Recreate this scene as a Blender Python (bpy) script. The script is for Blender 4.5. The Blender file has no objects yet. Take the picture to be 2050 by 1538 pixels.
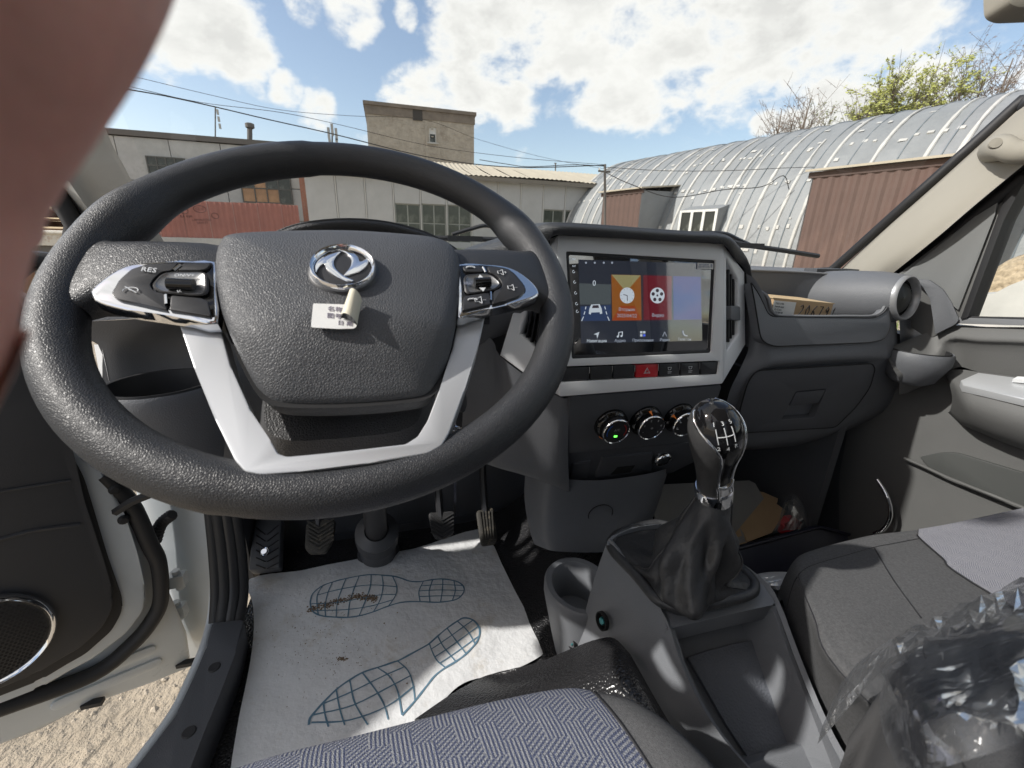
import bpy, bmesh, math, random
from mathutils import Vector as V, Matrix, noise
rnd = random.Random(7)
scene = bpy.context.scene
rad = math.radians

# ---------------------------------------------------------------- camera
# world: the truck stands along +Y (forward), +X to its right, origin at the lens
YAW, PITCH, ROLL, FPX = rad(16), rad(-18.5), rad(1.7), 850.0
fw = V((math.sin(YAW) * math.cos(PITCH), math.cos(YAW) * math.cos(PITCH), math.sin(PITCH)))
rt = V((math.cos(YAW), -math.sin(YAW), 0)); up = rt.cross(fw)
rt, up = math.cos(ROLL) * rt + math.sin(ROLL) * up, -math.sin(ROLL) * rt + math.cos(ROLL) * up
cam_data = bpy.data.cameras.new('camera'); cam = bpy.data.objects.new('camera', cam_data)
scene.collection.objects.link(cam); scene.camera = cam
cam.matrix_world = Matrix((rt, up, -fw)).transposed().to_4x4()
cam_data.sensor_width = 36; cam_data.lens = FPX / 2050 * 36
cam_data.clip_start = 0.004; cam_data.clip_end = 3000
cam_data.dof.use_dof = True; cam_data.dof.focus_distance = 0.8; cam_data.dof.aperture_fstop = 12

# ---------------------------------------------------------------- light
SUN = V((-0.78, 0.03, 0.63)).normalized()
world = bpy.data.worlds.new('World'); scene.world = world; world.use_nodes = True
def build_world():
    nt = world.node_tree; N = nt.nodes; L = nt.links; N.clear()
    out = N.new('ShaderNodeOutputWorld'); bg = N.new('ShaderNodeBackground'); L.new(bg.outputs[0], out.inputs[0])
    sky = N.new('ShaderNodeTexSky'); sky.sky_type = 'NISHITA'; sky.sun_disc = False
    sky.sun_elevation = math.asin(SUN.z); sky.sun_rotation = math.atan2(SUN.x, SUN.y) % (2 * math.pi)
    sky.air_density = 1.0; sky.dust_density = 1.2; sky.ozone_density = 2.0
    bg.inputs[1].default_value = SKY_STRENGTH
    tc = N.new('ShaderNodeTexCoord')
    nrm = N.new('ShaderNodeVectorMath'); nrm.operation = 'NORMALIZE'; L.new(tc.outputs['Generated'], nrm.inputs[0])
    def math_(op, a, b=None, c=None, clamp=False):
        n = N.new('ShaderNodeMath'); n.operation = op; n.use_clamp = clamp
        for i, v in enumerate((a, b, c)):
            if v is None: continue
            if isinstance(v, (int, float)): n.inputs[i].default_value = v
            else: L.new(v, n.inputs[i])
        return n.outputs[0]
    total = None
    for (px, py, r, w) in CLOUDS:
        d = ray(px, py).normalized()
        dp = N.new('ShaderNodeVectorMath'); dp.operation = 'DOT_PRODUCT'
        L.new(nrm.outputs[0], dp.inputs[0]); dp.inputs[1].default_value = d
        mr = N.new('ShaderNodeMapRange'); mr.interpolation_type = 'SMOOTHSTEP'
        L.new(dp.outputs['Value'], mr.inputs[0])
        mr.inputs[1].default_value = math.cos(rad(r * 1.22)); mr.inputs[2].default_value = math.cos(rad(r * 0.15))
        mr.inputs[3].default_value = 0; mr.inputs[4].default_value = w
        total = mr.outputs[0] if total is None else math_('MAXIMUM', total, mr.outputs[0])
    # the rest of the sky carries the same broken cumulus
    def nz(scale, detail, rough, off=(0, 0, 0), dist=0.0):
        mp = N.new('ShaderNodeMapping'); L.new(nrm.outputs[0], mp.inputs[0]); mp.inputs['Location'].default_value = off
        mp.inputs['Scale'].default_value = (1, 1, 1.6)
        n = N.new('ShaderNodeTexNoise'); L.new(mp.outputs[0], n.inputs['Vector'])
        n.inputs['Scale'].default_value = scale; n.inputs['Detail'].default_value = detail
        n.inputs['Roughness'].default_value = rough; n.inputs['Distortion'].default_value = dist
        return n.outputs[0]
    fine = nz(8.5, 9, 0.6, (3.1, 1.7, 0.4), 0.15)
    vfine = nz(24.0, 6, 0.6, (1.1, 0.7, 2.4), 0.1)
    broad = nz(2.6, 5, 0.55, (7.3, 2.9, 5.5), 0.1)
    dpf = N.new('ShaderNodeVectorMath'); dpf.operation = 'DOT_PRODUCT'; L.new(nrm.outputs[0], dpf.inputs[0])
    dpf.inputs[1].default_value = ray(1025, 200).normalized()
    outside = N.new('ShaderNodeMapRange'); L.new(dpf.outputs['Value'], outside.inputs[0])
    outside.inputs[1].default_value = 0.52; outside.inputs[2].default_value = 0.35
    outside.inputs[3].default_value = 0; outside.inputs[4].default_value = 1
    bmask = N.new('ShaderNodeMapRange'); L.new(broad, bmask.inputs[0]); bmask.inputs[1].default_value = 0.40; bmask.inputs[2].default_value = 0.56
    total = math_('MAXIMUM', total, math_('MULTIPLY', bmask.outputs[0], outside.outputs[0]))
    dens = math_('ADD', total, math_('MULTIPLY_ADD', fine, 2.6, -1.30))
    dens = math_('ADD', dens, math_('MULTIPLY_ADD', vfine, 0.7, -0.35))
    cl = N.new('ShaderNodeMapRange'); cl.interpolation_type = 'SMOOTHSTEP'; L.new(dens, cl.inputs[0])
    cl.inputs[1].default_value = 0.30; cl.inputs[2].default_value = 0.95
    sep = N.new('ShaderNodeSeparateXYZ'); L.new(nrm.outputs[0], sep.inputs[0])
    hz = N.new('ShaderNodeMapRange'); L.new(sep.outputs[2], hz.inputs[0]); hz.inputs[1].default_value = -0.02; hz.inputs[2].default_value = 0.05
    cover = math_('MULTIPLY', cl.outputs[0], hz.outputs[0])
    # thick parts are greyer underneath
    th = N.new('ShaderNodeMapRange'); L.new(dens, th.inputs[0]); th.inputs[1].default_value = 0.7; th.inputs[2].default_value = 1.35
    shade = math_('MULTIPLY', th.outputs[0], nz(5.0, 4, 0.5, (5.0, 9.0, 1.0)))
    ramp = N.new('ShaderNodeMix'); ramp.data_type = 'RGBA'; L.new(shade, ramp.inputs[0])
    k = 1.0 / SKY_STRENGTH
    ramp.inputs[6].default_value = (CLOUD_WHITE * k, CLOUD_WHITE * k * 0.985, CLOUD_WHITE * k * 0.95, 1)
    ramp.inputs[7].default_value = (CLOUD_GREY * k, CLOUD_GREY * k * 0.99, CLOUD_GREY * k * 0.97, 1)
    tint = N.new('ShaderNodeMix'); tint.data_type = 'RGBA'; tint.blend_type = 'MULTIPLY'; tint.inputs[0].default_value = 1
    L.new(sky.outputs[0], tint.inputs[6]); tint.inputs[7].default_value = (*SKY_TINT, 1)
    mix = N.new('ShaderNodeMix'); mix.data_type = 'RGBA'
    L.new(cover, mix.inputs[0]); L.new(tint.outputs[2], mix.inputs[6]); L.new(ramp.outputs[2], mix.inputs[7])
    L.new(mix.outputs[2], bg.inputs[0])
SKY_STRENGTH, CLOUD_WHITE, CLOUD_GREY, SKY_TINT = 0.10, 0.51, 0.29, (1.12, 0.98, 0.86)
# clouds of the view: photo pixel, angular radius in degrees, weight
CLOUDS = [(400, 45, 5, 1), (460, 75, 4.5, 1), (330, 85, 3.5, 1), (415, 115, 1.8, .8), (575, 178, 2.0, .9), (640, 215, 2.6, .8), (700, 25, 3.2, .9), (705, 60, 2, .8),
          (815, 30, 1.6, .9), (610, 10, 2.2, .8), (860, 200, 5, 1), (950, 160, 6, 1), (940, 70, 6, 1), (1050, 60, 7, 1), (1010, 190, 4.5, .95), (800, 205, 3, .9),
          (1180, 60, 8, 1), (1300, 70, 9, 1), (1420, 60, 9, 1), (1540, 50, 8, 1), (1650, 30, 7, 1), (1760, 10, 6, 1), (1200, 190, 4, .95), (1290, 215, 3.2, .85), (1340, 235, 2.2, .7),
          (1440, 195, 1.4, .7), (1530, 240, 1.6, .7), (1700, 60, 5, .8), (1660, 170, 2.2, .8), (1700, 215, 3.5, .7), (1840, 130, 3, .75), (1930, 150, 4, .85), (2030, 180, 5, .8), (1600, 255, 3, .7), (1050, 325, 1.6, .5), (735, 265, 1.8, .7)]
sun_data = bpy.data.lights.new('sun', 'SUN'); sun_data.energy = 2.0; sun_data.angle = rad(1.2); sun_data.color = (1.0, 0.965, 0.91)
sun = bpy.data.objects.new('sun', sun_data); scene.collection.objects.link(sun)
sun.rotation_euler = SUN.to_track_quat('Z', 'Y').to_euler()
vs = scene.view_settings; vs.view_transform = 'Standard'; vs.look = 'None'; vs.gamma = 1; vs.use_curve_mapping = False
vs.exposure = 1.10
scene.cycles.use_denoising = True
scene.cycles.max_bounces = 10; scene.cycles.transparent_max_bounces = 24; scene.cycles.diffuse_bounces = 5; scene.cycles.glossy_bounces = 4
scene.cycles.caustics_reflective = False; scene.cycles.caustics_refractive = False
scene.cycles.sample_clamp_indirect = 6

# ---------------------------------------------------------------- where a photo pixel lies on a real plane
def ray(x, y): return (x - 1025) / FPX * rt - (y - 769) / FPX * up + fw
def pX(x, y, v): d = ray(x, y); return d * (v / d.x)
def pY(x, y, v): d = ray(x, y); return d * (v / d.y)
def pZ(x, y, v): d = ray(x, y); return d * (v / d.z)
def pP(x, y, p, n, h=0.0): d = ray(x, y); return d * ((V(p).dot(n) + h) / d.dot(n))
build_world()

# ---------------------------------------------------------------- materials
MATS = {}
def mat(name, col, rough=0.6, metal=0.0, bump=None, vary=None, coat=0.0, spec=0.5, emit=None, dirt=None, coat_ior=1.5):
    """bump=(kind, scale, distance[, strength]); vary=(scale, amount); dirt=(colour, scale, threshold)"""
    m = bpy.data.materials.new(name); m.use_nodes = True; nt = m.node_tree; N = nt.nodes; L = nt.links
    b = N['Principled BSDF']; b.inputs['Base Color'].default_value = (*col, 1)
    b.inputs['Roughness'].default_value = rough; b.inputs['Metallic'].default_value = metal
    b.inputs['Specular IOR Level'].default_value = spec
    b.inputs['Coat Weight'].default_value = coat; b.inputs['Coat Roughness'].default_value = 0.03; b.inputs['Coat IOR'].default_value = coat_ior
    tc = N.new('ShaderNodeTexCoord'); co = tc.outputs['Object']
    last = None
    if vary:
        n = N.new('ShaderNodeTexNoise'); L.new(co, n.inputs[0]); n.inputs['Scale'].default_value = vary[0]; n.inputs['Detail'].default_value = 6; n.inputs['Roughness'].default_value = .65
        mr = N.new('ShaderNodeMapRange'); L.new(n.outputs[0], mr.inputs[0]); mr.inputs[1].default_value = .25; mr.inputs[2].default_value = .75
        mr.inputs[3].default_value = 1 - vary[1]; mr.inputs[4].default_value = 1 + vary[1]
        mx = N.new('ShaderNodeMix'); mx.data_type = 'RGBA'; mx.blend_type = 'MULTIPLY'; mx.inputs[0].default_value = 1
        mx.inputs[6].default_value = (*col, 1); L.new(mr.outputs[0], mx.inputs[7]); last = mx.outputs[2]
        rr = N.new('ShaderNodeMapRange'); L.new(n.outputs[0], rr.inputs[0]); rr.inputs[1].default_value = .2; rr.inputs[2].default_value = .8
        rr.inputs[3].default_value = max(0, rough - .08); rr.inputs[4].default_value = min(1, rough + .08); L.new(rr.outputs[0], b.inputs['Roughness'])
    if dirt:
        n = N.new('ShaderNodeTexNoise'); L.new(co, n.inputs[0]); n.inputs['Scale'].default_value = dirt[1]; n.inputs['Detail'].default_value = 8; n.inputs['Roughness'].default_value = .7
        mr = N.new('ShaderNodeMapRange'); L.new(n.outputs[0], mr.inputs[0]); mr.inputs[1].default_value = dirt[2]; mr.inputs[2].default_value = dirt[2] + .16
        mx = N.new('ShaderNodeMix'); mx.data_type = 'RGBA'; L.new(mr.outputs[0], mx.inputs[0])
        if last is not None: L.new(last, mx.inputs[6])
        else: mx.inputs[6].default_value = (*col, 1)
        mx.inputs[7].default_value = (*dirt[0], 1); last = mx.outputs[2]
    if last is not None: L.new(last, b.inputs['Base Color'])
    if bump:
        kind, sc, dist = bump[:3]
        if kind == 'leather':
            v1 = N.new('ShaderNodeTexVoronoi'); v1.feature = 'DISTANCE_TO_EDGE'; L.new(co, v1.inputs[0]); v1.inputs['Scale'].default_value = sc
            mr = N.new('ShaderNodeMapRange'); mr.interpolation_type = 'SMOOTHSTEP'; L.new(v1.outputs['Distance'], mr.inputs[0]); mr.inputs[1].default_value = 0; mr.inputs[2].default_value = .28
            src = mr.outputs[0]
        elif kind == 'voronoi':
            v1 = N.new('ShaderNodeTexVoronoi'); v1.feature = 'SMOOTH_F1'; L.new(co, v1.inputs[0]); v1.inputs['Scale'].default_value = sc; src = v1.outputs['Distance']
        else:
            v1 = N.new('ShaderNodeTexNoise'); L.new(co, v1.inputs[0]); v1.inputs['Scale'].default_value = sc; v1.inputs['Detail'].default_value = 5; v1.inputs['Roughness'].default_value = .6; src = v1.outputs[0]
        bp = N.new('ShaderNodeBump'); L.new(src, bp.inputs['Height']); bp.inputs['Distance'].default_value = dist
        bp.inputs['Strength'].default_value = bump[3] if len(bump) > 3 else 1.0
        L.new(bp.outputs[0], b.inputs['Normal'])
    if emit:
        b.inputs['Emission Color'].default_value = (*emit[0], 1); b.inputs['Emission Strength'].default_value = emit[1]
    MATS[name] = m; return m
def glass_mat(name, tint=(1, 1, 1), refl=1.0, white=0.0, rough=0.0, crinkle=0):
    m = bpy.data.materials.new(name); m.use_nodes = True; nt = m.node_tree; N = nt.nodes; L = nt.links
    N.remove(N['Principled BSDF']); out = N['Material Output']
    tr = N.new('ShaderNodeBsdfTransparent'); tr.inputs[0].default_value = (*tint, 1)
    gl = N.new('ShaderNodeBsdfGlossy'); gl.inputs['Roughness'].default_value = rough
    fr = N.new('ShaderNodeFresnel'); fr.inputs[0].default_value = 1.5
    mu = N.new('ShaderNodeMath'); mu.operation = 'MULTIPLY'; L.new(fr.outputs[0], mu.inputs[0]); mu.inputs[1].default_value = refl; mu.use_clamp = True
    mx = N.new('ShaderNodeMixShader'); L.new(mu.outputs[0], mx.inputs[0]); L.new(tr.outputs[0], mx.inputs[1]); L.new(gl.outputs[0], mx.inputs[2])
    last = mx.outputs[0]
    if white:
        df = N.new('ShaderNodeBsdfDiffuse'); df.inputs[0].default_value = (.85, .87, .9, 1)
        m2 = N.new('ShaderNodeMixShader'); m2.inputs[0].default_value = white; L.new(last, m2.inputs[1]); L.new(df.outputs[0], m2.inputs[2]); last = m2.outputs[0]
    if crinkle:
        tc = N.new('ShaderNodeTexCoord'); h = None
        for sc, st in ((20, 1.0), (48, .4)):
            mp = N.new('ShaderNodeMapping'); L.new(tc.outputs['Object'], mp.inputs[0]); mp.inputs['Scale'].default_value = (1, 2.6, 1); mp.inputs['Rotation'].default_value = (0, 0, .5 if sc < 20 else -.6)
            dn = N.new('ShaderNodeTexNoise'); L.new(tc.outputs['Object'], dn.inputs[0]); dn.inputs['Scale'].default_value = 20; dm = N.new('ShaderNodeVectorMath'); dm.operation = 'MULTIPLY_ADD'; L.new(dn.outputs[1], dm.inputs[0]); dm.inputs[1].default_value = (.03, .03, .03); L.new(mp.outputs[0], dm.inputs[2])
            n = N.new('ShaderNodeTexVoronoi'); n.feature = 'DISTANCE_TO_EDGE'; L.new(dm.outputs[0], n.inputs[0]); n.inputs['Scale'].default_value = sc
            q = N.new('ShaderNodeMath'); q.operation = 'MULTIPLY'; L.new(n.outputs[0], q.inputs[0]); q.inputs[1].default_value = st
            if h is None: h = q.outputs[0]
            else: ad = N.new('ShaderNodeMath'); L.new(h, ad.inputs[0]); L.new(q.outputs[0], ad.inputs[1]); h = ad.outputs[0]
        bp = N.new('ShaderNodeBump'); L.new(h, bp.inputs['Height']); bp.inputs['Distance'].default_value = crinkle
        L.new(bp.outputs[0], gl.inputs['Normal']); L.new(bp.outputs[0], fr.inputs['Normal'])
    L.new(last, out.inputs['Surface']); MATS[name] = m; return m

# ---------------------------------------------------------------- objects
COL = scene.collection
WLOC = {}
def tag(o, label=None, cat=None, group=None, kind=None):
    for k, v in (('label', label), ('category', cat), ('group', group), ('kind', kind)):
        if v: o[k] = v
    return o
def thing(name, label, cat, loc=(0, 0, 0), group=None):
    o = bpy.data.objects.new(name, None); COL.objects.link(o); o.location = loc; o.empty_display_size = .05
    WLOC[o.name] = V(loc); return tag(o, label, cat, group)
def emit(name, vs_, fs, m, parent=None, smooth=35, uv=None, label=None):
    me = bpy.data.meshes.new(name)
    vs_ = [V(v) for v in vs_]
    lo = V([min(v[i] for v in vs_) for i in range(3)]); hi = V([max(v[i] for v in vs_) for i in range(3)]); c = (lo + hi) / 2
    me.from_pydata([v - c for v in vs_], [], fs)
    me.materials.append(m)
    if uv:
        ul = me.uv_layers.new(name='UVMap')
        for lp in me.loops: ul.data[lp.index].uv = uv[lp.vertex_index]
    me.update()
    if smooth:
        bm = bmesh.new(); bm.from_mesh(me)
        for f in bm.faces: f.smooth = True
        lim = rad(smooth)
        for e in bm.edges:
            if len(e.link_faces) == 2 and e.calc_face_angle(0) > lim: e.smooth = False
        bm.to_mesh(me); bm.free()
    o = bpy.data.objects.new(name, me); COL.objects.link(o)
    p = WLOC[parent.name] if parent else V((0, 0, 0))
    o.parent = parent; o.location = c - p; WLOC[o.name] = c
    if label: o['label'] = label
    return o
def from_bm(name, bm, m, parent=None, smooth=35, label=None):
    bm.verts.index_update()
    vs_ = [v.co.copy() for v in bm.verts]; fs = [[v.index for v in f.verts] for f in bm.faces]; bm.free()
    return emit(name, vs_, fs, m, parent, smooth, label=label)
class MB:
    def __init__(s): s.v = []; s.f = []
    def add(s, vs_, fs):
        b = len(s.v); s.v += [V(v) for v in vs_]; s.f += [[i + b for i in f] for f in fs]; return s
    def box(s, c, size, rot=None):
        c = V(c); h = V(size) / 2; r = rot or Matrix.Identity(3)
        s.add([c + r @ V((x * h.x, y * h.y, z * h.z)) for z in (-1, 1) for y in (-1, 1) for x in (-1, 1)],
              [(0, 2, 3, 1), (4, 5, 7, 6), (0, 1, 5, 4), (2, 6, 7, 3), (0, 4, 6, 2), (1, 3, 7, 5)]); return s
    def tube(s, pts, r, seg=8, closed=False, caps=True):
        pts = [V(p) for p in pts]; n = len(pts); rs = r if isinstance(r, (list, tuple)) else [r] * n
        prev = None; rings = []
        for i, p in enumerate(pts):
            a = pts[(i - 1) % n] if (closed or i) else p; b = pts[(i + 1) % n] if (closed or i < n - 1) else p
            t = (b - a).normalized()
            if prev is None:
                prev = t.orthogonal().normalized()
            prev = (prev - t * prev.dot(t)); prev = prev.normalized() if prev.length > 1e-6 else t.orthogonal().normalized()
            q = t.cross(prev)
            rings.append([p + rs[i] * (math.cos(2 * math.pi * k / seg) * prev + math.sin(2 * math.pi * k / seg) * q) for k in range(seg)])
        return s.loft(rings, True, closed, caps and not closed)
    def loft(s, rings, closed_u=True, closed_v=False, caps=False):
        n, m = len(rings), len(rings[0]); vs_ = [p for r in rings for p in r]; fs = []
        for i in range(n if closed_v else n - 1):
            for j in range(m if closed_u else m - 1):
                a, b = i * m + j, i * m + (j + 1) % m; i2 = (i + 1) % n
                fs.append((a, b, i2 * m + (j + 1) % m, i2 * m + j))
        if caps:
            fs.append(tuple(reversed(range(m)))); fs.append(tuple((n - 1) * m + j for j in range(m)))
        return s.add(vs_, fs)
    def lathe(s, c, axis, prof, seg=32, x=None):
        axis = V(axis).normalized(); a = (V(x) if x else axis.orthogonal()); a = (a - axis * a.dot(axis)).normalized(); b = axis.cross(a); c = V(c)
        return s.loft([[c + axis * h + r * (math.cos(2 * math.pi * k / seg) * a + math.sin(2 * math.pi * k / seg) * b) for k in range(seg)] for r, h in prof], True, False, False)
    def prism(s, poly, ext):
        n = len(poly); ext = V(ext); s.add(list(poly) + [V(p) + ext for p in poly], [tuple(range(n)), tuple(reversed(range(n, 2 * n)))] + [(i, i + n, (i + 1) % n + n, (i + 1) % n) for i in range(n)]); return s
    def build(s, name, m, parent=None, smooth=35, label=None): return emit(name, s.v, s.f, m, parent, smooth, label=label)
def crom(p0, p1, p2, p3, t): return 0.5 * ((2 * p1) + (p2 - p0) * t + (2 * p0 - 5 * p1 + 4 * p2 - p3) * t * t + (3 * p1 - p0 - 3 * p2 + p3) * t ** 3)
def spline(pts, k, closed=False):
    pts = [V(p) for p in pts]; n = len(pts); out = []
    for i in range(n if closed else n - 1):
        if closed: q = [pts[(i + d) % n] for d in (-1, 0, 1, 2)]
        else: q = [pts[i - 1] if i else 2 * pts[0] - pts[1], pts[i], pts[i + 1], pts[i + 2] if i + 2 < n else 2 * pts[-1] - pts[-2]]
        out += [crom(*q, t / k) for t in range(k)]
    if not closed: out.append(pts[-1])
    return out
def patch(name, rows, m, parent=None, k=4, kr=None, smooth=50, uvs=1.0, flip=False, label=None, closed=False, thick=None):
    """a smooth sheet through a grid of points"""
    kr = kr or k
    r1 = [spline(r, k, closed) for r in rows] if k > 1 else [[V(p) for p in r] for r in rows]
    cols = [spline([r[j] for r in r1], kr) if kr > 1 else [r[j] for r in r1] for j in range(len(r1[0]))]
    g = [[cols[j][i] for j in range(len(cols))] for i in range(len(cols[0]))]
    n, w = len(g), len(g[0]); vs_ = [p for r in g for p in r]; fs = []
    for i in range(n - 1):
        for j in range(w if closed else w - 1):
            f = (i * w + j, i * w + (j + 1) % w, (i + 1) * w + (j + 1) % w, (i + 1) * w + j); fs.append(tuple(reversed(f)) if flip else f)
    uv = []
    mid = g[n // 2]
    cu = [0]; 
    for j in range(1, w): cu.append(cu[-1] + (mid[j] - mid[j - 1]).length)
    cv = [0]
    for i in range(1, n): cv.append(cv[-1] + (g[i][w // 2] - g[i - 1][w // 2]).length)
    uv = [(cu[j] * uvs, cv[i] * uvs) for i in range(n) for j in range(w)]
    if thick:
        b = len(vs_); vs_ = vs_ + [p + V(thick) for p in vs_]; uv = uv + uv
        fs += [tuple(reversed([i + b for i in f])) for f in fs]
        rim = [j for j in range(w)] + [i * w + w - 1 for i in range(1, n)] + [(n - 1) * w + j for j in range(w - 2, -1, -1)] + [i * w for i in range(n - 2, 0, -1)]
        fs += [(rim[i], rim[(i + 1) % len(rim)], rim[(i + 1) % len(rim)] + b, rim[i] + b) for i in range(len(rim))]
    return emit(name, vs_, fs, m, parent, smooth, uv, label)
def rpoly(pts, r, n=4):
    """2D polygon with rounded corners; r one number or one per corner"""
    out = []; k = len(pts)
    for i in range(k):
        p, a, b = [V((*pts[j % k], 0)) for j in (i, i - 1, i + 1)]
        rr = r[i] if isinstance(r, (list, tuple)) else r
        u, w = (a - p), (b - p); d = min(rr, u.length * .48, w.length * .48)
        if d < 1e-6: out.append((p.x, p.y)); continue
        s, e = p + u.normalized() * d, p + w.normalized() * d
        for t in range(n + 1):
            t /= n; q = (1 - t) ** 2 * s + 2 * t * (1 - t) * p + t * t * e; out.append((q.x, q.y))
    return out
def slab(name, poly, nrm, depth, m, parent=None, bevel=0.0, holes=(), seg=2, label=None, smooth=35):
    """a plate: outline (3D points on its front face), optional holes, extruded back by depth, front edges rounded"""
    nrm = V(nrm).normalized(); bm = bmesh.new(); loops = [list(poly)] + [list(h) for h in holes]; fe = []
    for lp in loops:
        vv = [bm.verts.new(p) for p in lp]; fe += [bm.edges.new((vv[i], vv[(i + 1) % len(vv)])) for i in range(len(vv))]
    if holes: bmesh.ops.triangle_fill(bm, use_beauty=True, use_dissolve=False, edges=fe)
    else: bm.faces.new([v for v in bm.verts])
    bm.normal_update()
    for f in bm.faces:
        if f.normal.dot(nrm) < 0: f.normal_flip()
    front = list(bm.faces); rim = [e for e in bm.edges if len(e.link_faces) == 1]
    r = bmesh.ops.extrude_face_region(bm, geom=front, use_keep_orig=True)
    for g in r['geom']:
        if isinstance(g, bmesh.types.BMVert): g.co -= nrm * depth
    for g in r['geom']:
        if isinstance(g, bmesh.types.BMFace): g.normal_flip()
    if bevel:
        bmesh.ops.bevel(bm, geom=[e for e in rim if e.is_valid], offset=bevel, segments=seg, affect='EDGES', profile=.5, clamp_overlap=True)
    bmesh.ops.recalc_face_normals(bm, faces=bm.faces)
    return from_bm(name, bm, m, parent, smooth, label)
def text_mesh(name, s, size, origin, right, upv, m, parent, depth=0.0004, align='CENTER', label=None):
    cu = bpy.data.curves.new('tmp_text', 'FONT'); cu.body = s; cu.size = size; cu.align_x = align; cu.align_y = 'CENTER'; cu.resolution_u = 2; cu.extrude = depth
    ob = bpy.data.objects.new('tmp_text', cu); COL.objects.link(ob)
    bpy.context.view_layer.update()
    me = bpy.data.meshes.new_from_object(ob.evaluated_get(bpy.context.evaluated_depsgraph_get()))
    r = V(right).normalized(); u = V(upv).normalized(); n = r.cross(u); o = V(origin)
    vs_ = [o + r * v.co.x + u * v.co.y + n * (v.co.z + depth) for v in me.vertices]; fs = [tuple(p.vertices) for p in me.polygons]
    bpy.data.objects.remove(ob); bpy.data.curves.remove(cu); bpy.data.meshes.remove(me)
    if not vs_: return None
    return emit(name, vs_, fs, m, parent, 0, label=label)
def copy_tree(o, parent=None):
    c = o.copy(); COL.objects.link(c); c.parent = parent
    for ch in list(o.children): copy_tree(ch, c)
    return c
# ---------------------------------------------------------------- outdoor materials
dirt_m = mat('pale dirt', (.40, .335, .25), .95, bump=('noise', 14, .05, .9), vary=(5, .22), dirt=((.30, .245, .18), 2.2, .55))
concrete = mat('concrete panel', (.42, .42, .405), .9, bump=('noise', 6, .02), vary=(1.2, .18), dirt=((.22, .21, .19), .7, .58))
concrete2 = mat('light concrete panel', (.44, .43, .40), .9, bump=('noise', 6, .02), vary=(.8, .15), dirt=((.30, .29, .27), .5, .6))
shed_wall = mat('grey shed panel', (.45, .45, .44), .9, vary=(1.5, .10), dirt=((.33, .32, .30), .9, .6))
shed_trim = mat('pale joint strip', (.55, .54, .51), .9)
brick_t = mat('weathered tower brick', (.40, .36, .30), .95, bump=('noise', 9, .05), vary=(2.2, .22), dirt=((.24, .20, .16), .35, .55))
brick_r = mat('red brick', (.33, .15, .10), .95, bump=('noise', 12, .04), vary=(5, .25))
rust_red = mat('faded red sheet', (.30, .13, .105), .85, vary=(.9, .22), dirt=((.34, .22, .18), .6, .6))
dark_glass = mat('dirty window glass', (.03, .035, .03), .15, vary=(.8, .5), dirt=((.17, .18, .16), 1.0, .55))
green_glass = mat('old shed window glass', (.055, .065, .05), .2, vary=(1.6, .5), dirt=((.15, .16, .13), 1.3, .52))
orange_ply = mat('orange boarded pane', (.38, .23, .13), .8, vary=(1.2, .4))
roof_tan = mat('tan corrugated roof', (.46, .41, .32), .8, vary=(.7, .14), dirt=((.36, .31, .24), .5, .6))
zinc = mat('weathered zinc sheet', (.262, .272, .276), .6, metal=.1, bump=('noise', 1.7, .06), vary=(.8, .14), dirt=((.30, .31, .31), .55, .58))
seam_w = mat('white sealed seam', (.52, .51, .48), .8, vary=(3, .15), dirt=((.45, .45, .43), 1.2, .62))
brown_sheet = mat('brown profiled sheet', (.125, .078, .063), .7, vary=(.7, .2), dirt=((.19, .12, .09), .5, .58))
white_paint = mat('old white paint', (.68, .68, .65), .6, vary=(3, .1))
pole_m = mat('grey steel pole', (.13, .12, .11), .7)
cable_m = mat('black cable', (.03, .03, .03), .7)
bark = mat('bare branch bark', (.19, .155, .125), .9)
leaf_y = mat('young yellow green leaf', (.40, .42, .12), .7, vary=(2, .3))
leaf_g = mat('young pale leaf', (.20, .21, .09), .7, vary=(2, .3))
leaf_b = mat('brown bud', (.16, .11, .08), .8, vary=(2, .3))
grass_m = mat('short grass', (.13, .19, .04), .9, vary=(3, .35))
wood_brown = mat('brown pallet wood', (.20, .12, .07), .9, vary=(6, .25))
rusty_white = mat('rusty white paint', (.62, .58, .50), .7, dirt=((.30, .14, .06), 6, .56))

# ---------------------------------------------------------------- ground
def ground_z(x, y):
    t = min(1, max(0, (math.hypot(x - .3, y - .3) - 4) / 16)); t = t * t * (3 - 2 * t)
    return -1.5 + .85 * t
def ground():
    xs = [-400, -150, -60, -30, -16, -9, -6] + [-4 + .12 * i for i in range(68)] + [4.5, 6, 9, 14, 22, 35, 60, 150, 400]
    ys = [-300, -100, -40, -15, -6, -3] + [-1.6 + .12 * i for i in range(45)] + [4.2, 5, 7, 10, 14, 18, 24, 32, 45, 80, 160, 400, 900]
    mb = MB(); vs_ = []
    for y in ys:
        for x in xs:
            d = math.hypot(x, y)
            b = .02 * noise.fractal(V((x * 2.2, y * 2.2, 0)), 1, 2, 5) + .03 * noise.noise(V((x * .6, y * .6, 3))) if d < 8 else 0
            vs_.append(V((x, y, ground_z(x, y) + b)))
    w = len(xs)
    fs = [(i * w + j, i * w + j + 1, (i + 1) * w + j + 1, (i + 1) * w + j) for i in range(len(ys) - 1) for j in range(w - 1)]
    return tag(emit('ground', vs_, fs, dirt_m, None, 60), kind='structure')
ground()
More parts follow.
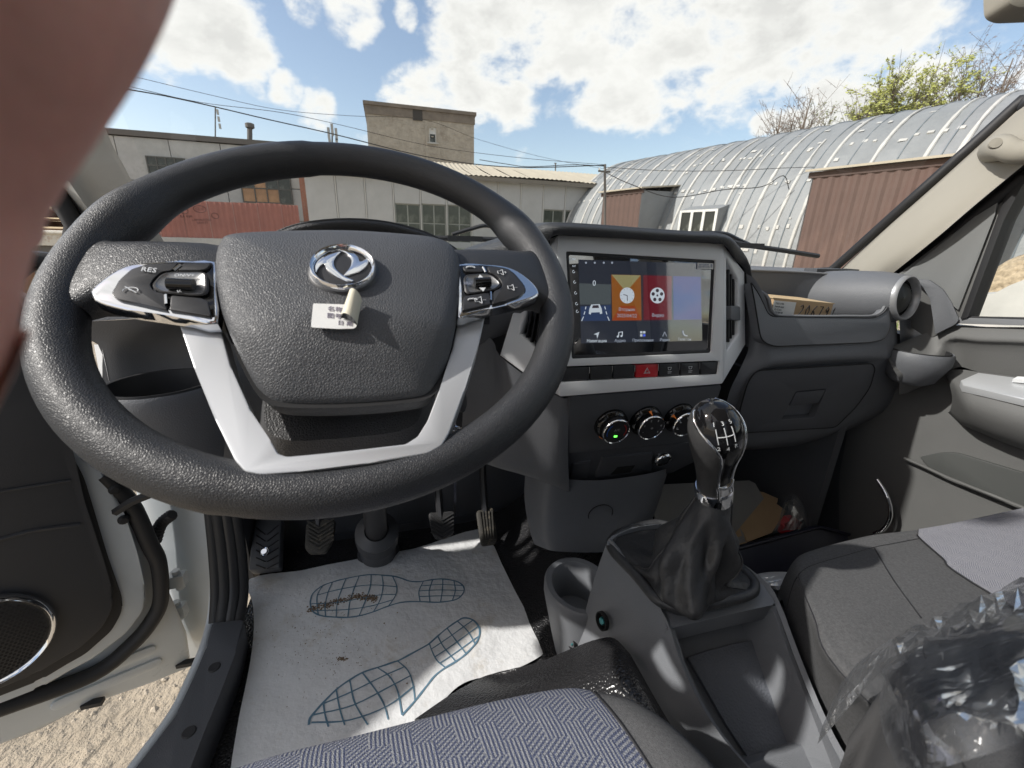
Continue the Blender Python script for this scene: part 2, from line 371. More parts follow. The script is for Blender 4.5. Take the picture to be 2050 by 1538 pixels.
def pebbles():
    mb = MB(); r = random.Random(3)
    for i in range(2600):
        x = r.uniform(-2.6, -.35); y = r.uniform(.1, 2.4); s = r.uniform(.003, .010) * (2.0 if r.random() < .04 else 1)
        z = ground_z(x, y) + .02 * noise.fractal(V((x * 2.2, y * 2.2, 0)), 1, 2, 5) + .03 * noise.noise(V((x * .6, y * .6, 3)))
        c = V((x, y, z + s * .25)); a = r.uniform(0, 6)
        ring = [c + V((math.cos(a + k * 1.257) * s * r.uniform(.8, 1.3), math.sin(a + k * 1.257) * s * r.uniform(.8, 1.2), -s * .3)) for k in range(5)]
        t1 = c + V((r.uniform(-.3, .3) * s, r.uniform(-.3, .3) * s, s * .45))
        mb.add(ring + [t1], [(k, (k + 1) % 5, 5) for k in range(5)])
    tag(mb.build('pebbles', mat('pale stone', (.45, .385, .30), .95, vary=(30, .3)), None, 0), kind='stuff')
pebbles()
def grass(name, x0, x1, y0, y1, n, h):
    mb = MB(); r = random.Random(5)
    for i in range(n):
        x, y = r.uniform(x0, x1), r.uniform(y0, y1); z = ground_z(x, y); a = r.uniform(0, 3.14); hh = h * r.uniform(.5, 1.3); w = hh * .12
        d = V((math.cos(a) * w, math.sin(a) * w, 0)); l = V((r.uniform(-.4, .4) * hh, r.uniform(-.4, .4) * hh, hh))
        p = V((x, y, z - .01)); mb.add([p - d, p + d, p + l], [(0, 1, 2)])
    tag(mb.build(name, grass_m, None, 0), kind='stuff')
grass('grass', 3.2, 11, 1.0, 7.5, 9000, .10)
grass('grass', 1.0, 12, 20.5, 25.6, 5000, .22)

# ---------------------------------------------------------------- long concrete factory building on the left
def rect(x0, y0, x1, y1, Y): return [pY(x0, y0, Y), pY(x1, y0, Y), pY(x1, y1, Y), pY(x0, y1, Y)]
def wbox(x0, x1, z0, z1, Y, d=.25): return ((x0 + x1) / 2, Y + d / 2, (z0 + z1) / 2), (x1 - x0, d, z1 - z0)
def factory():
    Y = 30.0; xl = pY(120, 300, Y).x; xr = pY(604, 380, Y).x; top = pY(350, 277, Y).z; base = -1.0
    t = thing('factory_building', 'long grey concrete panel factory building behind the red fence', 'building', ((xl + xr) / 2, Y, base))
    m = MB(); m.box(*wbox(xl, xr, base, top - .05, Y + .3, 12)); m.build('wall', concrete, t)
    m = MB(); m.box(*wbox(xl - .1, xr + .1, top - .05, top + .22, Y - .12, 12.6)); m.build('roof_edge', mat('dark roof edge', (.13, .12, .11), .9), t)
    z = top - .05; cols = [xl + 2.45 * i for i in range(int((xr - xl) / 2.45) + 1)] + [xr]
    rows = [top - .08, top - 2.2, top - 4.0, top - 5.6, base]
    zw0, zw1 = pY(530, 405, Y).z, pY(530, 356, Y).z
    wins = [(pY(486, 380, Y).x, pY(582, 380, Y).x, zw0, zw1), (pY(300, 340, Y).x, pY(372, 340, Y).x, pY(330, 352, Y).z, pY(330, 317, Y).z)]
    for i in range(len(cols) - 1):
        for j in range(4):
            x0, x1, z1, z0 = cols[i] + .02, cols[i + 1] - .02, rows[j] - .02, rows[j + 1] + .02
            if x1 - x0 < .2: continue
            m = MB(); m.box(*wbox(x0, x1, z0, z1, Y + rnd.uniform(0, .02), .31)); m.build('wall_panel', concrete if (i * 3 + j) % 4 else concrete2, t)
    for k, (x0, x1, z0, z1) in enumerate(wins):
        f = MB(); yy = Y - .09
        f.box(*wbox(x0 - .06, x1 + .06, z0 - .06, z0, yy, .1)); f.box(*wbox(x0 - .06, x1 + .06, z1, z1 + .06, yy, .1))
        f.box(*wbox(x0 - .06, x0, z0, z1, yy, .1)); f.box(*wbox(x1, x1 + .06, z0, z1, yy, .1))
        n = 4
        for q in range(1, n): f.box(*wbox(x0 + (x1 - x0) * q / n - .03, x0 + (x1 - x0) * q / n + .03, z0, z1, yy, .1))
        zm = z0 + (z1 - z0) * .55; f.box(*wbox(x0, x1, zm - .03, zm + .03, yy + .003, .09))
        wo = f.build('window', mat('dark window frame', (.10, .10, .09), .8), t)
        for q in range(n):
            a, b = x0 + (x1 - x0) * q / n, x0 + (x1 - x0) * (q + 1) / n
            for (c, d) in ((z0, zm), (zm, z1)):
                g = MB(); g.box(*wbox(a, b, c, d, yy + .03, .03)); g.build('pane', orange_ply if (k == 0 and c == z0 and q != 3) or (k == 0 and q == 1) else dark_glass, wo)
factory()
def red_fence():
    Y = 27.0; xl = pY(150, 440, Y).x; xr = pY(600, 440, Y).x; top = pY(450, 404, Y).z; base = -1.0
    t = thing('red_metal_fence', 'faded red profiled metal fence in front of the grey factory', 'fence', ((xl + xr) / 2, Y, base))
    x = xl; 
    while x < xr:
        x1 = min(x + 1.15, xr); pts = []; n = 9
        prof = []
        for q in range(n + 1):
            a = x + (x1 - x) * q / n; o = .035 if q % 2 else 0; prof += [(a, Y - o)]
        dz = rnd.uniform(-.03, .03)
        m = MB(); m.loft([[V((a, b, base)) for a, b in prof], [V((a, b, top + dz)) for a, b in prof], [V((a, b + .05, top + dz)) for a, b in prof]], False); m.build('fence_sheet', rust_red, t, 20)
        x = x1
    m = MB(); m.box(*wbox(xl, xr, base - .1, pY(450, 478, Y).z, Y - .12, .4)); m.build('footing', concrete, t)
red_fence()
def brick_pier():
    Y = 28.0; x0, x1 = pY(603, 400, Y).x, pY(622, 400, Y).x; top = pY(610, 335, Y).z
    t = thing('brick_pier', 'narrow red brick pier between the grey factory and the shed', 'pier', ((x0 + x1) / 2, Y, -1))
    z = -1.0; k = 0
    core = MB(); core.box(*wbox(x0 + .02, x1 - .02, -1, top, Y + .02, .5)); core.build('mortar_core', mat('old mortar', (.34, .30, .26), .95), t)
    m = MB()
    while z < top - .07:
        off = 0 if k % 2 else .13; x = x0 - off
        while x < x1 - .01:
            a, b = max(x, x0), min(x + .25, x1)
            if b - a > .03: m.box(*wbox(a + .006, b - .006, z + .005, z + .07, Y + rnd.uniform(0, .012), .2))
            x += .26
        z += .077; k += 1
    tag(m.build('brick', brick_r, t, 0), kind='stuff')
brick_pier()
def tower():
    Y = 58.0; x0, x1 = pY(735, 260, Y).x, pY(949, 290, Y).x; top = pY(842, 221, Y).z; base = -1.0
    t = thing('brick_tower', 'tall weathered tan brick block rising behind the shed roof', 'building', ((x0 + x1) / 2, Y, base))
    w0, w1 = pY(859, 260, Y).x, pY(873, 260, Y).x; wt, wb = pY(866, 254, Y).z, pY(866, 286, Y).z
    m = MB(); d = 14
    front = [V((x0, Y, base)), V((x1, Y, base)), V((x1, Y, top)), V((x0, Y, top))]
    hole = [V((w0, Y, wb)), V((w1, Y, wb)), V((w1, Y, wt)), V((w0, Y, wt))]
    slab('wall', front, (0, -1, 0), d, brick_t, t, holes=[hole])
    m = MB(); m.box(*wbox(x0 - .25, x1 + .25, top, top + .35, Y - .25, d + .5)); m.box(*wbox(x0 - .1, x1 + .1, top - .9, top - .003, Y - .1, d + .2)); m.build('parapet', mat('sooty parapet', (.20, .17, .14), .95, vary=(1, .3)), t)
    m = MB(); fy = Y + .15
    for a, b, c, e in ((w0, w0 + .09, wb, wt), (w1 - .09, w1, wb, wt), (w0 + .09, w1 - .09, wb, wb + .09), (w0 + .09, w1 - .09, wt - .09, wt), (w0 + .09, w1 - .09, (wb + wt) / 2 + .1, (wb + wt) / 2 + .2)): m.box(*wbox(a, b, c, e, fy, .12))
    wo = m.build('window', white_paint, t)
    m = MB(); m.box(*wbox(w0 + .09, w1 - .09, wb + .09, (wb + wt) / 2 + .1, fy + .05, .03)); m.build('pane', dark_glass, wo)
    m = MB(); m.box(*wbox(w0 + .09, w1 - .09, (wb + wt) / 2 + .2, wt - .09, fy + .05, .03)); m.build('pane', white_paint, wo)
    m = MB(); m.box(*wbox(w0 - .25, w1 + .25, wb - .14, wb, Y - .15, .4)); m.build('window_sill', concrete2, t)
    # blocked recesses and raised brick bands
    m = MB()
    for (px, py, s) in ((836, 231, .55),): 
        c = pY(px, py, Y); m.box(*wbox(c.x - s, c.x + s, c.z - s, c.z + s, Y - .12, .2))
    m.build('blocked_vent', mat('dark vent', (.06, .055, .05), .9), t)
    m = MB()
    for px in (854, 879):
        c = pY(px, 280, Y).x; m.box(*wbox(c - .12, c + .12, base + 3, pY(px, 242, Y).z, Y - .06, .2))
    m.build('brick_band', brick_t, t)
    m = MB(); n = 0; rr = random.Random(11)
    z = base + 2
    while z < top - 1:
        x = x0 + .02
        while x < x1 - .3:
            if rr.random() < .16: m.box(*wbox(x, x + .27, z, z + .09, Y - rr.uniform(.015, .05), .1))
            x += .29
        z += .2
    tag(m.build('projecting_brick', brick_t, t, 0), kind='stuff')
tower()
def shed():
    Y = 25.5; xl = pY(616, 400, Y).x; xr = pY(1260, 400, Y).x; eave = pY(1090, 361, Y).z; base = -1.0
    t = thing('workshop_shed', 'low grey panelled workshop with tan corrugated roof', 'building', ((xl + xr) / 2, Y, base))
    m = MB(); m.box(*wbox(xl + .05, xr - .05, base, eave - .02, Y + .35, 9)); m.build('wall', shed_wall, t)
    seams = [612, 674, 732, 788, 842, 894, 945, 997, 1043, 1088, 1132, 1178, 1222, 1262]
    win = {3: (410, 480), 4: (411, 480), 5: (413, 480), 9: (422, 480), 10: (424, 480), 11: (425, 480)}
    for i in range(len(seams) - 1):
        x0, x1 = pY(seams[i], 400, Y).x + .05, pY(seams[i + 1], 400, Y).x - .05
        z1 = eave - .02
        if i in win:
            zt = pY(seams[i] + 20, win[i][0], Y).z
            m = MB(); m.box(*wbox(x0, x1, zt + .06, z1, Y, .3)); m.build('wall_panel', shed_wall, t)
            zb = base + .9
            m = MB(); m.box(*wbox(x0, x1, base, zb, Y, .3)); m.build('wall_panel', shed_wall, t)
            f = MB()
            for a, b, c, d in ((x0, x0 + .05, zb, zt), (x1 - .05, x1, zb, zt), (x0, x1, zt, zt + .06), ((x0 + x1) / 2 - .03, (x0 + x1) / 2 + .03, zb, zt), (x0, x1, (zb + zt) / 2 - .03, (zb + zt) / 2 + .03)):
                f.box(*wbox(a, b, c, d, Y + .05 + .002 * len(f.v), .08))
            wo = f.build('window', mat('grey window frame', (.30, .31, .28), .8), t)
            for a, b in ((x0 + .05, (x0 + x1) / 2 - .03), ((x0 + x1) / 2 + .03, x1 - .05)):
                for c, d in ((zb, (zb + zt) / 2 - .03), ((zb + zt) / 2 + .03, zt)):
                    g = MB(); g.box(*wbox(a, b, c, d, Y + .1, .03)); g.build('pane', green_glass, wo)
        else:
            m = MB(); m.box(*wbox(x0, x1, base, z1, Y + rnd.uniform(0, .02), .3)); m.build('wall_panel', shed_wall, t)
        m = MB(); m.box(*wbox(x1 + .02, x1 + .08, base, z1, Y - .02, .3)); m.build('joint_strip', shed_trim, t)
    # corrugated roof, a little sagged
    ridge_y = Y + 5.0; ridge = pY(1000, 335, ridge_y).z
    x = xl - .3; k = 0
    while x < xr + .3:
        prof = []
        for q in range(9):
            a = x + 1.1 * q / 8; prof.append((a, .05 * (q % 2)))
        sag = .08 * math.sin(k * .7)
        m = MB(); m.loft([[V((a, Y - .45, eave - .05 + o + sag * .5)) for a, o in prof], [V((a, (Y + ridge_y) / 2, (eave + ridge) / 2 + o + sag)) for a, o in prof], [V((a, ridge_y, ridge + o)) for a, o in prof], [V((a, ridge_y + 5, eave + o)) for a, o in prof]], False)
        m.build('roof_sheet', roof_tan, t, 20); x += 1.1; k += 1
    m = MB(); m.box(*wbox(xl - .3, xr + .3, eave - .28, eave - .08, Y - .42, .04)); m.build('gutter_board', mat('dark eave board', (.20, .18, .15), .9), t)
shed()

# ---------------------------------------------------------------- arched hangar on the right
HT = V((-.28235, .95931, 0)); HM = V((-.95931, -.28235, 0))     # along the hangar; out of its near side
HR, HD, HZ = 6.0, 16.8, -.95
def hang(s, a, off=0.0):
    """point on the shell: s metres along, angle a from the near foot"""
    r = HR + off
    return HT * s + HM * (-(HD + HR)) + HM * (r * math.cos(a)) + V((0, 0, HZ + r * math.sin(a)))
def hang_s(px, py):
    d = ray(px, py); P = -(d.dot(HM)); k = d.z / P
    for i in range(2000):
        a = i / 2000 * 1.5
        if (HZ + HR * math.sin(a)) / (HD + HR - HR * math.cos(a)) >= k: break
    p = HD + HR - HR * math.cos(a); return p * (d.dot(HT) / P), a
def hangar():
    far = hang_s(1150, 462)[0]; near = -9.0
    t = thing('arched_hangar', 'long arched zinc hangar with white sealed seams', 'hangar', hang(12, 0))
    seam_px = [1166, 1187, 1212, 1246, 1290, 1318, 1351, 1396, 1440, 1462, 1505, 1557, 1600]
    ss = sorted([hang_s(x, 440)[0] for x in seam_px])
    step = 1.35
    while ss[0] > near: ss.insert(0, ss[0] - step * (.55 if len(ss) % 3 == 0 else 1))
    while ss[-1] < far - .3: ss.append(ss[-1] + step)
    ss.append(far)
    A = [math.pi * i / 30 for i in range(31)]
    for i in range(len(ss) - 1):
        a0, a1 = ss[i], ss[i + 1]
        m = MB(); kk = 4
        rows = [[hang(a0 + (a1 - a0) * q / kk, a, .02 * noise.noise(V((a0 * 1.3 + q * .6, a * 3, 1))) + (.025 if q == 2 else 0)) for q in range(kk + 1)] for a in A]
        m.loft(rows, False); m.build('roof_sheet', zinc, t, 30)
    rr = random.Random(9)
    for i, s in enumerate(ss[:-1]):
        hi = rr.choice([1.45, 1.2, 1.5, .95, 1.35]) if s > 2 else rr.choice([.8, 1.1, .9])
        n = 22; w = .085
        rows = []
        for q in range(n + 1):
            a = hi * q / n; ww = w * (.75 + .5 * noise.noise(V((s * 3, q * .8, 0)))) * (1 if q < n * .8 else .6)
            rows.append([hang(s - ww, a, .01), hang(s - ww * .6, a, .045), hang(s + ww * .6, a, .045), hang(s + ww, a, .01)])
        m = MB(); m.loft(rows, False); m.build('seam_strip', seam_w, t, 40)
        mid = s + .5 * (ss[i + 1] - s)
        m = MB(); m.tube([hang(mid, 1.5 * q / 20, .03) for q in range(21)], .018, 5); m.build('standing_seam', mat('dark lap joint', (.20, .23, .25), .7) if 'dark lap joint' not in MATS else MATS['dark lap joint'], t)
    # sealed patches in rows
    m = MB()
    for row_a in (.29, .59, .86):
        for s in ss[:-1]:
            for q in range(3):
                if rr.random() < .3: continue
                c = s + .3 + q * .33 + rr.uniform(-.06, .06); h = rr.uniform(.035, .075); w = rr.uniform(.04, .085); a = row_a + rr.uniform(-.012, .012)
                m.add([hang(c - w, a - h / HR, .035), hang(c + w, a - h / HR, .035), hang(c + w, a + h / HR, .035), hang(c - w, a + h / HR, .035),
                       hang(c - w, a - h / HR, -.03), hang(c + w, a - h / HR, -.03), hang(c + w, a + h / HR, -.03), hang(c - w, a + h / HR, -.03)],
                      [(3, 2, 1, 0), (0, 1, 5, 4), (1, 2, 6, 5), (2, 3, 7, 6), (3, 0, 4, 7)])
    for q in range(90):
        c = rr.uniform(ss[0], far); a = rr.uniform(.05, 1.15); h = rr.uniform(.03, .09); w = rr.uniform(.04, .12)
        m.add([hang(c - w, a - h / HR, .03), hang(c + w, a - h / HR, .03), hang(c + w * .8, a + h / HR, .03), hang(c - w, a + h / HR * .7, .03)], [(3, 2, 1, 0)])
    tag(m.build('sealed_patch', seam_w, t, 0), kind='stuff')
    # far gable
    m = MB(); m.add([hang(far - .02, a, -.03) for a in A], [tuple(range(31))]); m.build('gable_wall', zinc, t)
    # dormer window low on the shell
    s0, s1 = hang_s(1377, 430)[0], hang_s(1452, 430)[0]
    if s0 < s1: s0, s1 = s1, s0
    dd = ray(1377, 421); z1 = dd.z * (HD - .1) / -(dd.dot(HM)); z0 = z1 - 1.25; P = lambda s, z, out: HT * s + HM * (-HD + .28 + out - .3) + V((0, 0, z))
    dorm = MB(); 
    dorm.add([P(s0, z1, .1), P(s1, z1, .1), hang(s1 - .02, .46), hang(s0 + .02, .46), P(s0, z0, .1), P(s1, z0, .1), hang(s1 - .02, .12), hang(s0 + .02, .12)], [(0, 1, 2, 3), (0, 3, 7, 4), (1, 5, 6, 2)])
    d = dorm.build('dormer', zinc, t, 20)
    fr = MB(); W = s0 - s1
    def bar(sa, sb, za, zb, o=.12): fr.add([P(sa, za, o), P(sb, za, o), P(sb, zb, o), P(sa, zb, o), P(sa, za, o - .08), P(sb, za, o - .08), P(sb, zb, o - .08), P(sa, zb, o - .08)], [(0, 1, 2, 3), (4, 7, 6, 5), (0, 4, 5, 1), (1, 5, 6, 2), (2, 6, 7, 3), (3, 7, 4, 0)])
    bar(s0, s1, z1 - .09, z1); bar(s0, s1, z0, z0 + .07)
    for f in (0, .3, .36, .63, .69, 1): pass
    for f0, f1 in ((0, .06), (.31, .38), (.62, .69), (.94, 1)): bar(s0 - W * f0, s0 - W * f1, z0 + .07, z1 - .09, .121)
    fr.build('window_frame', white_paint, d, 20)
    for f0, f1 in ((.06, .31), (.38, .62), (.69, .94)):
        g = MB(); g.add([P(s0 - W * f0, z0 + .07, .08), P(s0 - W * f1, z0 + .07, .08), P(s0 - W * f1, z1 - .09, .08), P(s0 - W * f0, z1 - .09, .08)], [(0, 1, 2, 3)]); g.build('pane', dark_glass, d)
    return ss
hangar()
def annex(name_label, pxl, pxr, top_l, depth, roof_back):
    """brown sheet porch standing out of the hangar side: left edge pixel column, right edge, top pixel, how far it stands out"""
    d0 = HD - depth
    def onp(px, py):
        d = ray(px, py); return d * (d0 / -(d.dot(HM)))
    pl, pr = onp(*pxl), onp(*pxr); zt = onp(*top_l).z; s0, s1 = pl.dot(HT), pr.dot(HT)
    if s0 < s1: s0, s1 = s1, s0
    P = lambda s, z, o=0: HT * s + HM * (-d0 + o) + V((0, 0, z))
    t = thing('sheet_metal_annex', name_label, 'annex', P((s0 + s1) / 2, HZ), 'brown annexes standing out of the hangar side')
    n = max(3, int((s0 - s1) / .55)); zb = HZ - .3
    for i in range(n):
        a, b = s0 - (s0 - s1) * i / n, s0 - (s0 - s1) * (i + 1) / n; prof = []
        for q in range(9): prof.append((a + (b - a) * q / 8, [0, 0, .035, .035][q % 4]))
        m = MB(); m.loft([[P(s, zb, o) for s, o in prof], [P(s, zt, o) for s, o in prof]], False); m.build('wall_sheet', brown_sheet, t, 20)
    back = [hang(s, .0) for s in (s0, s1)]
    for s in (s0, s1):
        m = MB(); ar = [hang(s, .75 * q / 10) for q in range(11)]
        ar = [p for p in ar if p.z < zt + roof_back]
        poly = [P(s, zb)] + [ar[0] - V((0, 0, .4))] + ar + [P(s, zt)]
        m.prism(poly, HT * (.04 if s == s1 else -.04)); m.build('side_wall', zinc, t, 20)
    bk = HM * (-(depth + 1.9))
    m = MB(); a = [P(s0 + .15, zt + .05, .2), P(s1 - .15, zt + .05, .2)]; b = [p + bk + V((0, 0, roof_back)) for p in a]
    m.prism([a[0], a[1], b[1], b[0]], (0, 0, .06)); m.build('roof', roof_tan, t, 20)
    m = MB(); m.prism([P(s0 + .1, zt - .12, .05), P(s1 - .1, zt - .12, .05), P(s1 - .1, zt + .045, .05), P(s0 + .1, zt + .045, .05)], -HM * .1); m.build('fascia', mat('dark brown fascia', (.09, .06, .05), .8) if 'dark brown fascia' not in MATS else MATS['dark brown fascia'], t, 20)
    return t, P, s0, s1, zt, zb
an, P_, s0_, s1_, zt_, zb_ = annex('small brown sheet metal porch beside the utility pole', (1205, 420), (1281, 420), (1207, 389), 1.1, .35)
def porch_window():
    m = MB(); a, b = s1_ + .35, s1_ + 1.15; m.prism([P_(a, .1 - .9, .05), P_(b, .1 - .9, .05), P_(b, .1, .05), P_(a, .1, .05)], -HM * .06); w = m.build('window', white_paint, an, 20)
    m = MB(); m.prism([P_(a + .08, .02 - .8, .06), P_(b - .08, .02 - .8, .06), P_(b - .08, .02, .06), P_(a + .08, .02, .06)], -HM * .02); m.build('pane', dark_glass, w, 20)
porch_window()
annex('large brown sheet metal annex at the right edge of the windscreen', (1605, 450), (1945, 450), (1623, 349), 1.6, .45)
def meter_box():
    d = ray(1290, 480); c = d * ((HD - .25) / -(d.dot(HM)))
    t = thing('meter_box', 'small white electric box on the hangar side', 'box', c - V((0, 0, .4)))
    m = MB(); R3 = Matrix((HT, HM, V((0, 0, 1)))).transposed(); m.box(c, (.5, .25, .7), R3); m.build('cabinet', white_paint, t)
    m = MB(); m.box(c + HM * .13, (.44, .02, .62), R3); m.build('door', seam_w, t)
    m = MB(); m.tube([c + V((0, 0, .3)), c + V((0, 0, 1.2)) - HM * .2, c + V((0, 0, 2.4)) - HM * 1.1 + HT * .5], .03, 6); m.build('conduit', pole_m, t)
meter_box()

# ---------------------------------------------------------------- poles, masts and wires
def stick(name, label, cat, px, py_top, py_base, Y, r, m, extras=()):
    a, b = pY(px, py_top, Y), pY(px, py_base, Y)
    t = thing(name, label, cat, b)
    s = MB(); s.tube([b, a], r, 8); s.build('pole', m, t)
    return t, a, b
t, a, b = stick('utility_pole', 'dark steel utility pole carrying wires beside the small brown porch', 'pole', 1211, 329, 470, 16.5, .05, pole_m)
m = MB(); m.box(a - V((0, 0, .25)), (.5, .05, .06)); m.build('crossarm', pole_m, t)
for dx in (-.22, 0, .22): m = MB(); m.lathe(a + V((dx, 0, -.22)), (0, 0, 1), [(.0, 0), (.03, 0), (.035, .05), (.02, .09), (0, .09)], 10); m.build('insulator', white_paint, t)
t, a, b = stick('antenna_mast', 'thin lattice antenna mast on the grey factory roof', 'mast', 431, 214, 283, 31, .035, pole_m)
for k in range(3): m = MB(); m.box(a + V((.07, 0, -.25 - .35 * k)), (.10, .08, .26)); m.build('antenna', concrete2, t)
t, a, b = stick('roof_chimney', 'short dark chimney pipe on the grey factory roof', 'chimney', 500, 252, 290, 31.5, .14, pole_m)
m = MB(); m.lathe(a, (0, 0, 1), [(.16, -.15), (.24, -.1), (.24, .1), (.16, .14), (0, .14)], 12); m.build('cowl', pole_m, t)
t, a, b = stick('cell_antenna', 'cluster of white cell antennas on a mast just above the wheel rim', 'antenna', 665, 258, 330, 44, .06, pole_m)
for k, (dx, dz) in enumerate(((-.3, 0), (.3, 0), (0, .3), (-.28, -.9), (.28, -.8))): m = MB(); m.box(a + V((dx, -.1, -.4 + dz)), (.2, .15, .9)); m.build('antenna_panel', concrete2, t)
t, a, b = stick('roof_pipe', 'thin vent pipe behind the tan shed roof', 'pipe', 1112, 327, 345, 33, .05, pole_m)
m = MB(); m.box(a, (.18, .05, .05)); m.build('crosspiece', pole_m, t)
def cable(label, pts, r=.016, k=6, group='overhead wires'):
    w = spline([pY(x, y, Y) for x, y, Y in pts], k); o = MB().tube(w, r * .75, 5).build('overhead_cable', cable_m)
    tag(o, label, 'cable', group); return o
cable('thick sagging cable from the upper left past the cell antennas', [(150, 150, 14), (237, 175, 15), (330, 192, 15.5), (430, 214, 16), (540, 240, 16.3), (665, 268, 16.5), (860, 315, 16.5), (1030, 335, 16.5), (1211, 331, 16.5)], .022)
cable('thin upper wire crossing the sky above the factory', [(150, 128, 16), (262, 152, 17), (420, 190, 18), (560, 220, 19), (700, 232, 20), (850, 240, 21), (960, 280, 22), (1100, 318, 22), (1250, 345, 22)], .010)
cable('middle wire fanning out from behind the fingers', [(150, 150, 15), (245, 170, 15), (400, 205, 16), (560, 225, 16), (680, 250, 16.4), (860, 292, 16.4), (1040, 316, 16.5), (1211, 330, 16.5)], .010)
cable('looping wire from the utility pole along the hangar side', [(1211, 345, 16.4), (1260, 368, 15.5), (1345, 395, 15), (1450, 380, 14.2), (1525, 374, 13.8), (1568, 352, 13.6), (1580, 380, 13.6)], .02)
cable('straight wire from the utility pole to the large annex roof', [(1211, 335, 16.3), (1330, 342, 15.5), (1450, 342, 14.8), (1560, 337, 14), (1700, 330, 13), (1850, 305, 12)], .014)
cable('short slack wire hanging under the pole top', [(960, 320, 17), (1010, 328, 17), (1060, 334, 16.8), (1150, 330, 16.6), (1211, 333, 16.5)], .016)

# ---------------------------------------------------------------- spring trees beyond the hangar
def tree(label, px, py_top, py_base, Y, wpx, leaf, shoots, per, seed, lsize=.14):
    r = random.Random(seed); top = pY(px, py_top, Y); base = V((top.x, Y, ground_z(top.x, Y))); H = top.z - base.z
    W = wpx * Y * 1.25 / FPX / 2
    t = thing('spring_tree', label, 'tree', base, 'trees beyond the hangar')
    tr = MB(); lv = MB(); fork = base + V((0, 0, H * .35))
    tr.tube([base, base + V((.05, .03, H * .2)), fork], [H * .022, H * .018, H * .014], 7)
    limbs = []
    for i in range(9):
        a = i * .7 + r.uniform(-.3, .3); q = r.uniform(.35, .9)
        tip = base + V((math.cos(a) * W * q, math.sin(a) * W * q, H * r.uniform(.62, .9)))
        pts = spline([fork, fork.lerp(tip, .5) + V((math.cos(a) * W * .12, math.sin(a) * W * .12, H * .02)), tip], 5)
        tr.tube(pts, [H * .009 * (1 - .75 * k / (len(pts) - 1)) for k in range(len(pts))], 5, caps=False); limbs.append(pts)
    for i in range(shoots):
        pts = r.choice(limbs); k = r.randrange(2, len(pts)); p = pts[k].lerp(pts[k - 1], r.random())
        d = V((r.gauss(0, .55), r.gauss(0, .55), r.uniform(.35, 1.2))).normalized(); L = H * r.uniform(.10, .24)
        q1 = p + d * L * .5 + V((r.uniform(-.1, .1), r.uniform(-.1, .1), .05)); d2 = (d + V((r.gauss(0, .3), r.gauss(0, .3), .25))).normalized(); q2 = q1 + d2 * L * .6
        if q2.z > base.z + H * 1.02: continue
        tr.tube([p, q1, q2], [.026, .018, .008], 3, caps=False)
        for b in range(3):
            f = r.uniform(.25, .9); o = p.lerp(q2, f); e = o + V((r.gauss(0, .5), r.gauss(0, .5), r.uniform(.1, .7))).normalized() * L * .35
            tr.tube([o, e], [.016, .007], 3, caps=False)
            for n in range(per):
                c = o.lerp(e, r.uniform(.2, 1.05)) + V((r.gauss(0, .06), r.gauss(0, .06), r.gauss(0, .06))); s = lsize * r.uniform(.5, 1.25)
                u = V((r.gauss(0, 1), r.gauss(0, 1), r.gauss(0, 1))).normalized(); w = u.orthogonal().normalized()
                lv.add([c - u * s, c + w * s * .5, c + u * s, c - w * s * .5], [(0, 1, 2, 3)])
    tr.build('trunk', bark, t, 60)
    if lv.v: tag(lv.build('crown', leaf, t, 0), kind='stuff')
tree('sparse nearly bare tree, first above the hangar roof from the left', 1602, 158, 300, 34, 105, leaf_b, 150, 3, 21, .09)
tree('low grey green budding tree between the bare and yellow green ones', 1690, 192, 300, 36, 100, leaf_g, 200, 11, 22, .11)
tree('bushy yellow green tree rising highest above the hangar roof', 1838, 118, 300, 33, 210, leaf_y, 460, 17, 23, .15)
tree('small yellow green sapling leaning against the bushy tree', 1762, 178, 300, 33, 60, leaf_y, 170, 17, 24, .14)
tree('thin brown budded tree beside the right windscreen pillar', 2010, 70, 300, 30, 120, leaf_b, 190, 4, 25, .10)

# ---------------------------------------------------------------- things past the open driver door
def pallets():
    Y = 9.5; c = pY(112, 440, Y)
    t = thing('pallet_stack', 'stack of brown wooden pallets seen past the driver door', 'pallets', (c.x, Y, ground_z(c.x, Y)))
    z0 = pY(112, 468, Y).z; nl = max(3, int((pY(112, 408, Y).z - z0) / .15))
    m = MB(); m.box((c.x - .1, Y, (z0 + ground_z(c.x, Y)) / 2 - .08), (1.2, 1.0, z0 - ground_z(c.x, Y))); m.build('crate_base', wood_brown, t, 20)
    for k in range(nl):
        z = z0 + .15 * k - .05
        m = MB()
        for j in range(5): m.box((c.x - .1, Y - .45 + .22 * j, z + .12), (1.2, .12, .025))
        for j in (-.55, 0, .55): m.box((c.x - .1 + j, Y, z + .055), (.12, 1.0, .09))
        m.build('pallet', wood_brown, t, 20)
pallets()
def tipper():
    Y = 8.0; a = pY(40, 470, Y); b = pY(150, 492, Y); zt = pY(110, 466, Y).z; zb = pY(110, 492, Y).z
    t = thing('flatbed_truck', 'rusty white steel truck side board in front of the pallets', 'truck', ((a.x + b.x) / 2, Y, zb))
    m = MB(); m.box(((a.x + b.x) / 2, Y + .05, (zt + zb) / 2), (b.x - a.x, .1, zt - zb)); m.build('side_board', rusty_white, t)
    m = MB(); m.tube([V((a.x, Y, zt)), V((b.x, Y, zt))], .03, 8); m.build('top_rail', rusty_white, t)
    m = MB(); m.box(((a.x + b.x) / 2, Y + .5, (zb + -1.5) / 2), (b.x - a.x, .9, zb + 1.5)); m.build('chassis', pole_m, t)
tipper()
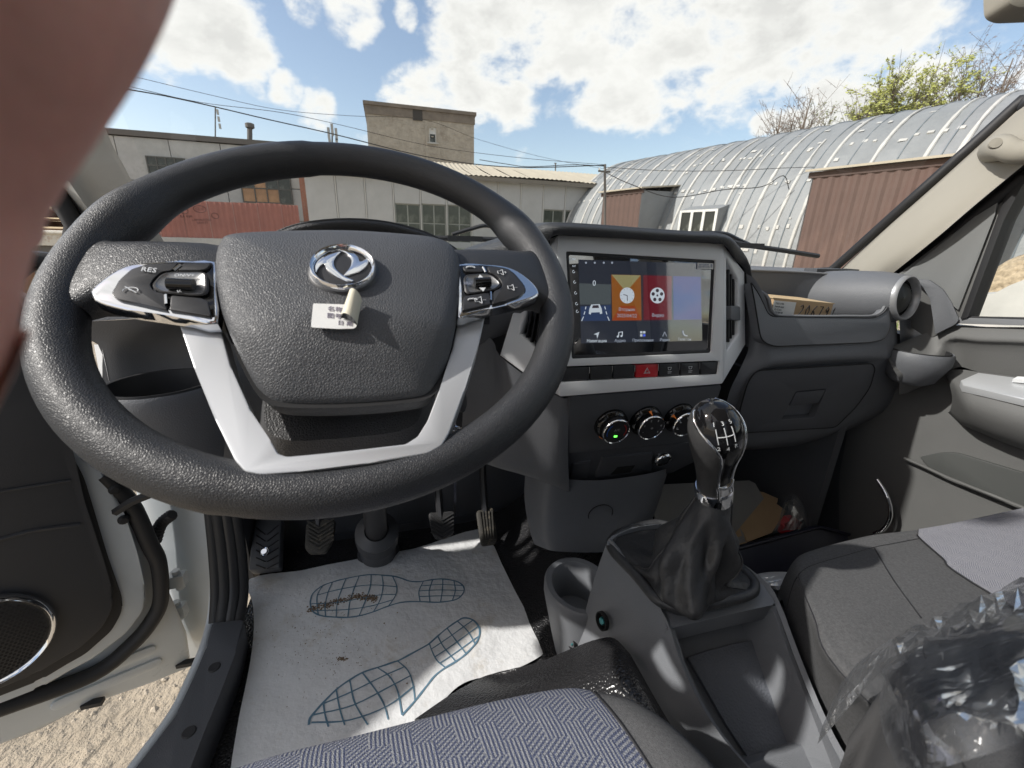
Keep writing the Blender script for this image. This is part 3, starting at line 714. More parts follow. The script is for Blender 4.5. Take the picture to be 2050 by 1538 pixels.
# ---------------------------------------------------------------- cab materials
dash_m = mat('dark grey grained plastic', (.138, .144, .157), .52, bump=('voronoi', 900, .0005, .6), vary=(9, .08), dirt=((.26, .26, .26), 650, .735))
dash_low = mat('charcoal grained plastic', (.080, .084, .094), .55, bump=('voronoi', 900, .0004, .5), vary=(9, .06))
mid_grey = mat('mid grey plastic', (.20, .205, .215), .55, bump=('voronoi', 1000, .0003, .4), vary=(8, .06))
black_pl = mat('black plastic', (.030, .030, .033), .42, vary=(12, .1))
black_gl = mat('gloss black', (.008, .008, .009), .06, spec=.45)
void_m = mat('deep black', (.010, .010, .011), .8)
leather = mat('black grained leather', (.031, .032, .035), .43, bump=('leather', 640, .00030, .55), spec=.5, vary=(14, .12))
pad_m = mat('dark grey grained pad', (.082, .085, .091), .48, bump=('leather', 520, .00036, .6), spec=.4, vary=(14, .1))
boot_m = mat('soft black leather', (.046, .047, .050), .42, bump=('noise', 38, .0045, .6), spec=.5)
silver = mat('silver paint', (.56, .57, .585), .38, metal=.4, bump=('noise', 2600, .00005, .3))
bezel_m = mat('satin grey silver paint', (.78, .79, .80), .42, metal=.05, bump=('noise', 2600, .00005, .3))
chrome = mat('chrome', (.82, .83, .85), .07, metal=1.0)
beige = mat('beige pillar trim', (.36, .335, .285), .8, bump=('noise', 900, .0004, .5), vary=(6, .05))
beige_d = mat('grey beige pillar trim', (.44, .44, .42), .75, bump=('noise', 900, .0004, .5), vary=(6, .05))
rubber = mat('black rubber', (.024, .024, .026), .6)
white_body = mat('white body paint', (.62, .66, .69), .32, coat=.3, vary=(7, .05), dirt=((.42, .39, .34), 9, .70))
door_pl = mat('black door plastic', (.042, .043, .048), .55, bump=('noise', 900, .0004, .5), vary=(8, .08))
rdoor_m = mat('dark grey door plastic', (.13, .13, .128), .6, bump=('noise', 700, .0005, .6), vary=(8, .06))
cloth_g = mat('grey woven cloth', (.112, .113, .117), .95, bump=('noise', 1100, .0010, .8), vary=(420, .28), spec=.25)
vinyl = mat('black pebbled vinyl', (.026, .026, .028), .26, bump=('voronoi', 330, .0016, .9), spec=.7)
paper_m = mat('white paper mat', (.80, .81, .82), .85, bump=('noise', 16, .010, .6), vary=(14, .05), dirt=((.62, .58, .52), 9, .545))
print_b = mat('blue print', (.13, .24, .33), .8)
soil = mat('brown soil', (.21, .15, .10), .95)
cardb = mat('brown cardboard', (.52, .36, .21), .85, vary=(20, .08), bump=('noise', 160, .0006, .4))
cardb_top = mat('pale cardboard', (.58, .43, .25), .85, vary=(20, .08), bump=('noise', 160, .0006, .4))
white_lbl = mat('white label paper', (.78, .78, .76), .7, vary=(60, .05))
ink = mat('black ink', (.02, .02, .022), .7)
white_ink = mat('white print', (.70, .72, .74), .6)
orange_i = mat('orange mark', (.75, .20, .02), .5)
skin = mat('warm skin', (.72, .36, .285), .5, vary=(70, .22), bump=('noise', 380, .0006, .5))
MATS['warm skin'].node_tree.nodes['Principled BSDF'].inputs['Subsurface Weight'].default_value = .35; MATS['warm skin'].node_tree.nodes['Principled BSDF'].inputs['Subsurface Scale'].default_value = .004
con_m = mat('grey console plastic', (.21, .22, .238), .5, bump=('voronoi', 900, .0005, .6), vary=(9, .08), dirt=((.34, .34, .34), 600, .72))
win_glass = glass_mat('clear window glass', (.97, .985, .98), .55, white=.008)

# ---------------------------------------------------------------- cab shell
XL, XR, ZF = -.36, 1.0, -.70
cab = thing('truck_cab', 'cab shell around the windscreen with beige pillars and black rubber seals', 'truck cab', (.32, .3, ZF))
def cab_shell():
    m = MB(); m.box((.385, .17, ZF - .03), (1.37, 1.62, .05)); m.build('cab_floor', dash_low, cab)
    m = MB(); m.box((.33, .99, -.40), (1.5, .04, .68)); m.box((.33, .96, -.08), (1.44, .03, .06)); m.build('firewall', dash_low, cab)
    m = MB(); m.box((.33, -.62, -.40), (1.44, .04, .56)); m.box((-.32, -.62, .27), (.14, .04, .76)); m.box((.98, -.62, .27), (.14, .04, .76)); m.box((.33, -.62, .68), (1.16, .04, .26)); m.build('rear_wall', beige_d, cab)
    m = MB(); m.box((.33, -.62, .215), (1.16, .006, .67)); m.build('added_rear_window', win_glass, cab)  # unseen window, added so more light from behind reaches the dash
    m = MB(); m.box((-.335, .925, -.41), (.02, .13, .64)); m.build('kick_panel', dash_low, cab)
    m = MB(); m.add([V((-.30, -.64, .76)), V((.96, -.64, .76)), V((.90, .24, .78)), V((-.24, .24, .78)), V((-.30, -.64, .82)), V((.96, -.64, .82)), V((.90, .24, .84)), V((-.24, .24, .84))],
        [(0, 1, 2, 3), (4, 7, 6, 5), (0, 4, 5, 1), (1, 5, 6, 2), (2, 6, 7, 3), (3, 7, 4, 0)]); m.build('roof', beige, cab, 20)
    # left and right inner sides below the doors, rear corner posts
    m = MB(); m.box((-.375, -.55, -.05), (.06, .18, 1.3)); m.box((1.03, -.50, -.05), (.05, .26, 1.3)); m.build('rear_post', beige_d, cab)
    m = MB(); m.box((1.045, .74, -.46), (.05, .52, .60)); m.box((.90, .78, -.52), (.02, .36, .44)); m.build('kick_panel', dash_low, cab)
cab_shell()
# windscreen pillars: left then right
def lpillar():
    ys = (250, 330, 400, 470, 520, 560)
    rows = [[pX(x, y, v) for x, y in zip(xs, ys)] for xs, v in (((60, 115, 163, 211, 245, 272), -.405), ((100, 150, 196, 240, 273, 298), -.392), ((150, 196, 240, 280, 312, 336), -.365), ((208, 247, 284, 320, 350, 372), -.335))]
    # carry the pillar up to the roof
    for r in rows: r.insert(0, r[0] + V((.04, -.16, .20))); r.insert(0, r[0] + V((.05, -.2, .26)))
    patch('windscreen_pillar', rows, beige_d, cab, 4, label='grey left windscreen pillar', thick=(-.03, .03, 0))
    a = [pX(x, y, -.44) for x, y in ((95, 300), (118, 395), (150, 445), (176, 490), (190, 540))]
    a = [a[0] + V((.06, -.3, .42)), a[0] + V((.03, -.14, .2))] + a
    m = MB(); m.tube(spline(a, 4), .013, 8); m.build('door_seal', rubber, cab)
lpillar()
def rpillar():
    pY = lambda x, y, v: globals()['pY'](x, y, v * 1.07)
    up_e = [pY(2110, 165, .50), pY(2050, 215, .535), pY(1950, 305, .565), pY(1850, 395, .60), pY(1770, 466, .645), pY(1690, 540, .70), pY(1668, 566, .715)]
    lo_e = [pY(2110, 285, .44), pY(2050, 330, .465), pY(1955, 408, .50), pY(1885, 468, .53), pY(1830, 513, .56), pY(1782, 552, .60), pY(1760, 575, .62)]
    mid = [(a + b) / 2 + V((-.012, -.010, .004)) for a, b in zip(up_e, lo_e)]
    q1 = [a * .72 + b * .28 + V((-.009, -.008, .003)) for a, b in zip(up_e, lo_e)]; q3 = [a * .25 + b * .75 + V((-.010, -.006, .003)) for a, b in zip(up_e, lo_e)]
    rows = [up_e, q1, mid, q3, lo_e]
    for r in rows: r.insert(0, r[0] + V((-.02, -.05, .12))); r.insert(0, r[0] + V((-.05, -.09, .2)))
    patch('windscreen_pillar', rows, beige, cab, 4, label='beige right windscreen pillar with a grab handle', thick=(.03, .03, 0))
    # grab handle
    pil = bpy.data.objects['windscreen_pillar.001']
    p = [pY(1990, 300, .475), pY(2004, 288, .46), pY(2030, 290, .445), pY(2080, 268, .42), pY(2140, 225, .39)]
    m = MB(); m.tube(spline([pY(1993, 300, .535), pY(2000, 296, .50), pY(2012, 297, .48), pY(2040, 306, .462), pY(2090, 300, .44), pY(2160, 260, .41), pY(2200, 215, .42)], 5), [.022, .022, .022, .021, .02, .02, .019, .018, .018, .017, .017] + [.016] * 20, 14)
    m.build('grab_handle', beige, pil, 60)
    c = pY(1992, 288, .462); 
    m = MB(); m.lathe(c, (-.75, -.6, .2), [(.0, .004), (.007, .0035), (.008, .0)], 20); m.build('handle_cap', beige, pil, 50)
    # black door opening seal below the pillar
    lo2 = [pY(x, y, v) for x, y, v in ((2110, 312, .45), (2050, 355, .475), (1955, 430, .515), (1885, 488, .55), (1830, 530, .585), (1790, 560, .625), (1765, 585, .65))]
    m = MB(); m.tube(spline([lo2[0] + V((-.06, -.15, .3))] + lo2, 4), .011, 10); m.build('door_seal', rubber, cab, 60)
    lo1 = [a + V((.012, .01, -.002)) for a in lo_e[2:]]; lo3 = [pY(x, y, v) for x, y, v in ((2110, 335, .455), (2050, 376, .48), (1955, 450, .52), (1885, 505, .555), (1830, 545, .59), (1790, 575, .63), (1765, 600, .655))]
    patch('seal_carrier', [lo1, [a + V((.01, .012, 0)) for a in lo2], [a + V((.012, .012, 0)) for a in lo3]], rubber, cab, 3, 3)
rpillar()
# windscreen, its black seal and wipers
WB = [V((-.325, .80, -.02)), pY(345, 497, .86), pY(440, 503, .92), V((.05, .965, -.035)), V((.40, .965, -.04)), pY(1500, 538, .90), pY(1600, 543, .845), pY(1665, 541, .785)]
RE = [pY(x, y, v) for x, y, v in ((1678, 530, .776), (1770, 448, .709), (1850, 377, .660), (1950, 288, .622), (2050, 198, .590), (2110, 150, .552))]
LE = [pX(x, y, -.335) + V((0, .02, 0)) for x, y in ((346, 494), (306, 430), (268, 365), (236, 300), (192, 225))]
def windscreen():
    top_l = LE[-1] + V((.09, -.48, .62)); top_r = RE[-1] + V((-.07, -.25, .45))
    m = MB(); m.tube(spline(WB[1:] , 6), .007, 8); m.tube(spline([WB[-1]] + RE + [top_r], 5), .0095, 8);
    m.build('windscreen_seal', rubber, cab, 60)
    bl, br = LE[0], RE[0]
    rows = []
    for k in range(7):
        t = k / 6
        a = LE[0].lerp(top_l, t); b = WB[-1].lerp(top_r, t); row = []
        mids = [V((.05, .975, -.03)), V((.40, .975, -.03)), V((.75, .90, -.03))]
        mt = [V((.05, .33, .79)), V((.40, .34, .79)), V((.72, .29, .79))]
        row = [a] + [p.lerp(q, t) for p, q in zip(mids, mt)] + [b]
        rows.append(row)
    g = patch('windscreen', rows, win_glass, cab, 4, 1)
    # etched marks low on the glass
    mk = mat('etched glass mark', (.16, .06, .05), .8)
    P0 = pX(388, 425, -.29); ry = ray(388, 425).normalized(); rgt = V((.97, .15, .05)).normalized(); upv = V((0, -.45, .85))
    O = LE[1].lerp(LE[0], .4) + V((.05, .045, 0)); d = ray(392, 421); O = d * (O.length / d.length) * .99
    m = MB()
    def circ(cx, cy, rx, ry_, w=.0006): m.tube([O + rgt * (cx + rx * math.cos(k * .2618)) + upv * (cy + ry_ * math.sin(k * .2618)) for k in range(24)], w, 4, True)
    circ(-.017, 0, .006, .006); circ(.006, .002, .0085, .006); circ(.024, -.010, .005, .005)
    m.build('etched_mark', mk, g, 0)
    text_mesh('etched_text', 'E4 43R', .006, O + rgt * -.016 - upv * .011, rgt, upv, mk, g, .0002)
    text_mesh('etched_text', 'CCC', .006, O + rgt * .006 + upv * .002, rgt, upv, mk, g, .0002)
    text_mesh('etched_text', 'LAMINATED\nSAFETY', .005, O + rgt * .003 - upv * .020, rgt, upv, mk, g, .0002)
    # wiper arms and blades outside the glass
    for pts, arm in (([(868, 477), (930, 478), (1000, 480), (1070, 484)], [(905, 470), (945, 458), (975, 452), (1010, 462)]), ([(1462, 484), (1500, 492), (1570, 502), (1638, 513)], [(1400, 466), (1450, 468), (1478, 480), (1500, 490)])):
        b = MB(); b.tube([pY(x, y, 1.02 - (x > 1300) * .10) for x, y in pts], .006, 6); b.box(pY(*pts[1], 1.02 - (pts[0][0] > 1300) * .10), (.08, .014, .012)); w = b.build('wiper_blade', rubber, cab)
        b = MB(); b.tube(spline([pY(x, y, 1.05 - (x > 1300) * .10) for x, y in arm], 4), .005, 6); b.build('wiper_arm', black_pl, w)
windscreen()
def visor():
    m = MB(); c = pY(2040, -8, .30)
    rows = [[c + V((x * .10, 0, z)) for x in (-.28, -.2, 0, .8, 1.5)] for z in (0, .012)]
    poly = rpoly([(2017, -30), (2019, 6), (2040, 16), (2200, 10), (2200, -200), (2025, -200)], 16)
    slab('sun_visor', [pP(x, y, c, V((-.3, -1, .2)).normalized()) for x, y in poly], (-.3, -1, .2), .018, beige, cab, .006)
visor()
def sills():
    # rubber seals and black sill trim by the driver door
    tr = rpoly([(424, 1246), (489, 1240), (470, 1312), (438, 1395), (410, 1462), (378, 1545), (330, 1640), (200, 1640), (272, 1538), (353, 1430), (391, 1350), (414, 1294)], 8)
    s = slab('sill_trim', [pZ(x, y, -.640) for x, y in tr], (0, 0, 1), .16, dash_low, cab, .006, label='black sill trim below the open driver door')
    for x, y, r in ((429, 1336, .0085), (378, 1466, .0085)):
        m = MB(); m.lathe(pZ(x, y, -.6395), (0, 0, 1), [(0, .0012), (r - .001, .0012), (r, 0), (r, -.002)], 24); m.build('screw_cap', rubber, s, 30)
    z = [(426, 990, -.36), (429, 1080, -.48), (434, 1160, -.58), (428, 1240, -.645)]
    for k, (dx, r) in enumerate(((0, .010), (16, .011), (34, .012), (52, .011))):
        pts = [pX(412 + dx * .9, 940, -.335 + k * .012), pX(420 + dx * .95, 1020, -.335 + k * .012), pX(428 + dx, 1100, -.335 + k * .012), pX(433 + dx, 1180, -.335 + k * .012), pX(430 + dx * .9, 1246, -.335 + k * .012)]
        m = MB(); m.tube(spline([pts[0] + V((0, .03, .3))] + pts, 4), r, 8); m.build('door_seal', rubber if k != 2 else black_pl, cab, 60)
    # white body edge along the sill and the door jamb
    ed = [(430, 1040), (431, 1120), (428, 1200), (421, 1250), (408, 1300), (386, 1352), (348, 1430), (268, 1538), (190, 1640)]
    m = MB(); m.tube(spline([pX(ed[0][0] - 8, 900, -.352)] + [pX(x, y, -.352) for x, y in ed[:4]] + [pZ(x, y, -.655) for x, y in ed[4:]], 4), .008, 8); m.build('body_flange', white_body, cab, 60)
    jamb = rpoly([(250, 880), (395, 900), (428, 1000), (434, 1120), (430, 1240), (408, 1322), (352, 1340), (310, 1330), (296, 1100)], 6)
    slab('door_jamb', [pP(x, y, (-.40, .84, -.5), V((-.35, -.94, 0)).normalized()) for x, y in jamb], (-.35, -.94, 0), .02, white_body, cab, .004)
sills()
# ---------------------------------------------------------------- open driver door
A68 = rad(56); DD = V((-math.sin(A68), -math.cos(A68), 0)); DN = V((math.cos(A68), -math.sin(A68), 0)); DH = V((-.42, .80, 0))
def pd(x, y, h=0): return pP(x, y, DH, DN, h)
def driver_door():
    t = thing('driver_door', 'open driver door with black inner panel, round speaker and white edge', 'door', DH + V((0, 0, -.85)))
    outer = [(385, 1337), (300, 1372), (186, 1412), (80, 1460), (0, 1495)]
    rest = [(110, 640), (190, 850), (262, 1000), (310, 1120), (345, 1200), (375, 1270)]
    dp = lambda s, z, h=0: DH + DD * s + V((0, 0, z)) + DN * h
    op = [pd(x, y, -.004) for x, y in outer] + [dp(.42, -.76, -.004), dp(.9, -.74, -.004), dp(1.05, -.66, -.004), dp(1.06, -.03, -.004), dp(.12, -.03, -.004)] + [pd(x, y, -.004) for x, y in rest]
    slab('door_shell', op, DN, .09, white_body, t, .008)
    seal = [(206, 950), (262, 1010), (300, 1090), (318, 1130), (322, 1199), (305, 1241), (265, 1289), (186, 1350), (0, 1418), (-150, 1470)]
    m = MB(); m.tube(spline([pd(x, y, .012) for x, y in seal], 5), .013, 8); m.build('door_seal', rubber, t, 60)
    wh = rpoly([(95, 790), (146, 905), (208, 950), (250, 1030), (276, 1110), (292, 1183), (289, 1223), (255, 1268), (186, 1321), (80, 1377), (-10, 1412), (-160, 1465), (-300, 1400), (-200, 800)], 14)
    slab('inner_frame', [pd(x, y, .022) for x, y in wh], DN, .03, white_body, t, .008)
    rb = rpoly([(75, 760), (128, 880), (170, 960), (215, 1110), (246, 1199), (245, 1228), (225, 1264), (172, 1311), (80, 1362), (-10, 1400), (-200, 1450), (-300, 1000), (-200, 700)], 14)
    slab('panel_gasket', [pd(x, y, .028) for x, y in rb], DN, .02, rubber, t, .004)
    pnl = rpoly([(40, 600), (95, 780), (146, 900), (168, 1000), (204, 1110), (226, 1185), (226, 1222), (206, 1258), (160, 1300), (70, 1350), (-10, 1385), (-220, 1420), (-300, 1000), (-200, 560)], 14)
    pn = slab('door_panel', [pd(x, y, .040) for x, y in pnl], DN, .02, door_pl, t, .006)
    # soft crease lines and pocket ridge on the panel
    m = MB(); m.tube(spline([pd(x, y, .041) for x, y in ((-60, 1000), (0, 985), (60, 975), (142, 962))], 4), .0022, 6); m.tube(spline([pd(x, y, .040) for x, y in ((-60, 1090), (0, 1080), (70, 1062), (160, 1050))], 4), .0035, 6); m.build('panel_ridge', door_pl, pn, 60)
    # speaker
    c = pd(22, 1270, .040); sx, sy = .062, .066
    e1 = DD; e2 = V((0, 0, 1))
    # measured ring: right extreme (122,1262), top (20,1183), bottom (0,1365)
    right = pd(118, 1258, .045); topp = pd(10, 1183, .045); bot = pd(0, 1362, .045)
    cz = (topp.z + bot.z) / 2; rz = (topp.z - bot.z) / 2; cc = right + DD * rz * 1.02; cc.z = cz
    ringp = lambda k, r, h: cc + DD * (r * rz * math.cos(k)) + V((0, 0, r * rz * math.sin(k))) + DN * h
    K = [2 * math.pi * i / 64 for i in range(64)]
    m = MB(); m.loft([[ringp(k, 1.06, -.004) for k in K], [ringp(k, 1.05, .006) for k in K], [ringp(k, .99, .009) for k in K], [ringp(k, .93, .006) for k in K], [ringp(k, .92, -.002) for k in K]]); m.build('speaker_ring', chrome, t, 60)
    gm = bpy.data.materials.new('perforated grille'); gm.use_nodes = True; nt = gm.node_tree; b = nt.nodes['Principled BSDF']; b.inputs['Base Color'].default_value = (.022, .022, .022, 1); b.inputs['Roughness'].default_value = .5
    m = MB(); m.loft([[ringp(k, r, .004 + .006 * (1 - r * r)) for k in K] for r in (.92, .7, .45, .2, .02)]); g = m.build('speaker_grille', black_pl, t, 60)
    m = MB(); st = .0052
    hx = lambda u, v: [cc + DD * (u + .0019 * math.cos(q * 1.0472)) + V((0, 0, v + .0019 * math.sin(q * 1.0472))) + DN * (.0048 + .006 * (1 - ((u * u + v * v) / rz ** 2))) for q in range(6)]
    n = int(rz / st) + 1
    for i in range(-n, n + 1):
        for j in range(-n, n + 1):
            u = i * st + (st / 2 if j % 2 else 0); v = j * st * .88
            if u * u + v * v < (rz * .89) ** 2 and -u < .9 * rz + .1: m.add(hx(u, v), [tuple(range(6))])
    tag(m.build('grille_hole', void_m, t, 0), kind='stuff')
    # pressed stiffening ribs in the white shell
    for a, b in (((55, 1405), (300, 1305)), ((118, 1412), (312, 1330))):
        pa, pb = pd(*a, .001), pd(*b, .001); dr = (pb - pa).normalized(); nn = DN.cross(dr).normalized()
        o = []
        for k in range(9): o.append(pb + dr * .010 * math.sin(math.pi * k / 8) + nn * .010 * math.cos(math.pi * k / 8))
        for k in range(9): o.append(pa - dr * .010 * math.sin(math.pi * k / 8) - nn * .010 * math.cos(math.pi * k / 8))
        slab('pressed_rib', o, DN, .012, white_body, t, .003)
    # window frame standing up from the hinge end
    fr = [pd(95, 800, .02), pd(60, 520, .0), pd(105, 440, 0), pd(70, 380, 0), pd(20, 200, 0)]
    m = MB(); m.tube([pd(112, 640, .0), pd(140, 520, 0), pd(150, 455, 0), pd(118, 395, 0), pd(60, 250, 0) ], .012, 8); m.build('window_frame', rubber, t, 60)
    m = MB(); m.tube([pd(-120, 640, .012), pd(0, 560, .012), pd(60, 520, .012), pd(140, 530, .012)], .014, 8); m.build('waist_seal', rubber, t, 60)
    # hinges, check strap and loom
    for y in (1160, 1222):
        c = pP(356, y, (-.40, .82, -.5), V((-.35, -.94, 0)).normalized(), .012); m = MB(); m.box(c, (.028, .02, .026)); m.box(c + V((-.02, 0, .004)), (.03, .014, .016)); h = m.build('hinge', white_body, t)
        m = MB(); m.lathe(c + V((0, 0, -.022)), (0, 0, 1), [(0, 0), (.007, 0), (.007, .044), (0, .044)], 14); m.build('hinge_pin', white_body, h)
    m = MB(); m.tube(spline([pP(x, y, (-.40, .82, -.5), V((-.35, -.94, 0)).normalized(), h) for x, y, h in ((345, 1030, .02), (322, 1050, .02), (310, 1085, .02))], 10), [.011 if i % 2 else .0085 for i in range(21)], 10); m.build('wiring_boot', rubber, t, 30)
    m = MB(); m.tube([pd(232, 1025, .03), pd(262, 1005, .05), pd(300, 990, .07)], .007, 6); m.build('check_strap', rubber, t)
    for x, y in ((229, 980), (247, 1040)):
        m = MB(); m.lathe(pd(x, y, .022), DN, [(.008, -.002), (.008, .003), (.005, .006), (0, .006)], 12); m.build('bumper_stop', rubber, t)
    m = MB()
    for x, y, s in ((186, 1408, .012), (372, 1328, .012)): m.box(pd(x, y, .002), (.03, .012, .008))
    m.build('drain_clip', rubber, t)
driver_door()

# ---------------------------------------------------------------- passenger door
def passenger_door():
    t = thing('passenger_door', 'closed passenger door with grey armrest, silver switch plate and window', 'door', (XR, .35, ZF))
    X = XR
    g = [[(1770, 700, -.10), (1850, 668, -.02), (1905, 652, 0), (1960, 655, 0), (2050, 656, 0), (2200, 660, 0), (2500, 670, 0)],
         [(1790, 742, -.10), (1860, 705, -.025), (1900, 677, -.012), (1960, 680, -.012), (2050, 683, -.012), (2200, 690, -.012), (2500, 705, -.012)],
         [(1800, 760, -.09), (1870, 722, -.03), (1905, 690, -.002), (1960, 694, -.002), (2050, 698, -.002), (2200, 706, -.002), (2500, 725, -.002)],
         [(1800, 790, -.05), (1880, 752, -.01), (1920, 735, .01), (1960, 745, .01), (2050, 757, .01), (2200, 775, .01), (2500, 810, .01)]]
    patch('door_panel', [[pX(x, y, X + o) for x, y, o in r] for r in g], rdoor_m, t, 4, label='upper grey door panel under the window ledge', thick=(.02, 0, 0))
    # lower panel
    low = [[(1700, 720, .0), (1800, 730, .0), (1900, 730, .01), (2050, 750, .01), (2300, 790, .01)], [(1700, 830, .0), (1800, 810, .0), (1900, 815, .0), (2050, 850, .0), (2300, 900, 0)], [(1690, 900, .0), (1790, 905, .0), (1900, 925, .0), (2050, 950, .0), (2300, 990, 0)], [(1680, 960, .005), (1790, 980, .005), (1900, 1010, .005), (2050, 1050, .005), (2300, 1110, 0)], [(1680, 1060, .005), (1790, 1100, .005), (1900, 1150, .005), (2050, 1210, 0), (2300, 1300, 0)], [(1680, 1200, 0), (1790, 1240, 0), (1900, 1290, 0), (2050, 1350, 0), (2300, 1450, 0)]]
    patch('lower_panel', [[pX(x, y, X + .012 + o) for x, y, o in r] for r in low], rdoor_m, t, 4, thick=(.02, 0, 0))
    poc = rpoly([(1840, 915), (1885, 905), (1915, 907), (2050, 948), (2300, 1020), (2300, 1120), (2052, 1018), (1870, 948)], [6, 14, 10, 4, 4, 4, 4, 16])
    slab('pocket_insert', [pX(x, y, X + .004) for x, y in poc], (-1, 0, 0), .01, mat('smooth dark grey panel', (.075, .078, .076), .5), t, .003)
    m = MB(); m.tube(spline([pX(x, y, X + .002) for x, y in ((1810, 918), (1846, 933), (1900, 958), (1980, 990), (2060, 1022), (2300, 1120))], 4), .0035, 6); m.build('pocket_ridge', rdoor_m, t, 60)
    # armrest: a long bolster standing out from the panel with the silver switch plate on top
    ar = [[(1885, 740, .012), (1925, 740, .008), (1960, 745, .008), (2050, 756, .008), (2300, 790, .008)],
          [(1892, 750, -.006), (1915, 757, -.02), (1960, 762, -.03), (2050, 776, -.03), (2300, 822, -.03)],
          [(1900, 768, -.020), (1922, 778, -.044), (1960, 786, -.052), (2050, 809, -.056), (2300, 874, -.056)],
          [(1906, 796, -.022), (1928, 812, -.052), (1960, 824, -.06), (2050, 855, -.064), (2300, 930, -.064)],
          [(1902, 822, -.006), (1928, 845, -.024), (1960, 860, -.032), (2050, 894, -.034), (2300, 970, -.034)],
          [(1895, 826, .02), (1925, 850, .02), (1960, 866, .02), (2050, 902, .02), (2300, 980, .02)]]
    patch('armrest', [[pX(x, y, X + o) for x, y, o in r] for r in ar], rdoor_m, t, 4, 4, 60)
    pl = [(1922, 765, .047), (1957, 750, .012), (2050, 763, .012), (2300, 800, .012), (2300, 868, .064), (2050, 804, .064), (1960, 783, .06), (1927, 776, .053)]
    O = pX(1930, 775, X - .05); nn = V((-.22, 0, 1)).normalized()
    p = slab('switch_plate', [pX(x, y, X - o) + V((0, 0, .004)) for x, y, o in pl], nn, .012, silver, t, .002)
    sw = rpoly([(2022, 770), (2032, 764), (2090, 768), (2090, 776)], 2)
    slab('window_switch', [pX(x, y, X - .03) + V((0, 0, .009)) for x, y in sw], nn, .005, bezel_m, p, .001)
    # speaker ring low on the door
    m = MB(); m.tube(spline([pX(x, y, X - .02) for x, y in ((1756, 960), (1772, 985), (1782, 1015), (1781, 1040), (1768, 1060), (1750, 1068))], 5), .004, 8); m.build('speaker_trim', chrome, t, 60)
    # triangular mirror cover and its framing
    tri = rpoly([(1800, 556), (1990, 402), (1998, 404), (1992, 430), (1918, 622), (1900, 606), (1886, 583), (1858, 566), (1822, 560)], [3, 5, 3, 4, 4, 4, 8, 8, 4])
    slab('mirror_cover', [pP(x, y, pX(1990, 402, .985), V((-.97, -.25, 0)).normalized()) for x, y in tri], (-.97, -.25, 0), .015, mat('grey mirror cover plastic', (.20, .205, .205), .6, bump=('noise', 900, .0004, .5)), t, .003, label='grey triangular mirror cover')
    fr = rpoly([(1788, 556), (2010, 388), (2018, 392), (2010, 420), (1930, 640), (1860, 680), (1800, 640)], 4)
    slab('corner_frame', [pP(x, y, pX(1990, 402, .990), V((-.97, -.25, 0)).normalized()) for x, y in fr], (-.97, -.25, 0), .015, rdoor_m, t, .003)
    sail = rpoly([(1830, 558), (1862, 562), (1888, 580), (1905, 606), (1920, 640), (1912, 650), (1872, 670), (1868, 640), (1862, 600), (1848, 575)], 4)
    slab('sail_panel', [pP(x, y, pX(1900, 600, .975), V((-.9, -.42, 0)).normalized()) for x, y in sail], (-.9, -.42, 0), .02, dash_m, t, .004)
    bar = rpoly([(2012, 392), (2040, 352), (2110, 250), (2130, 250), (2044, 376), (2010, 440), (1937, 636), (1922, 640)], 3)
    slab('window_channel', [pX(x, y, .986) for x, y in bar], (-1, 0, 0), .03, rubber, t, .004)
    top = rpoly([(1795, 548), (2060, 344), (2140, 250), (2140, 190), (2060, 318), (1790, 545)], 2)
    led = rpoly([(1915, 636), (2050, 640), (2400, 652), (2400, 664), (2050, 652), (1912, 648)], 2)
    slab('waist_seal', [pX(x, y, .990) for x, y in led], (-1, 0, 0), .02, mid_grey, t, .002)
    m = MB(); m.tube([pX(x, y, .996) for x, y in ((1925, 637), (2050, 640), (2400, 652))], .004, 6); m.build('glass_seal', rubber, t)
    gl = [pX(1930, 640, 1.01), pX(2012, 420, 1.005) , V((.99, .40, .30)), V((.95, .25, .56)), V((.95, -.30, .56)), V((1.01, -.36, -.13))]
    slab('door_window', gl, (-1, 0, .05), .004, win_glass, t)
    m = MB(); m.tube(spline([pX(2140, 230, .985), V((.985, .33, .38)), V((.955, .22, .57)), V((.95, -.28, .57)), V((.98, -.36, .3)), V((1.0, -.37, -.14))], 4), .02, 8); m.build('window_frame', rubber, t, 60)
    m = MB(); m.box((1.06, .02, -.42), (.05, 1.1, .58)); m.build('door_shell', white_body, t)
    m = MB(); m.box((1.026, .02, -.42), (.012, 1.1, .56)); m.build('inner_skin', dash_low, t)
passenger_door()
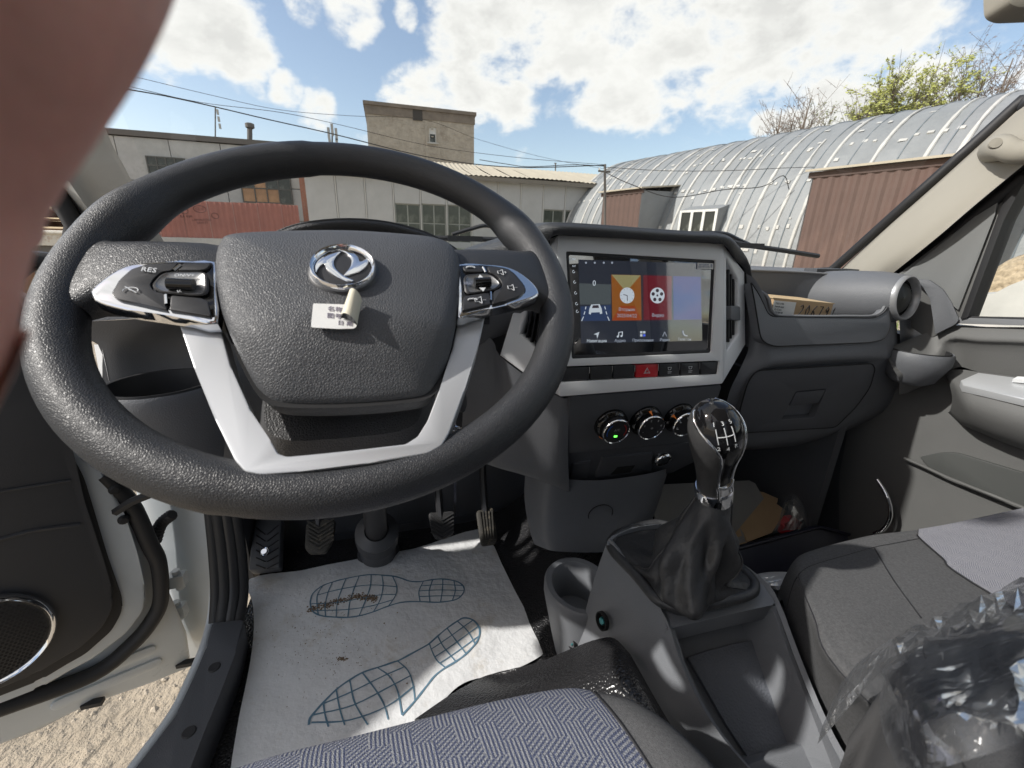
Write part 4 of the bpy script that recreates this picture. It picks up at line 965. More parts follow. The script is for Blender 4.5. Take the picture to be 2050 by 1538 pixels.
# ---------------------------------------------------------------- steering wheel
WT = rad(51.9); WC = V((-.0409, .4146, -.0389)); WA = V((1, 0, 0)); WB_ = V((0, math.sin(WT), math.cos(WT))); WN = V((0, -math.cos(WT), math.sin(WT)))
def wp(a, b, h=0): return WC + WA * a + WB_ * b + WN * h
def ww(px, py, h=0): return pP(px, py, WC, WN, h)
def wheel():
    t = thing('steering_wheel', 'black leather three spoke steering wheel with silver trim and chrome emblem', 'steering wheel', wp(0, 0, -.03))
    N = 120; rings = []
    for i in range(N):
        k = 2 * math.pi * i / N; c, s = math.cos(k), math.sin(k)
        R = .1975 - .004 * max(0, -s) ** 3
        dg = math.degrees(k)
        bump = sum(math.exp(-((dg - g) / 9) ** 2) for g in (24, 156)) 
        r = .0162 + .0016 * max(0, s) * 0 + .0035 * bump + (.0012 if 100 < dg < 250 else 0)
        Ri = R - .0022 * bump
        rings.append([wp(c * (Ri + r * 1.0 * math.cos(q)), s * (Ri + r * math.cos(q)), r * 1.05 * math.sin(q)) for q in [2 * math.pi * j / 28 for j in range(28)]])
    m = MB(); m.loft(rings, True, True); m.build('rim', leather, t, 80)
    # two side spokes: lofted sections from rim to hub; (a, b_lo, b_hi, h_lo, h_hi)
    for sg in (-1, 1):
        rings = []
        for a, b0, b1, h0, h1 in ((.196, -.050, .048, -.004, .008), (.186, -.040, .042, -.012, .014), (.172, -.030, .036, -.016, .018), (.150, -.028, .033, -.020, .022), (.125, -.034, .032, -.024, .024), (.105, -.040, .032, -.026, .024), (.085, -.045, .030, -.026, .022), (.06, -.05, .03, -.026, .018)):
            ring = []
            for j in range(24):
                q = 2 * math.pi * j / 24; cc, ss = math.cos(q), math.sin(q)
                sx = abs(cc) ** .6 * (1 if cc > 0 else -1); sy = abs(ss) ** .6 * (1 if ss > 0 else -1)
                ring.append(wp(sg * a, (b0 + b1) / 2 + (b1 - b0) / 2 * sx, (h0 + h1) / 2 + (h1 - h0) / 2 * sy))
            rings.append(ring)
        mm = MB(); mm.loft([spline(r, 1, True) for r in rings]); mm.build('spoke', leather, t, 60)
    # hub back and airbag pad
    m = MB(); m.lathe(wp(0, -.03, -.06), WN, [(.0, 0), (.055, 0), (.07, .03), (.075, .055), (0, .056)], 32); m.build('hub', black_pl, t)
    out = [(462, 478), (560, 472), (690, 470), (800, 476), (880, 485), (912, 505), (922, 540), (918, 610), (905, 680), (884, 735), (858, 772), (800, 784), (700, 791), (600, 792), (540, 786), (508, 762), (474, 700), (446, 630), (434, 570), (432, 520), (442, 492)]
    o3 = spline([ww(x, y, .026) for x, y in out], 4, True)
    c0 = sum((p for p in o3), V((0, 0, 0))) / len(o3); cb = (c0 - WC).dot(WB_); ca = (c0 - WC).dot(WA)
    rings = []
    for s, h in ((.93, -.022), (.985, -.014), (1.003, -.006), (1.0, .000), (.975, .0055), (.94, .0085), (.86, .0115), (.7, .0145), (.5, .0165), (.3, .0175), (.12, .018), (.01, .018)):
        ring = []
        for p in o3:
            q = c0 + (p - c0) * s; b = (q - WC).dot(WB_)
            fold = -.016 * max(0, min(1, (-.085 - b) / .04)) if s > .2 else 0       # lower part folds away
            ring.append(q + WN * (h + fold))
        rings.append(ring)
    m = MB(); m.loft(rings); pad = m.build('airbag_pad', pad_m, t, 60)
    for x0, x1, fl in ((497, 526, 1), (834, 862, -1)):     # small moulded airbag arrows
        m = MB(); hh = .0395
        pts = [ww(x0, 536, hh), ww(x0, 526, hh), ww(x1, 527, hh)] if fl > 0 else [ww(x0, 527, hh), ww(x1, 528, hh), ww(x1, 534, hh)]
        m.tube(pts, .0007, 5); xm = (x0 + x1) / 2; m.tube([ww(xm - 6, 533, hh), ww(xm, 536, hh), ww(xm + 8, 532, hh)], .0006, 5); m.build('moulded_mark', void_m, pad, 30)
    m = MB(); ring2 = [c0 + (p - c0) * 1.03 + WN * -.012 for p in o3]; ring3 = [c0 + (p - c0) * .9 + WN * -.014 for p in o3]; m.loft([ring2, ring3]); m.build('pad_gap', void_m, t, 60)
    # emblem: chrome ring with two interlocked swallow shapes
    ec = ww(687, 535, .0475); 
    ring_r = .0236
    E = lambda x, y, h=0: ec + WA * (x * ring_r) + WB_ * (y * ring_r) + WN * h
    K = [2 * math.pi * i / 64 for i in range(64)]
    m = MB(); m.loft([[E(r * math.cos(k), r * math.sin(k), h) for k in K] for r, h in ((1.03, -.004), (1.02, .0015), (.97, .0032), (.90, .0025), (.86, -.001))]); em = m.build('emblem', chrome, t, 60)
    m = MB(); m.loft([[E(r * math.cos(k), r * math.sin(k), h) for k in K] for r, h in ((1.16, -.006), (1.06, -.0024), (1.0, -.0018), (.5, -.0012), (.01, -.001))]); m.build('emblem_recess', black_pl, em, 60)
    # outline in ring units, traced on the pad plane
    zx = lambda u, v: (ww(600 + u / 11.389, 470 + v / 11.389, .0475) - ec)
    A = [(705, 318), (800, 300), (960, 305), (1090, 345), (1210, 400), (1300, 475), (1345, 545), (1365, 605), (1430, 600), (1500, 560), (1555, 515), (1570, 590), (1540, 680), (1480, 745), (1370, 830), (1250, 880), (1120, 915), (1000, 930), (1080, 830), (1150, 730), (1180, 620), (1160, 530), (1090, 440), (980, 375), (850, 335)]
    B = [(955, 380), (860, 385), (740, 405), (600, 455), (480, 530), (390, 620), (355, 700), (355, 780), (370, 860), (400, 800), (470, 700), (560, 660), (590, 740), (680, 840), (800, 930), (960, 1010), (1100, 1070), (1230, 1045), (1110, 985), (980, 920), (860, 820), (790, 720), (775, 630), (800, 540), (870, 450)]
    for poly in (A, B):
        pts = spline([ec + zx(u, v) for u, v in poly], 2, True); cen = sum(pts, V((0, 0, 0))) / len(pts)
        slab('emblem_wing', pts, WN, .005, chrome, em, .0012, seg=3, smooth=80)
    # silver lower trim: two arms and a bottom bar
    def arm_band(pts, name, hfront, depth): slab(name, [ww(x, y, hfront) for x, y in pts], WN, depth, silver, t, .003, seg=3)
    tri = rpoly([(355, 638), (438, 645), (462, 735), (500, 820), (540, 880), (556, 908), (575, 914), (700, 903), (812, 889), (836, 874), (856, 842), (880, 780), (905, 700), (918, 637), (972, 627), (958, 690), (930, 780), (898, 868), (884, 892), (858, 907), (760, 924), (600, 944), (520, 950), (490, 944), (470, 922), (430, 838), (390, 740)], 5, 2)
    arm_band(tri, 'silver_trim', .016, .022)
    # dark lower cover seen through the V, with its own shallow lip
    # switch clusters
    def cluster(tip, L):
        chrome_o = tip['chrome']; slab('switch_bezel', spline([ww(x, y, .028) for x, y in chrome_o], 2, False), WN, .010, chrome, t, .002, seg=3, smooth=80)
        sb = bpy.data.objects[[o.name for o in t.children if o.name.startswith('switch_bezel')][-1]]
        slab('switch_base', [ww(x, y, .0285) for x, y in rpoly(tip['base'], 6)], WN, .004, black_gl, sb, .0006)
        for pl, nm in tip['buttons']: slab('switch_button', [ww(x, y, .0305) for x, y in rpoly(pl, 5)], WN, .003, L, sb, .0010, seg=3)
        rec = rpoly(tip['recess'], 12)
        bw = [ww(x, y, .0312) for x, y in rec]; cen = sum(bw, V((0, 0, 0))) / len(bw)
        m = MB(); m.loft([[cen + (p - cen) * 1.06 - WN * .001 for p in bw], bw, [cen + (p - cen) * .93 + WN * 0 for p in bw]]); m.build('roller_surround', black_pl, sb, 40)
        m = MB(); m.loft([[cen + (p - cen) * f - WN * h for p in bw] for f, h in ((.94, .0002), (.9, .0006), (.5, .0022), (.05, .0024))]); m.build('roller_well', mat('metallic grey well', (.32, .32, .32), .35, metal=.7) if 'metallic grey well' not in MATS else MATS['metallic grey well'], sb, 60)
        a, b = [ww(x, y, .0325) for x, y in tip['roller']]; d = (b - a).normalized()
        m = MB(); m.tube([a, b], .0042, 16); m.build('roller', black_gl, sb, 30)
        for q in tip['bars']:
            p0, p1 = [ww(x, y, .0306) for x, y in q]; m = MB(); m.tube([p0, p1], .0011, 6); m.build('chrome_bar', chrome, sb, 30)
        return sb
    btn = mat('satin black switch', (.03, .03, .032), .38, vary=(40, .15))
    zl = lambda u, v: (170 + u / 7.321, 470 + v / 7.321)
    left = dict(chrome=[zl(*q) for q in ((70, 830), (150, 740), (300, 620), (470, 510), (680, 430), (900, 400), (1200, 382), (1560, 378), (1912, 388), (1925, 800), (1935, 1290), (1500, 1225), (1000, 1150), (600, 1090), (300, 1020), (130, 950))],
                base=[zl(*q) for q in ((380, 860), (520, 640), (680, 500), (900, 430), (1300, 405), (1880, 405), (1890, 800), (1910, 1215), (1500, 1150), (800, 1010), (480, 950))],
                buttons=[([zl(*q) for q in ((400, 840), (520, 660), (660, 520), (900, 430), (1360, 412), (1270, 520), (1120, 540), (1000, 640), (945, 740), (1010, 830), (1170, 865), (1170, 1030), (1210, 1100), (800, 1000), (500, 945), (410, 900))], 'a'),
                         ([zl(*q) for q in ((1440, 412), (1860, 412), (1790, 500), (1700, 520), (1360, 520))], 'b'), ([zl(*q) for q in ((1260, 885), (1700, 925), (1800, 970), (1850, 1195), (1230, 1095), (1250, 1040))], 'c')],
                recess=[zl(*q) for q in ((980, 740), (1120, 570), (1300, 545), (1780, 545), (1790, 860), (1600, 880), (1100, 830))], roller=[zl(1215, 720), zl(1600, 735)],
                bars=[[zl(1400, 440), zl(1300, 520)], [zl(1185, 885), zl(1195, 1020)]])
    sb = cluster(left, btn)
    R_ = lambda u, v, h=.0315: ww(*zl(u, v), h)
    text_mesh('switch_lettering', 'RES', .0065, R_(940, 520), R_(1015, 528) - R_(865, 512), WB_, white_ink, sb, .0002)
    text_mesh('switch_lettering', 'ON/V+', .0042, R_(1460, 600, .0318), WA, WB_, white_ink, sb, .0002)
    text_mesh('switch_lettering', 'V-', .0036, R_(1385, 838, .0318), WA, WB_, white_ink, sb, .0002)
    m = MB(); cc = R_(672, 805)
    P = lambda x, y: cc + WA * x + WB_ * y
    m.tube([P(.0045 * math.cos(q * .2618), .0032 * math.sin(q * .2618) - .001) for q in range(-1, 14)], .00035, 4); m.tube([P(-.004, .003), P(.004, -.003)], .00035, 4); m.tube([P(0, -.001), P(-.0022, .0018)], .0003, 4); m.build('cruise_symbol', white_ink, sb, 0)
    zr = lambda u, v: (900 + u / 9.045, 490 + v / 9.045)
    right = dict(chrome=[zr(*q) for q in ((130, 345), (450, 345), (800, 355), (1050, 395), (1250, 480), (1430, 610), (1560, 740), (1615, 850), (1590, 920), (1450, 990), (1200, 1060), (800, 1150), (400, 1250), (150, 1310), (150, 900), (140, 600))],
                 base=[zr(*q) for q in ((165, 370), (600, 372), (900, 400), (1080, 440), (1180, 530), (1330, 690), (1385, 800), (1380, 860), (1300, 930), (1000, 1030), (700, 1100), (220, 1215), (215, 800))],
                 buttons=[([zr(*q) for q in ((680, 385), (900, 410), (1070, 450), (1170, 540), (1310, 690), (1370, 800), (1360, 850), (1280, 920), (1000, 1015), (770, 1075), (790, 1010), (800, 840), (920, 790), (965, 730), (900, 600), (800, 530), (720, 505))], 'a'),
                          ([zr(*q) for q in ((230, 385), (570, 385), (620, 495), (320, 490), (260, 460))], 'b'), ([zr(*q) for q in ((280, 925), (720, 855), (735, 1010), (755, 1075), (230, 1195), (235, 990))], 'c')],
                 recess=[zr(*q) for q in ((265, 545), (620, 520), (760, 545), (890, 660), (920, 720), (830, 800), (560, 850), (300, 880))], roller=[zr(455, 690), zr(740, 675)],
                 bars=[[zr(605, 410), zr(655, 500)], [zr(745, 860), zr(750, 1010)]])
    sb2 = cluster(right, btn)
    Q = lambda u, v, h=.0315: ww(*zr(u, v), h)
    def phone(c, s, tilt=0):
        m = MB(); m.tube([c + WA * (s * math.cos(q * .35)) + WB_ * (s * .45 * math.sin(q * .35)) for q in range(1, 9)], s * .16, 5); return m
    phone(Q(385, 425), .0042).build('phone_symbol', white_ink, sb2, 0); phone(Q(420, 1010), .0042).build('phone_symbol', white_ink, sb2, 0)
    def speaker(c, s, sym):
        m = MB(); 
        for p, q in (((-1, .5), (-.2, .5)), ((-1, -.5), (-.2, -.5)), ((-1, .5), (-1, -.5)), ((-.2, .5), (.4, 1)), ((-.2, -.5), (.4, -1)), ((.4, 1), (.4, -1)), ((.7, 0), (1.4, 0))): m.tube([c + WA * p[0] * s + WB_ * p[1] * s, c + WA * q[0] * s + WB_ * q[1] * s], .00032, 4)
        if sym == '+': m.tube([c + WA * 1.05 * s + WB_ * .35 * s, c + WA * 1.05 * s - WB_ * .35 * s], .00032, 4)
        m.build('volume_symbol', white_ink, sb2, 0)
    speaker(Q(940, 500), .0034, '+'); speaker(Q(1130, 775), .0036, '-'); speaker(Q(545, 1000), .0040, '-')
    for u, v, sg in ((560, 590, 1), (600, 800, -1)):
        c = Q(u, v, .0322); m = MB(); m.prism([c + WA * .0028 - WB_ * .0012 * sg, c + WB_ * .0032 * sg, c - WA * .0028 - WB_ * .0012 * sg], WN * .0003); m.build('arrow_symbol', white_ink, sb2, 0)
    text_mesh('switch_lettering', 'SRC', .0045, Q(335, 705, .0318), WA, WB_, mat('dim print', (.25, .27, .34), .6), sb2, .0002)
    return t, pad
wheel_o, pad_o = wheel()

# peeling paper sticker on the pad
def sticker():
    zs = lambda u, v: (600 + u / 12.81, 570 + v / 12.81)
    h = .0445
    P = lambda u, v, hh=h: ww(*zs(u, v), hh)
    t = thing('paper_label', 'small white paper sticker curling up on the steering wheel pad', 'sticker', P(700, 800))
    body = rpoly([(345, 480), (1190, 510), (1050, 860), (1120, 860), (1360, 960), (1475, 1050), (1400, 1125), (1000, 1135), (285, 1095)], [40, 10, 10, 10, 60, 60, 60, 10, 60])
    slab('sheet', [P(u, v) for u, v in body], WN, .0004, white_lbl, t)
    # the curled end: a rolled half tube standing off the pad
    a0, a1 = P(1050, 850, h + .001), P(1270, 230, h + .006); ax = (a1 - a0)
    b0, b1 = P(1470, 1050, h + .0005), P(1595, 400, h + .004)
    rings = []
    for k in range(11):
        q = math.pi * k / 10
        r = []
        for s in range(6):
            f = s / 5; p = a0.lerp(a1, f); w = b0.lerp(b1, f)
            r.append(p.lerp(w, (1 - math.cos(q)) / 2) + WN * (.008 * math.sin(q)))
        rings.append(r)
    m = MB(); m.loft(rings, False); m.build('curled_end', mat('yellowed paper', (.70, .66, .52), .6), t, 60)
    rl = mat('paper print', (.22, .20, .26), .8)
    R_ = P(1000, 660) - P(800, 640)
    text_mesh('printed_text', '名称', .0052, P(910, 640, h + .0002), R_, WB_, rl, t, .0001)
    text_mesh('printed_text', '图号', .0052, P(893, 815, h + .0002), R_, WB_, rl, t, .0001)
    text_mesh('printed_text', '日 期', .0046, P(1165, 1000, h + .0002), R_, WB_, rl, t, .0001)
sticker()

# steering column shroud, shaft and key
def column():
    t = thing('steering_column', 'dark steering column cover and floor shaft behind the wheel', 'steering column', WC - WN * .1)
    ax = -WN; rings = []
    for d, sa, sb, off in ((.035, .062, .052, -.030), (.06, .072, .062, -.030), (.10, .074, .064, -.030), (.16, .070, .058, -.022), (.24, .06, .048, -.01)):
        ring = []
        for j in range(32):
            q = 2 * math.pi * j / 32; c, s = math.cos(q), math.sin(q)
            ring.append(WC + ax * d + WA * (sa * abs(c) ** .45 * (1 if c > 0 else -1)) + WB_ * (off - .055 + sb * abs(s) ** .45 * (1 if s > 0 else -1)))
        rings.append(ring)
    m = MB(); m.loft(rings, True, False, True); m.build('column_cover', mat('dark grained column cover', (.075, .075, .077), .5, bump=('leather', 420, .0006, .6)), t, 50)
    a = pZ(758, 1106, -.680); d0 = WC - WN * .2
    m = MB(); m.tube([d0, d0.lerp(a, .5), a], .022, 12); m.build('shaft', black_pl, t)
    ax2 = (a - d0).normalized()
    m = MB(); m.lathe(a - ax2 * .125, ax2, [(.024, -.01), (.043, 0), (.040, .012), (.044, .022), (.039, .034), (.043, .044), (.037, .055), (.039, .12), (.046, .128)], 28); m.build('shaft_boot', mat('grey rubber boot', (.06, .062, .068), .45), t, 25)
    # stalks behind the wheel
    m = MB(); m.tube([WC - WN * .055 - WA * .05, WC - WN * .05 - WA * .15 + WB_ * .01], [.006, .008], 8); m.build('indicator_stalk', black_pl, t)
    m = MB(); m.tube([WC - WN * .055 + WA * .05, WC - WN * .05 + WA * .14 + WB_ * .0], [.006, .008], 8); m.build('wiper_stalk', black_pl, t)
    k = thing('key', 'steel ignition key ring and tag hanging from the column', 'key', pY(912, 870, .44))
    c = pY(912, 872, .44); m = MB(); m.tube([c + V((.0095 * math.cos(q * .3927), .003 * math.sin(q * .3927), .0095 * math.sin(q * .3927))) for q in range(16)], .0011, 6, True); m.build('key_ring', chrome, k)
    m = MB(); m.tube([pY(912, 820, .45), pY(908, 838, .447), pY(912, 852, .445), pY(908, 862, .44)], .0012, 6); m.build('key_chain', chrome, k)
    m = MB(); m.prism([pY(909, 955, .45), pY(913, 955, .45), pY(914, 1020, .46), pY(911, 1034, .46), pY(908, 1020, .46)], (0, .003, 0)); m.build('key_blade', chrome, k)
    m = MB(); m.tube([c + V((0, .003, -.01)), pY(912, 930, .445), pY(911, 958, .45)], .0012, 5); m.build('key_cord', black_pl, k)
    m = MB(); m.lathe(pY(925, 800, .50), (.8, -.4, .2), [(.016, -.03), (.016, 0), (.012, .002), (0, .002)], 20); m.build('ignition_lock', black_pl, t)
column()
# ---------------------------------------------------------------- dashboard
S_T = rad(8); SN = V((0, -math.cos(S_T), math.sin(S_T))); S0 = V((.38, .545, -.10)); SR = V((1, 0, 0)); SU = V((0, math.sin(S_T), math.cos(S_T)))
def sp(x, y, h=0): return pP(x, y, S0, SN, h)
dash = thing('dashboard', 'dark grey dashboard with touchscreen, silver bezel, open bin and glovebox', 'dashboard', (.35, .6, -.4))
def dashboard():
    t = dash
    # centre bezel: satin frame with the screen opening and the switch row opening
    outer = rpoly([(1116, 471), (1449, 489), (1447, 768), (1120, 794)], 4)
    h1 = rpoly([(1133, 503), (1434, 521), (1425, 707), (1145, 719)], 5); h2 = rpoly([(1122, 734), (1441, 722), (1437, 750), (1122, 766)], 3)
    slab('centre_bezel', [sp(*q) for q in outer], SN, .03, bezel_m, t, .0022, holes=[[sp(*q) for q in h1], [sp(*q) for q in h2]], seg=3)
    m = MB(); m.prism([sp(x, y, -.022) for x, y in ((1110, 480), (1452, 496), (1447, 765), (1110, 790))], -SN * .02); m.build('bezel_backing', void_m, t)
    # side facets holding the two vents
    a0, a1, a2, a3 = sp(1450, 490, -.001), pY(1491, 544, .585), pY(1493, 690, .572), sp(1448, 767, -.001)
    fn = (a1 - a0).cross(a3 - a0).normalized(); fn = fn if fn.y < 0 else -fn
    vent = [(1455, 516), (1478, 560), (1479, 668), (1455, 702)]
    slab('vent_facet', [a0, a1, a2, a3], fn, .02, bezel_m, t, .003, holes=[[pP(x, y, a0, fn) for x, y in rpoly(vent, 3)]], seg=3)
    vo = MB(); vo.prism([pP(x, y, a0, fn, -.018) for x, y in ((1448, 500), (1484, 550), (1484, 690), (1448, 715))], -fn * .01); v = vo.build('air_vent', void_m, t)
    for x, ya, yb in ((1459, 527, 696), (1464, 536, 689), (1469, 546, 682), (1474, 555, 675)):
        m = MB(); a, b = pP(x, ya, a0, fn, -.006), pP(x, yb, a0, fn, -.006); m.prism([a, a - fn * .011, b - fn * .011, b], V((.0016, 0, 0))); m.build('vent_slat', black_pl, v)
    kb = rpoly([(1464, 612), (1482, 614), (1483, 642), (1464, 640)], 3); slab('vent_knob', [pP(x, y, a0, fn, .002) for x, y in kb], fn, .012, dash_m, v, .001)
    # left facet, mostly behind the rim
    b0, b1, b2, b3 = sp(1115, 472, -.001), pY(1046, 560, .585), pY(1000, 712, .575), sp(1119, 793, -.001)
    gn = (b3 - b0).cross(b1 - b0).normalized(); gn = gn if gn.y < 0 else -gn
    slab('vent_facet', [b0, b1, b2, pP(1060, 757, b0, gn), b3], gn, .02, bezel_m, t, .003, holes=[[pP(x, y, b0, gn) for x, y in ((1105, 560), (1064, 590), (1042, 668), (1090, 715))]], seg=3)
    vo = MB(); vo.prism([pP(x, y, b0, gn, -.02) for x, y in ((1110, 545), (1055, 585), (1032, 675), (1100, 730))], -gn * .01); v2 = vo.build('air_vent', void_m, t)
    for f in (.2, .4, .6, .8):
        a = pP(1105 + (1064 - 1105) * f, 560 + 30 * f, b0, gn, -.004); b = pP(1090 + (1042 - 1090) * f, 715 - 47 * f, b0, gn, -.004); m = MB(); m.prism([a, a - gn * .011, b - gn * .011, b], V((.0016, 0, 0))); m.build('vent_slat', black_pl, v2)
    # padded hood over the stack
    ra = [(915, 540, .66), (960, 520, .64), (1010, 505, .60), (1060, 500, .575), (1098, 482, .553), (1116, 470, .543), (1200, 474, .543), (1290, 480, .543), (1380, 485, .543), (1450, 489, .545), (1474, 520, .566), (1493, 545, .585), (1496, 620, .58)]
    rb = [(912, 520, .67), (955, 500, .645), (1003, 485, .615), (1052, 470, .58), (1085, 453, .555), (1120, 448, .547), (1200, 452, .547), (1290, 459, .547), (1380, 465, .547), (1446, 470, .549), (1474, 487, .568), (1499, 530, .585), (1510, 600, .585)]
    A = [pY(*q) for q in ra]; B = [pY(*q) for q in rb]; Bm = [a * .45 + b * .55 + V((0, -.006, .001)) for a, b in zip(A, B)]
    C = [p + V((0, .012, .002)) for p in B]; D = [p + V((0, .09, .0)) for p in B]; Ed = [p + V((0, .2, -.03)) for p in B]; Fd = [p + V((0, .24, -.16)) for p in B]
    patch('hood_pad', [[p + V((0, .004, 0)) for p in A], A, Bm, B, C, D, Ed, Fd], mat('black grained hood pad', (.04, .042, .046), .5, bump=('leather', 420, .0006, .6)), t, 3, 3)
    # touchscreen
    bz = rpoly([(1136, 506), (1431, 524), (1422, 704), (1148, 716)], 5)
    scr = slab('touchscreen', [sp(x, y, -.005) for x, y in bz], SN, .012, mat('screen glass', (.006, .006, .007), .05, coat=1.0, coat_ior=3.2), t, .0012, seg=3)
    fr = rpoly([(1133, 503), (1434, 521), (1425, 707), (1145, 719)], 5); fri = rpoly([(1139, 510), (1427, 527), (1419, 701), (1150, 712)], 5)
    slab('screen_frame', [sp(x, y, -.0035) for x, y in fr], SN, .01, black_pl, scr, .001, holes=[[sp(x, y, -.0035) for x, y in fri]])
    zsx = lambda u, v: (1120 + u / 6.212, 490 + v / 6.212)
    def em(name, c, e): return mat(name, (.004, .004, .004), .07, emit=(c, e), coat=1.0, coat_ior=3.2)
    Z = lambda u, v, h=-.0047: sp(*zsx(u, v), h)
    def scr_poly(nm, pts, m, h=-.0046): slab(nm, [Z(u, v, h) for u, v in pts], SN, .0001, m, scr)
    scr_poly('display', [(235, 185), (1765, 235), (1775, 1195), (270, 1228)], em('display glow', (.010, .012, .018), 1.0), -.0048)
    scr_poly('display_tile', [(245, 480), (640, 495), (640, 745), (255, 745)], em('screen dusk', (.035, .042, .045), 1), -.0047)
    scr_poly('display_tile', [(262, 770), (640, 750), (640, 945), (270, 950)], em('screen road', (.012, .022, .055), 1), -.0047)
    scr_poly('clock_tile', [(645, 372), (1012, 380), (1022, 942), (658, 945)], em('clock amber', (.42, .14, .02), .30), -.0047)
    scr_poly('clock_tile', [(650, 374), (1008, 382), (830, 590)], em('clock pale', (.34, .31, .15), .40), -.00455)
    scr_poly('clock_tile', [(650, 945), (760, 760), (940, 760), (1022, 942)], em('clock red', (.40, .07, .012), .34), -.00455)
    scr_poly('media_tile', [(1042, 380), (1395, 390), (1395, 935), (1045, 940)], em('media red', (.20, .016, .03), .32), -.0047)
    scr_poly('third_tile', [(1415, 392), (1755, 400), (1765, 930), (1420, 935)], em('blue tile', (.03, .05, .30), .3), -.0047)
    wi = em('screen white', (.42, .47, .52), .65); dim = em('screen dim', (.22, .25, .30), .7)
    def disc(nm, u, v, r, m, h): scr_poly(nm, [(u + r * math.cos(k * .2618), v + r * 1.1 * math.sin(k * .2618)) for k in range(24)], m, h)
    disc('clock_face', 842, 632, 90, wi, -.0044); disc('reel', 1218, 632, 90, wi, -.0044)
    dk = em('screen dark', (.02, .015, .02), 1)
    for k in range(5): disc('reel_hole', 1218 + 55 * math.cos(k * 1.2566 - 1.57), 632 + 62 * math.sin(k * 1.2566 - 1.57), 20, dk, -.0042)
    disc('reel_hole', 1218, 632, 12, dk, -.0042)
    def line(nm, pts, r, m, h=-.0042): mm = MB(); mm.tube([Z(u, v, h) for u, v in pts], r, 4); mm.build(nm, m, scr, 0)
    line('clock_hand', [(842, 632), (845, 700)], .0006, dk); line('clock_hand', [(842, 632), (795, 620)], .0007, dk)
    for k in range(12): line('clock_tick', [(842 + 70 * math.cos(k * .5236), 632 + 77 * math.sin(k * .5236)), (842 + 80 * math.cos(k * .5236), 632 + 88 * math.sin(k * .5236))], .0003, dk)
    T = lambda s, u, v, z, m: text_mesh('screen_text', s, z, Z(u, v, -.0045), Z(1000, 640) - Z(200, 615), SU, m, scr, .00005)
    T('Вторник', 840, 808, .0068, dim); T('2025/04/22', 840, 885, .0072, dim); T('Видео', 1225, 880, .0070, dim); T('0', 433, 482, .011, wi)
    T('Навигация', 465, 1198, .0062, wi); T('Аудио', 755, 1195, .006, dim); T('Приложения', 1040, 1190, .0058, dim); T('Радио', 1310, 1185, .0058, dim); T('Телефон', 1555, 1178, .0058, dim)
    scr_poly('car_picture', [(365, 860), (372, 800), (395, 745), (500, 740), (525, 795), (533, 855), (505, 865), (500, 840), (395, 845), (390, 870)], wi, -.0045); scr_poly('car_picture', [(405, 790), (415, 755), (485, 752), (492, 788)], dk, -.0043)
    for pts in ([(275, 950), (300, 895)], [(305, 870), (318, 830)], [(322, 805), (330, 770)], [(620, 945), (598, 895)], [(590, 868), (578, 830)], [(573, 805), (563, 770)]): line('lane_mark', pts, .0007, wi, -.0045)
    scr_poly('nav_icon', [(425, 1115), (497, 1085), (470, 1168), (462, 1122)], wi, -.0045)
    line('audio_icon', [(735, 1140), (740, 1090), (785, 1085), (782, 1135)], .0007, wi); disc('audio_icon', 726, 1143, 12, wi, -.0044); disc('audio_icon', 772, 1137, 12, wi, -.0044)
    for u, v in ((1018, 1090), (1055, 1090), (1018, 1128)): scr_poly('apps_icon', [(u - 14, v - 14), (u + 14, v - 14), (u + 14, v + 14), (u - 14, v + 14)], wi, -.0045)
    scr_poly('apps_icon', [(1041, 1114), (1069, 1114), (1069, 1142), (1041, 1142)], em('screen blue', (.05, .09, .5), .8), -.0045)
    line('radio_icon', [(1285, 1140), (1310, 1085), (1335, 1140)], .0005, dim); line('phone_icon', [(1535, 1070), (1540, 1105), (1560, 1130), (1590, 1135)], .0011, dim)
    for u in (330, 440, 552, 655): disc('status_icon', u, 225, 12, dim, -.0045)
    for v, s in ((183, 'MIC'), (268, 'RST')): text_mesh('key_lettering', s, .0032, sp(*zsx(182, v), -.0046), SR, SU, wi, scr, .00005)
    for v in (335, 465, 600, 735, 830): c = (178 + (v - 335) * .09, v); line('side_key', [(c[0] + 14 * math.cos(k * .7), c[1] + 16 * math.sin(k * .7)) for k in range(8)], .0004, wi, -.0045)
    st = [(1720, 225), (1915, 232), (1915, 308), (1715, 300)]
    lb = slab('screen_sticker', [Z(u, v, -.0030) for u, v in st], SN, .0004, white_lbl, scr)
    blu = mat('blue grey print', (.12, .16, .30), .7)
    text_mesh('sticker_text', 'АВТОЗВУК', .0034, Z(1795, 252, -.0029), SR, SU, blu, scr, .00005); text_mesh('sticker_text', 'МАГНИТОЛА', .0032, Z(1795, 278, -.0029), SR, SU, blu, scr, .00005)
    for k in range(3): scr_poly('sticker_mark', [(1880, 245 + k * 14), (1900, 246 + k * 14), (1900, 254 + k * 14), (1880, 253 + k * 14)], blu, -.0028)
    # switch row
    xs = [1122, 1181, 1227, 1272, 1319, 1362, 1402, 1440]
    yt = lambda x: 735 - (x - 1122) * .0395; yb = lambda x: 765 - (x - 1122) * .047
    red = mat('red hazard button', (.55, .02, .03), .35, coat=.2)
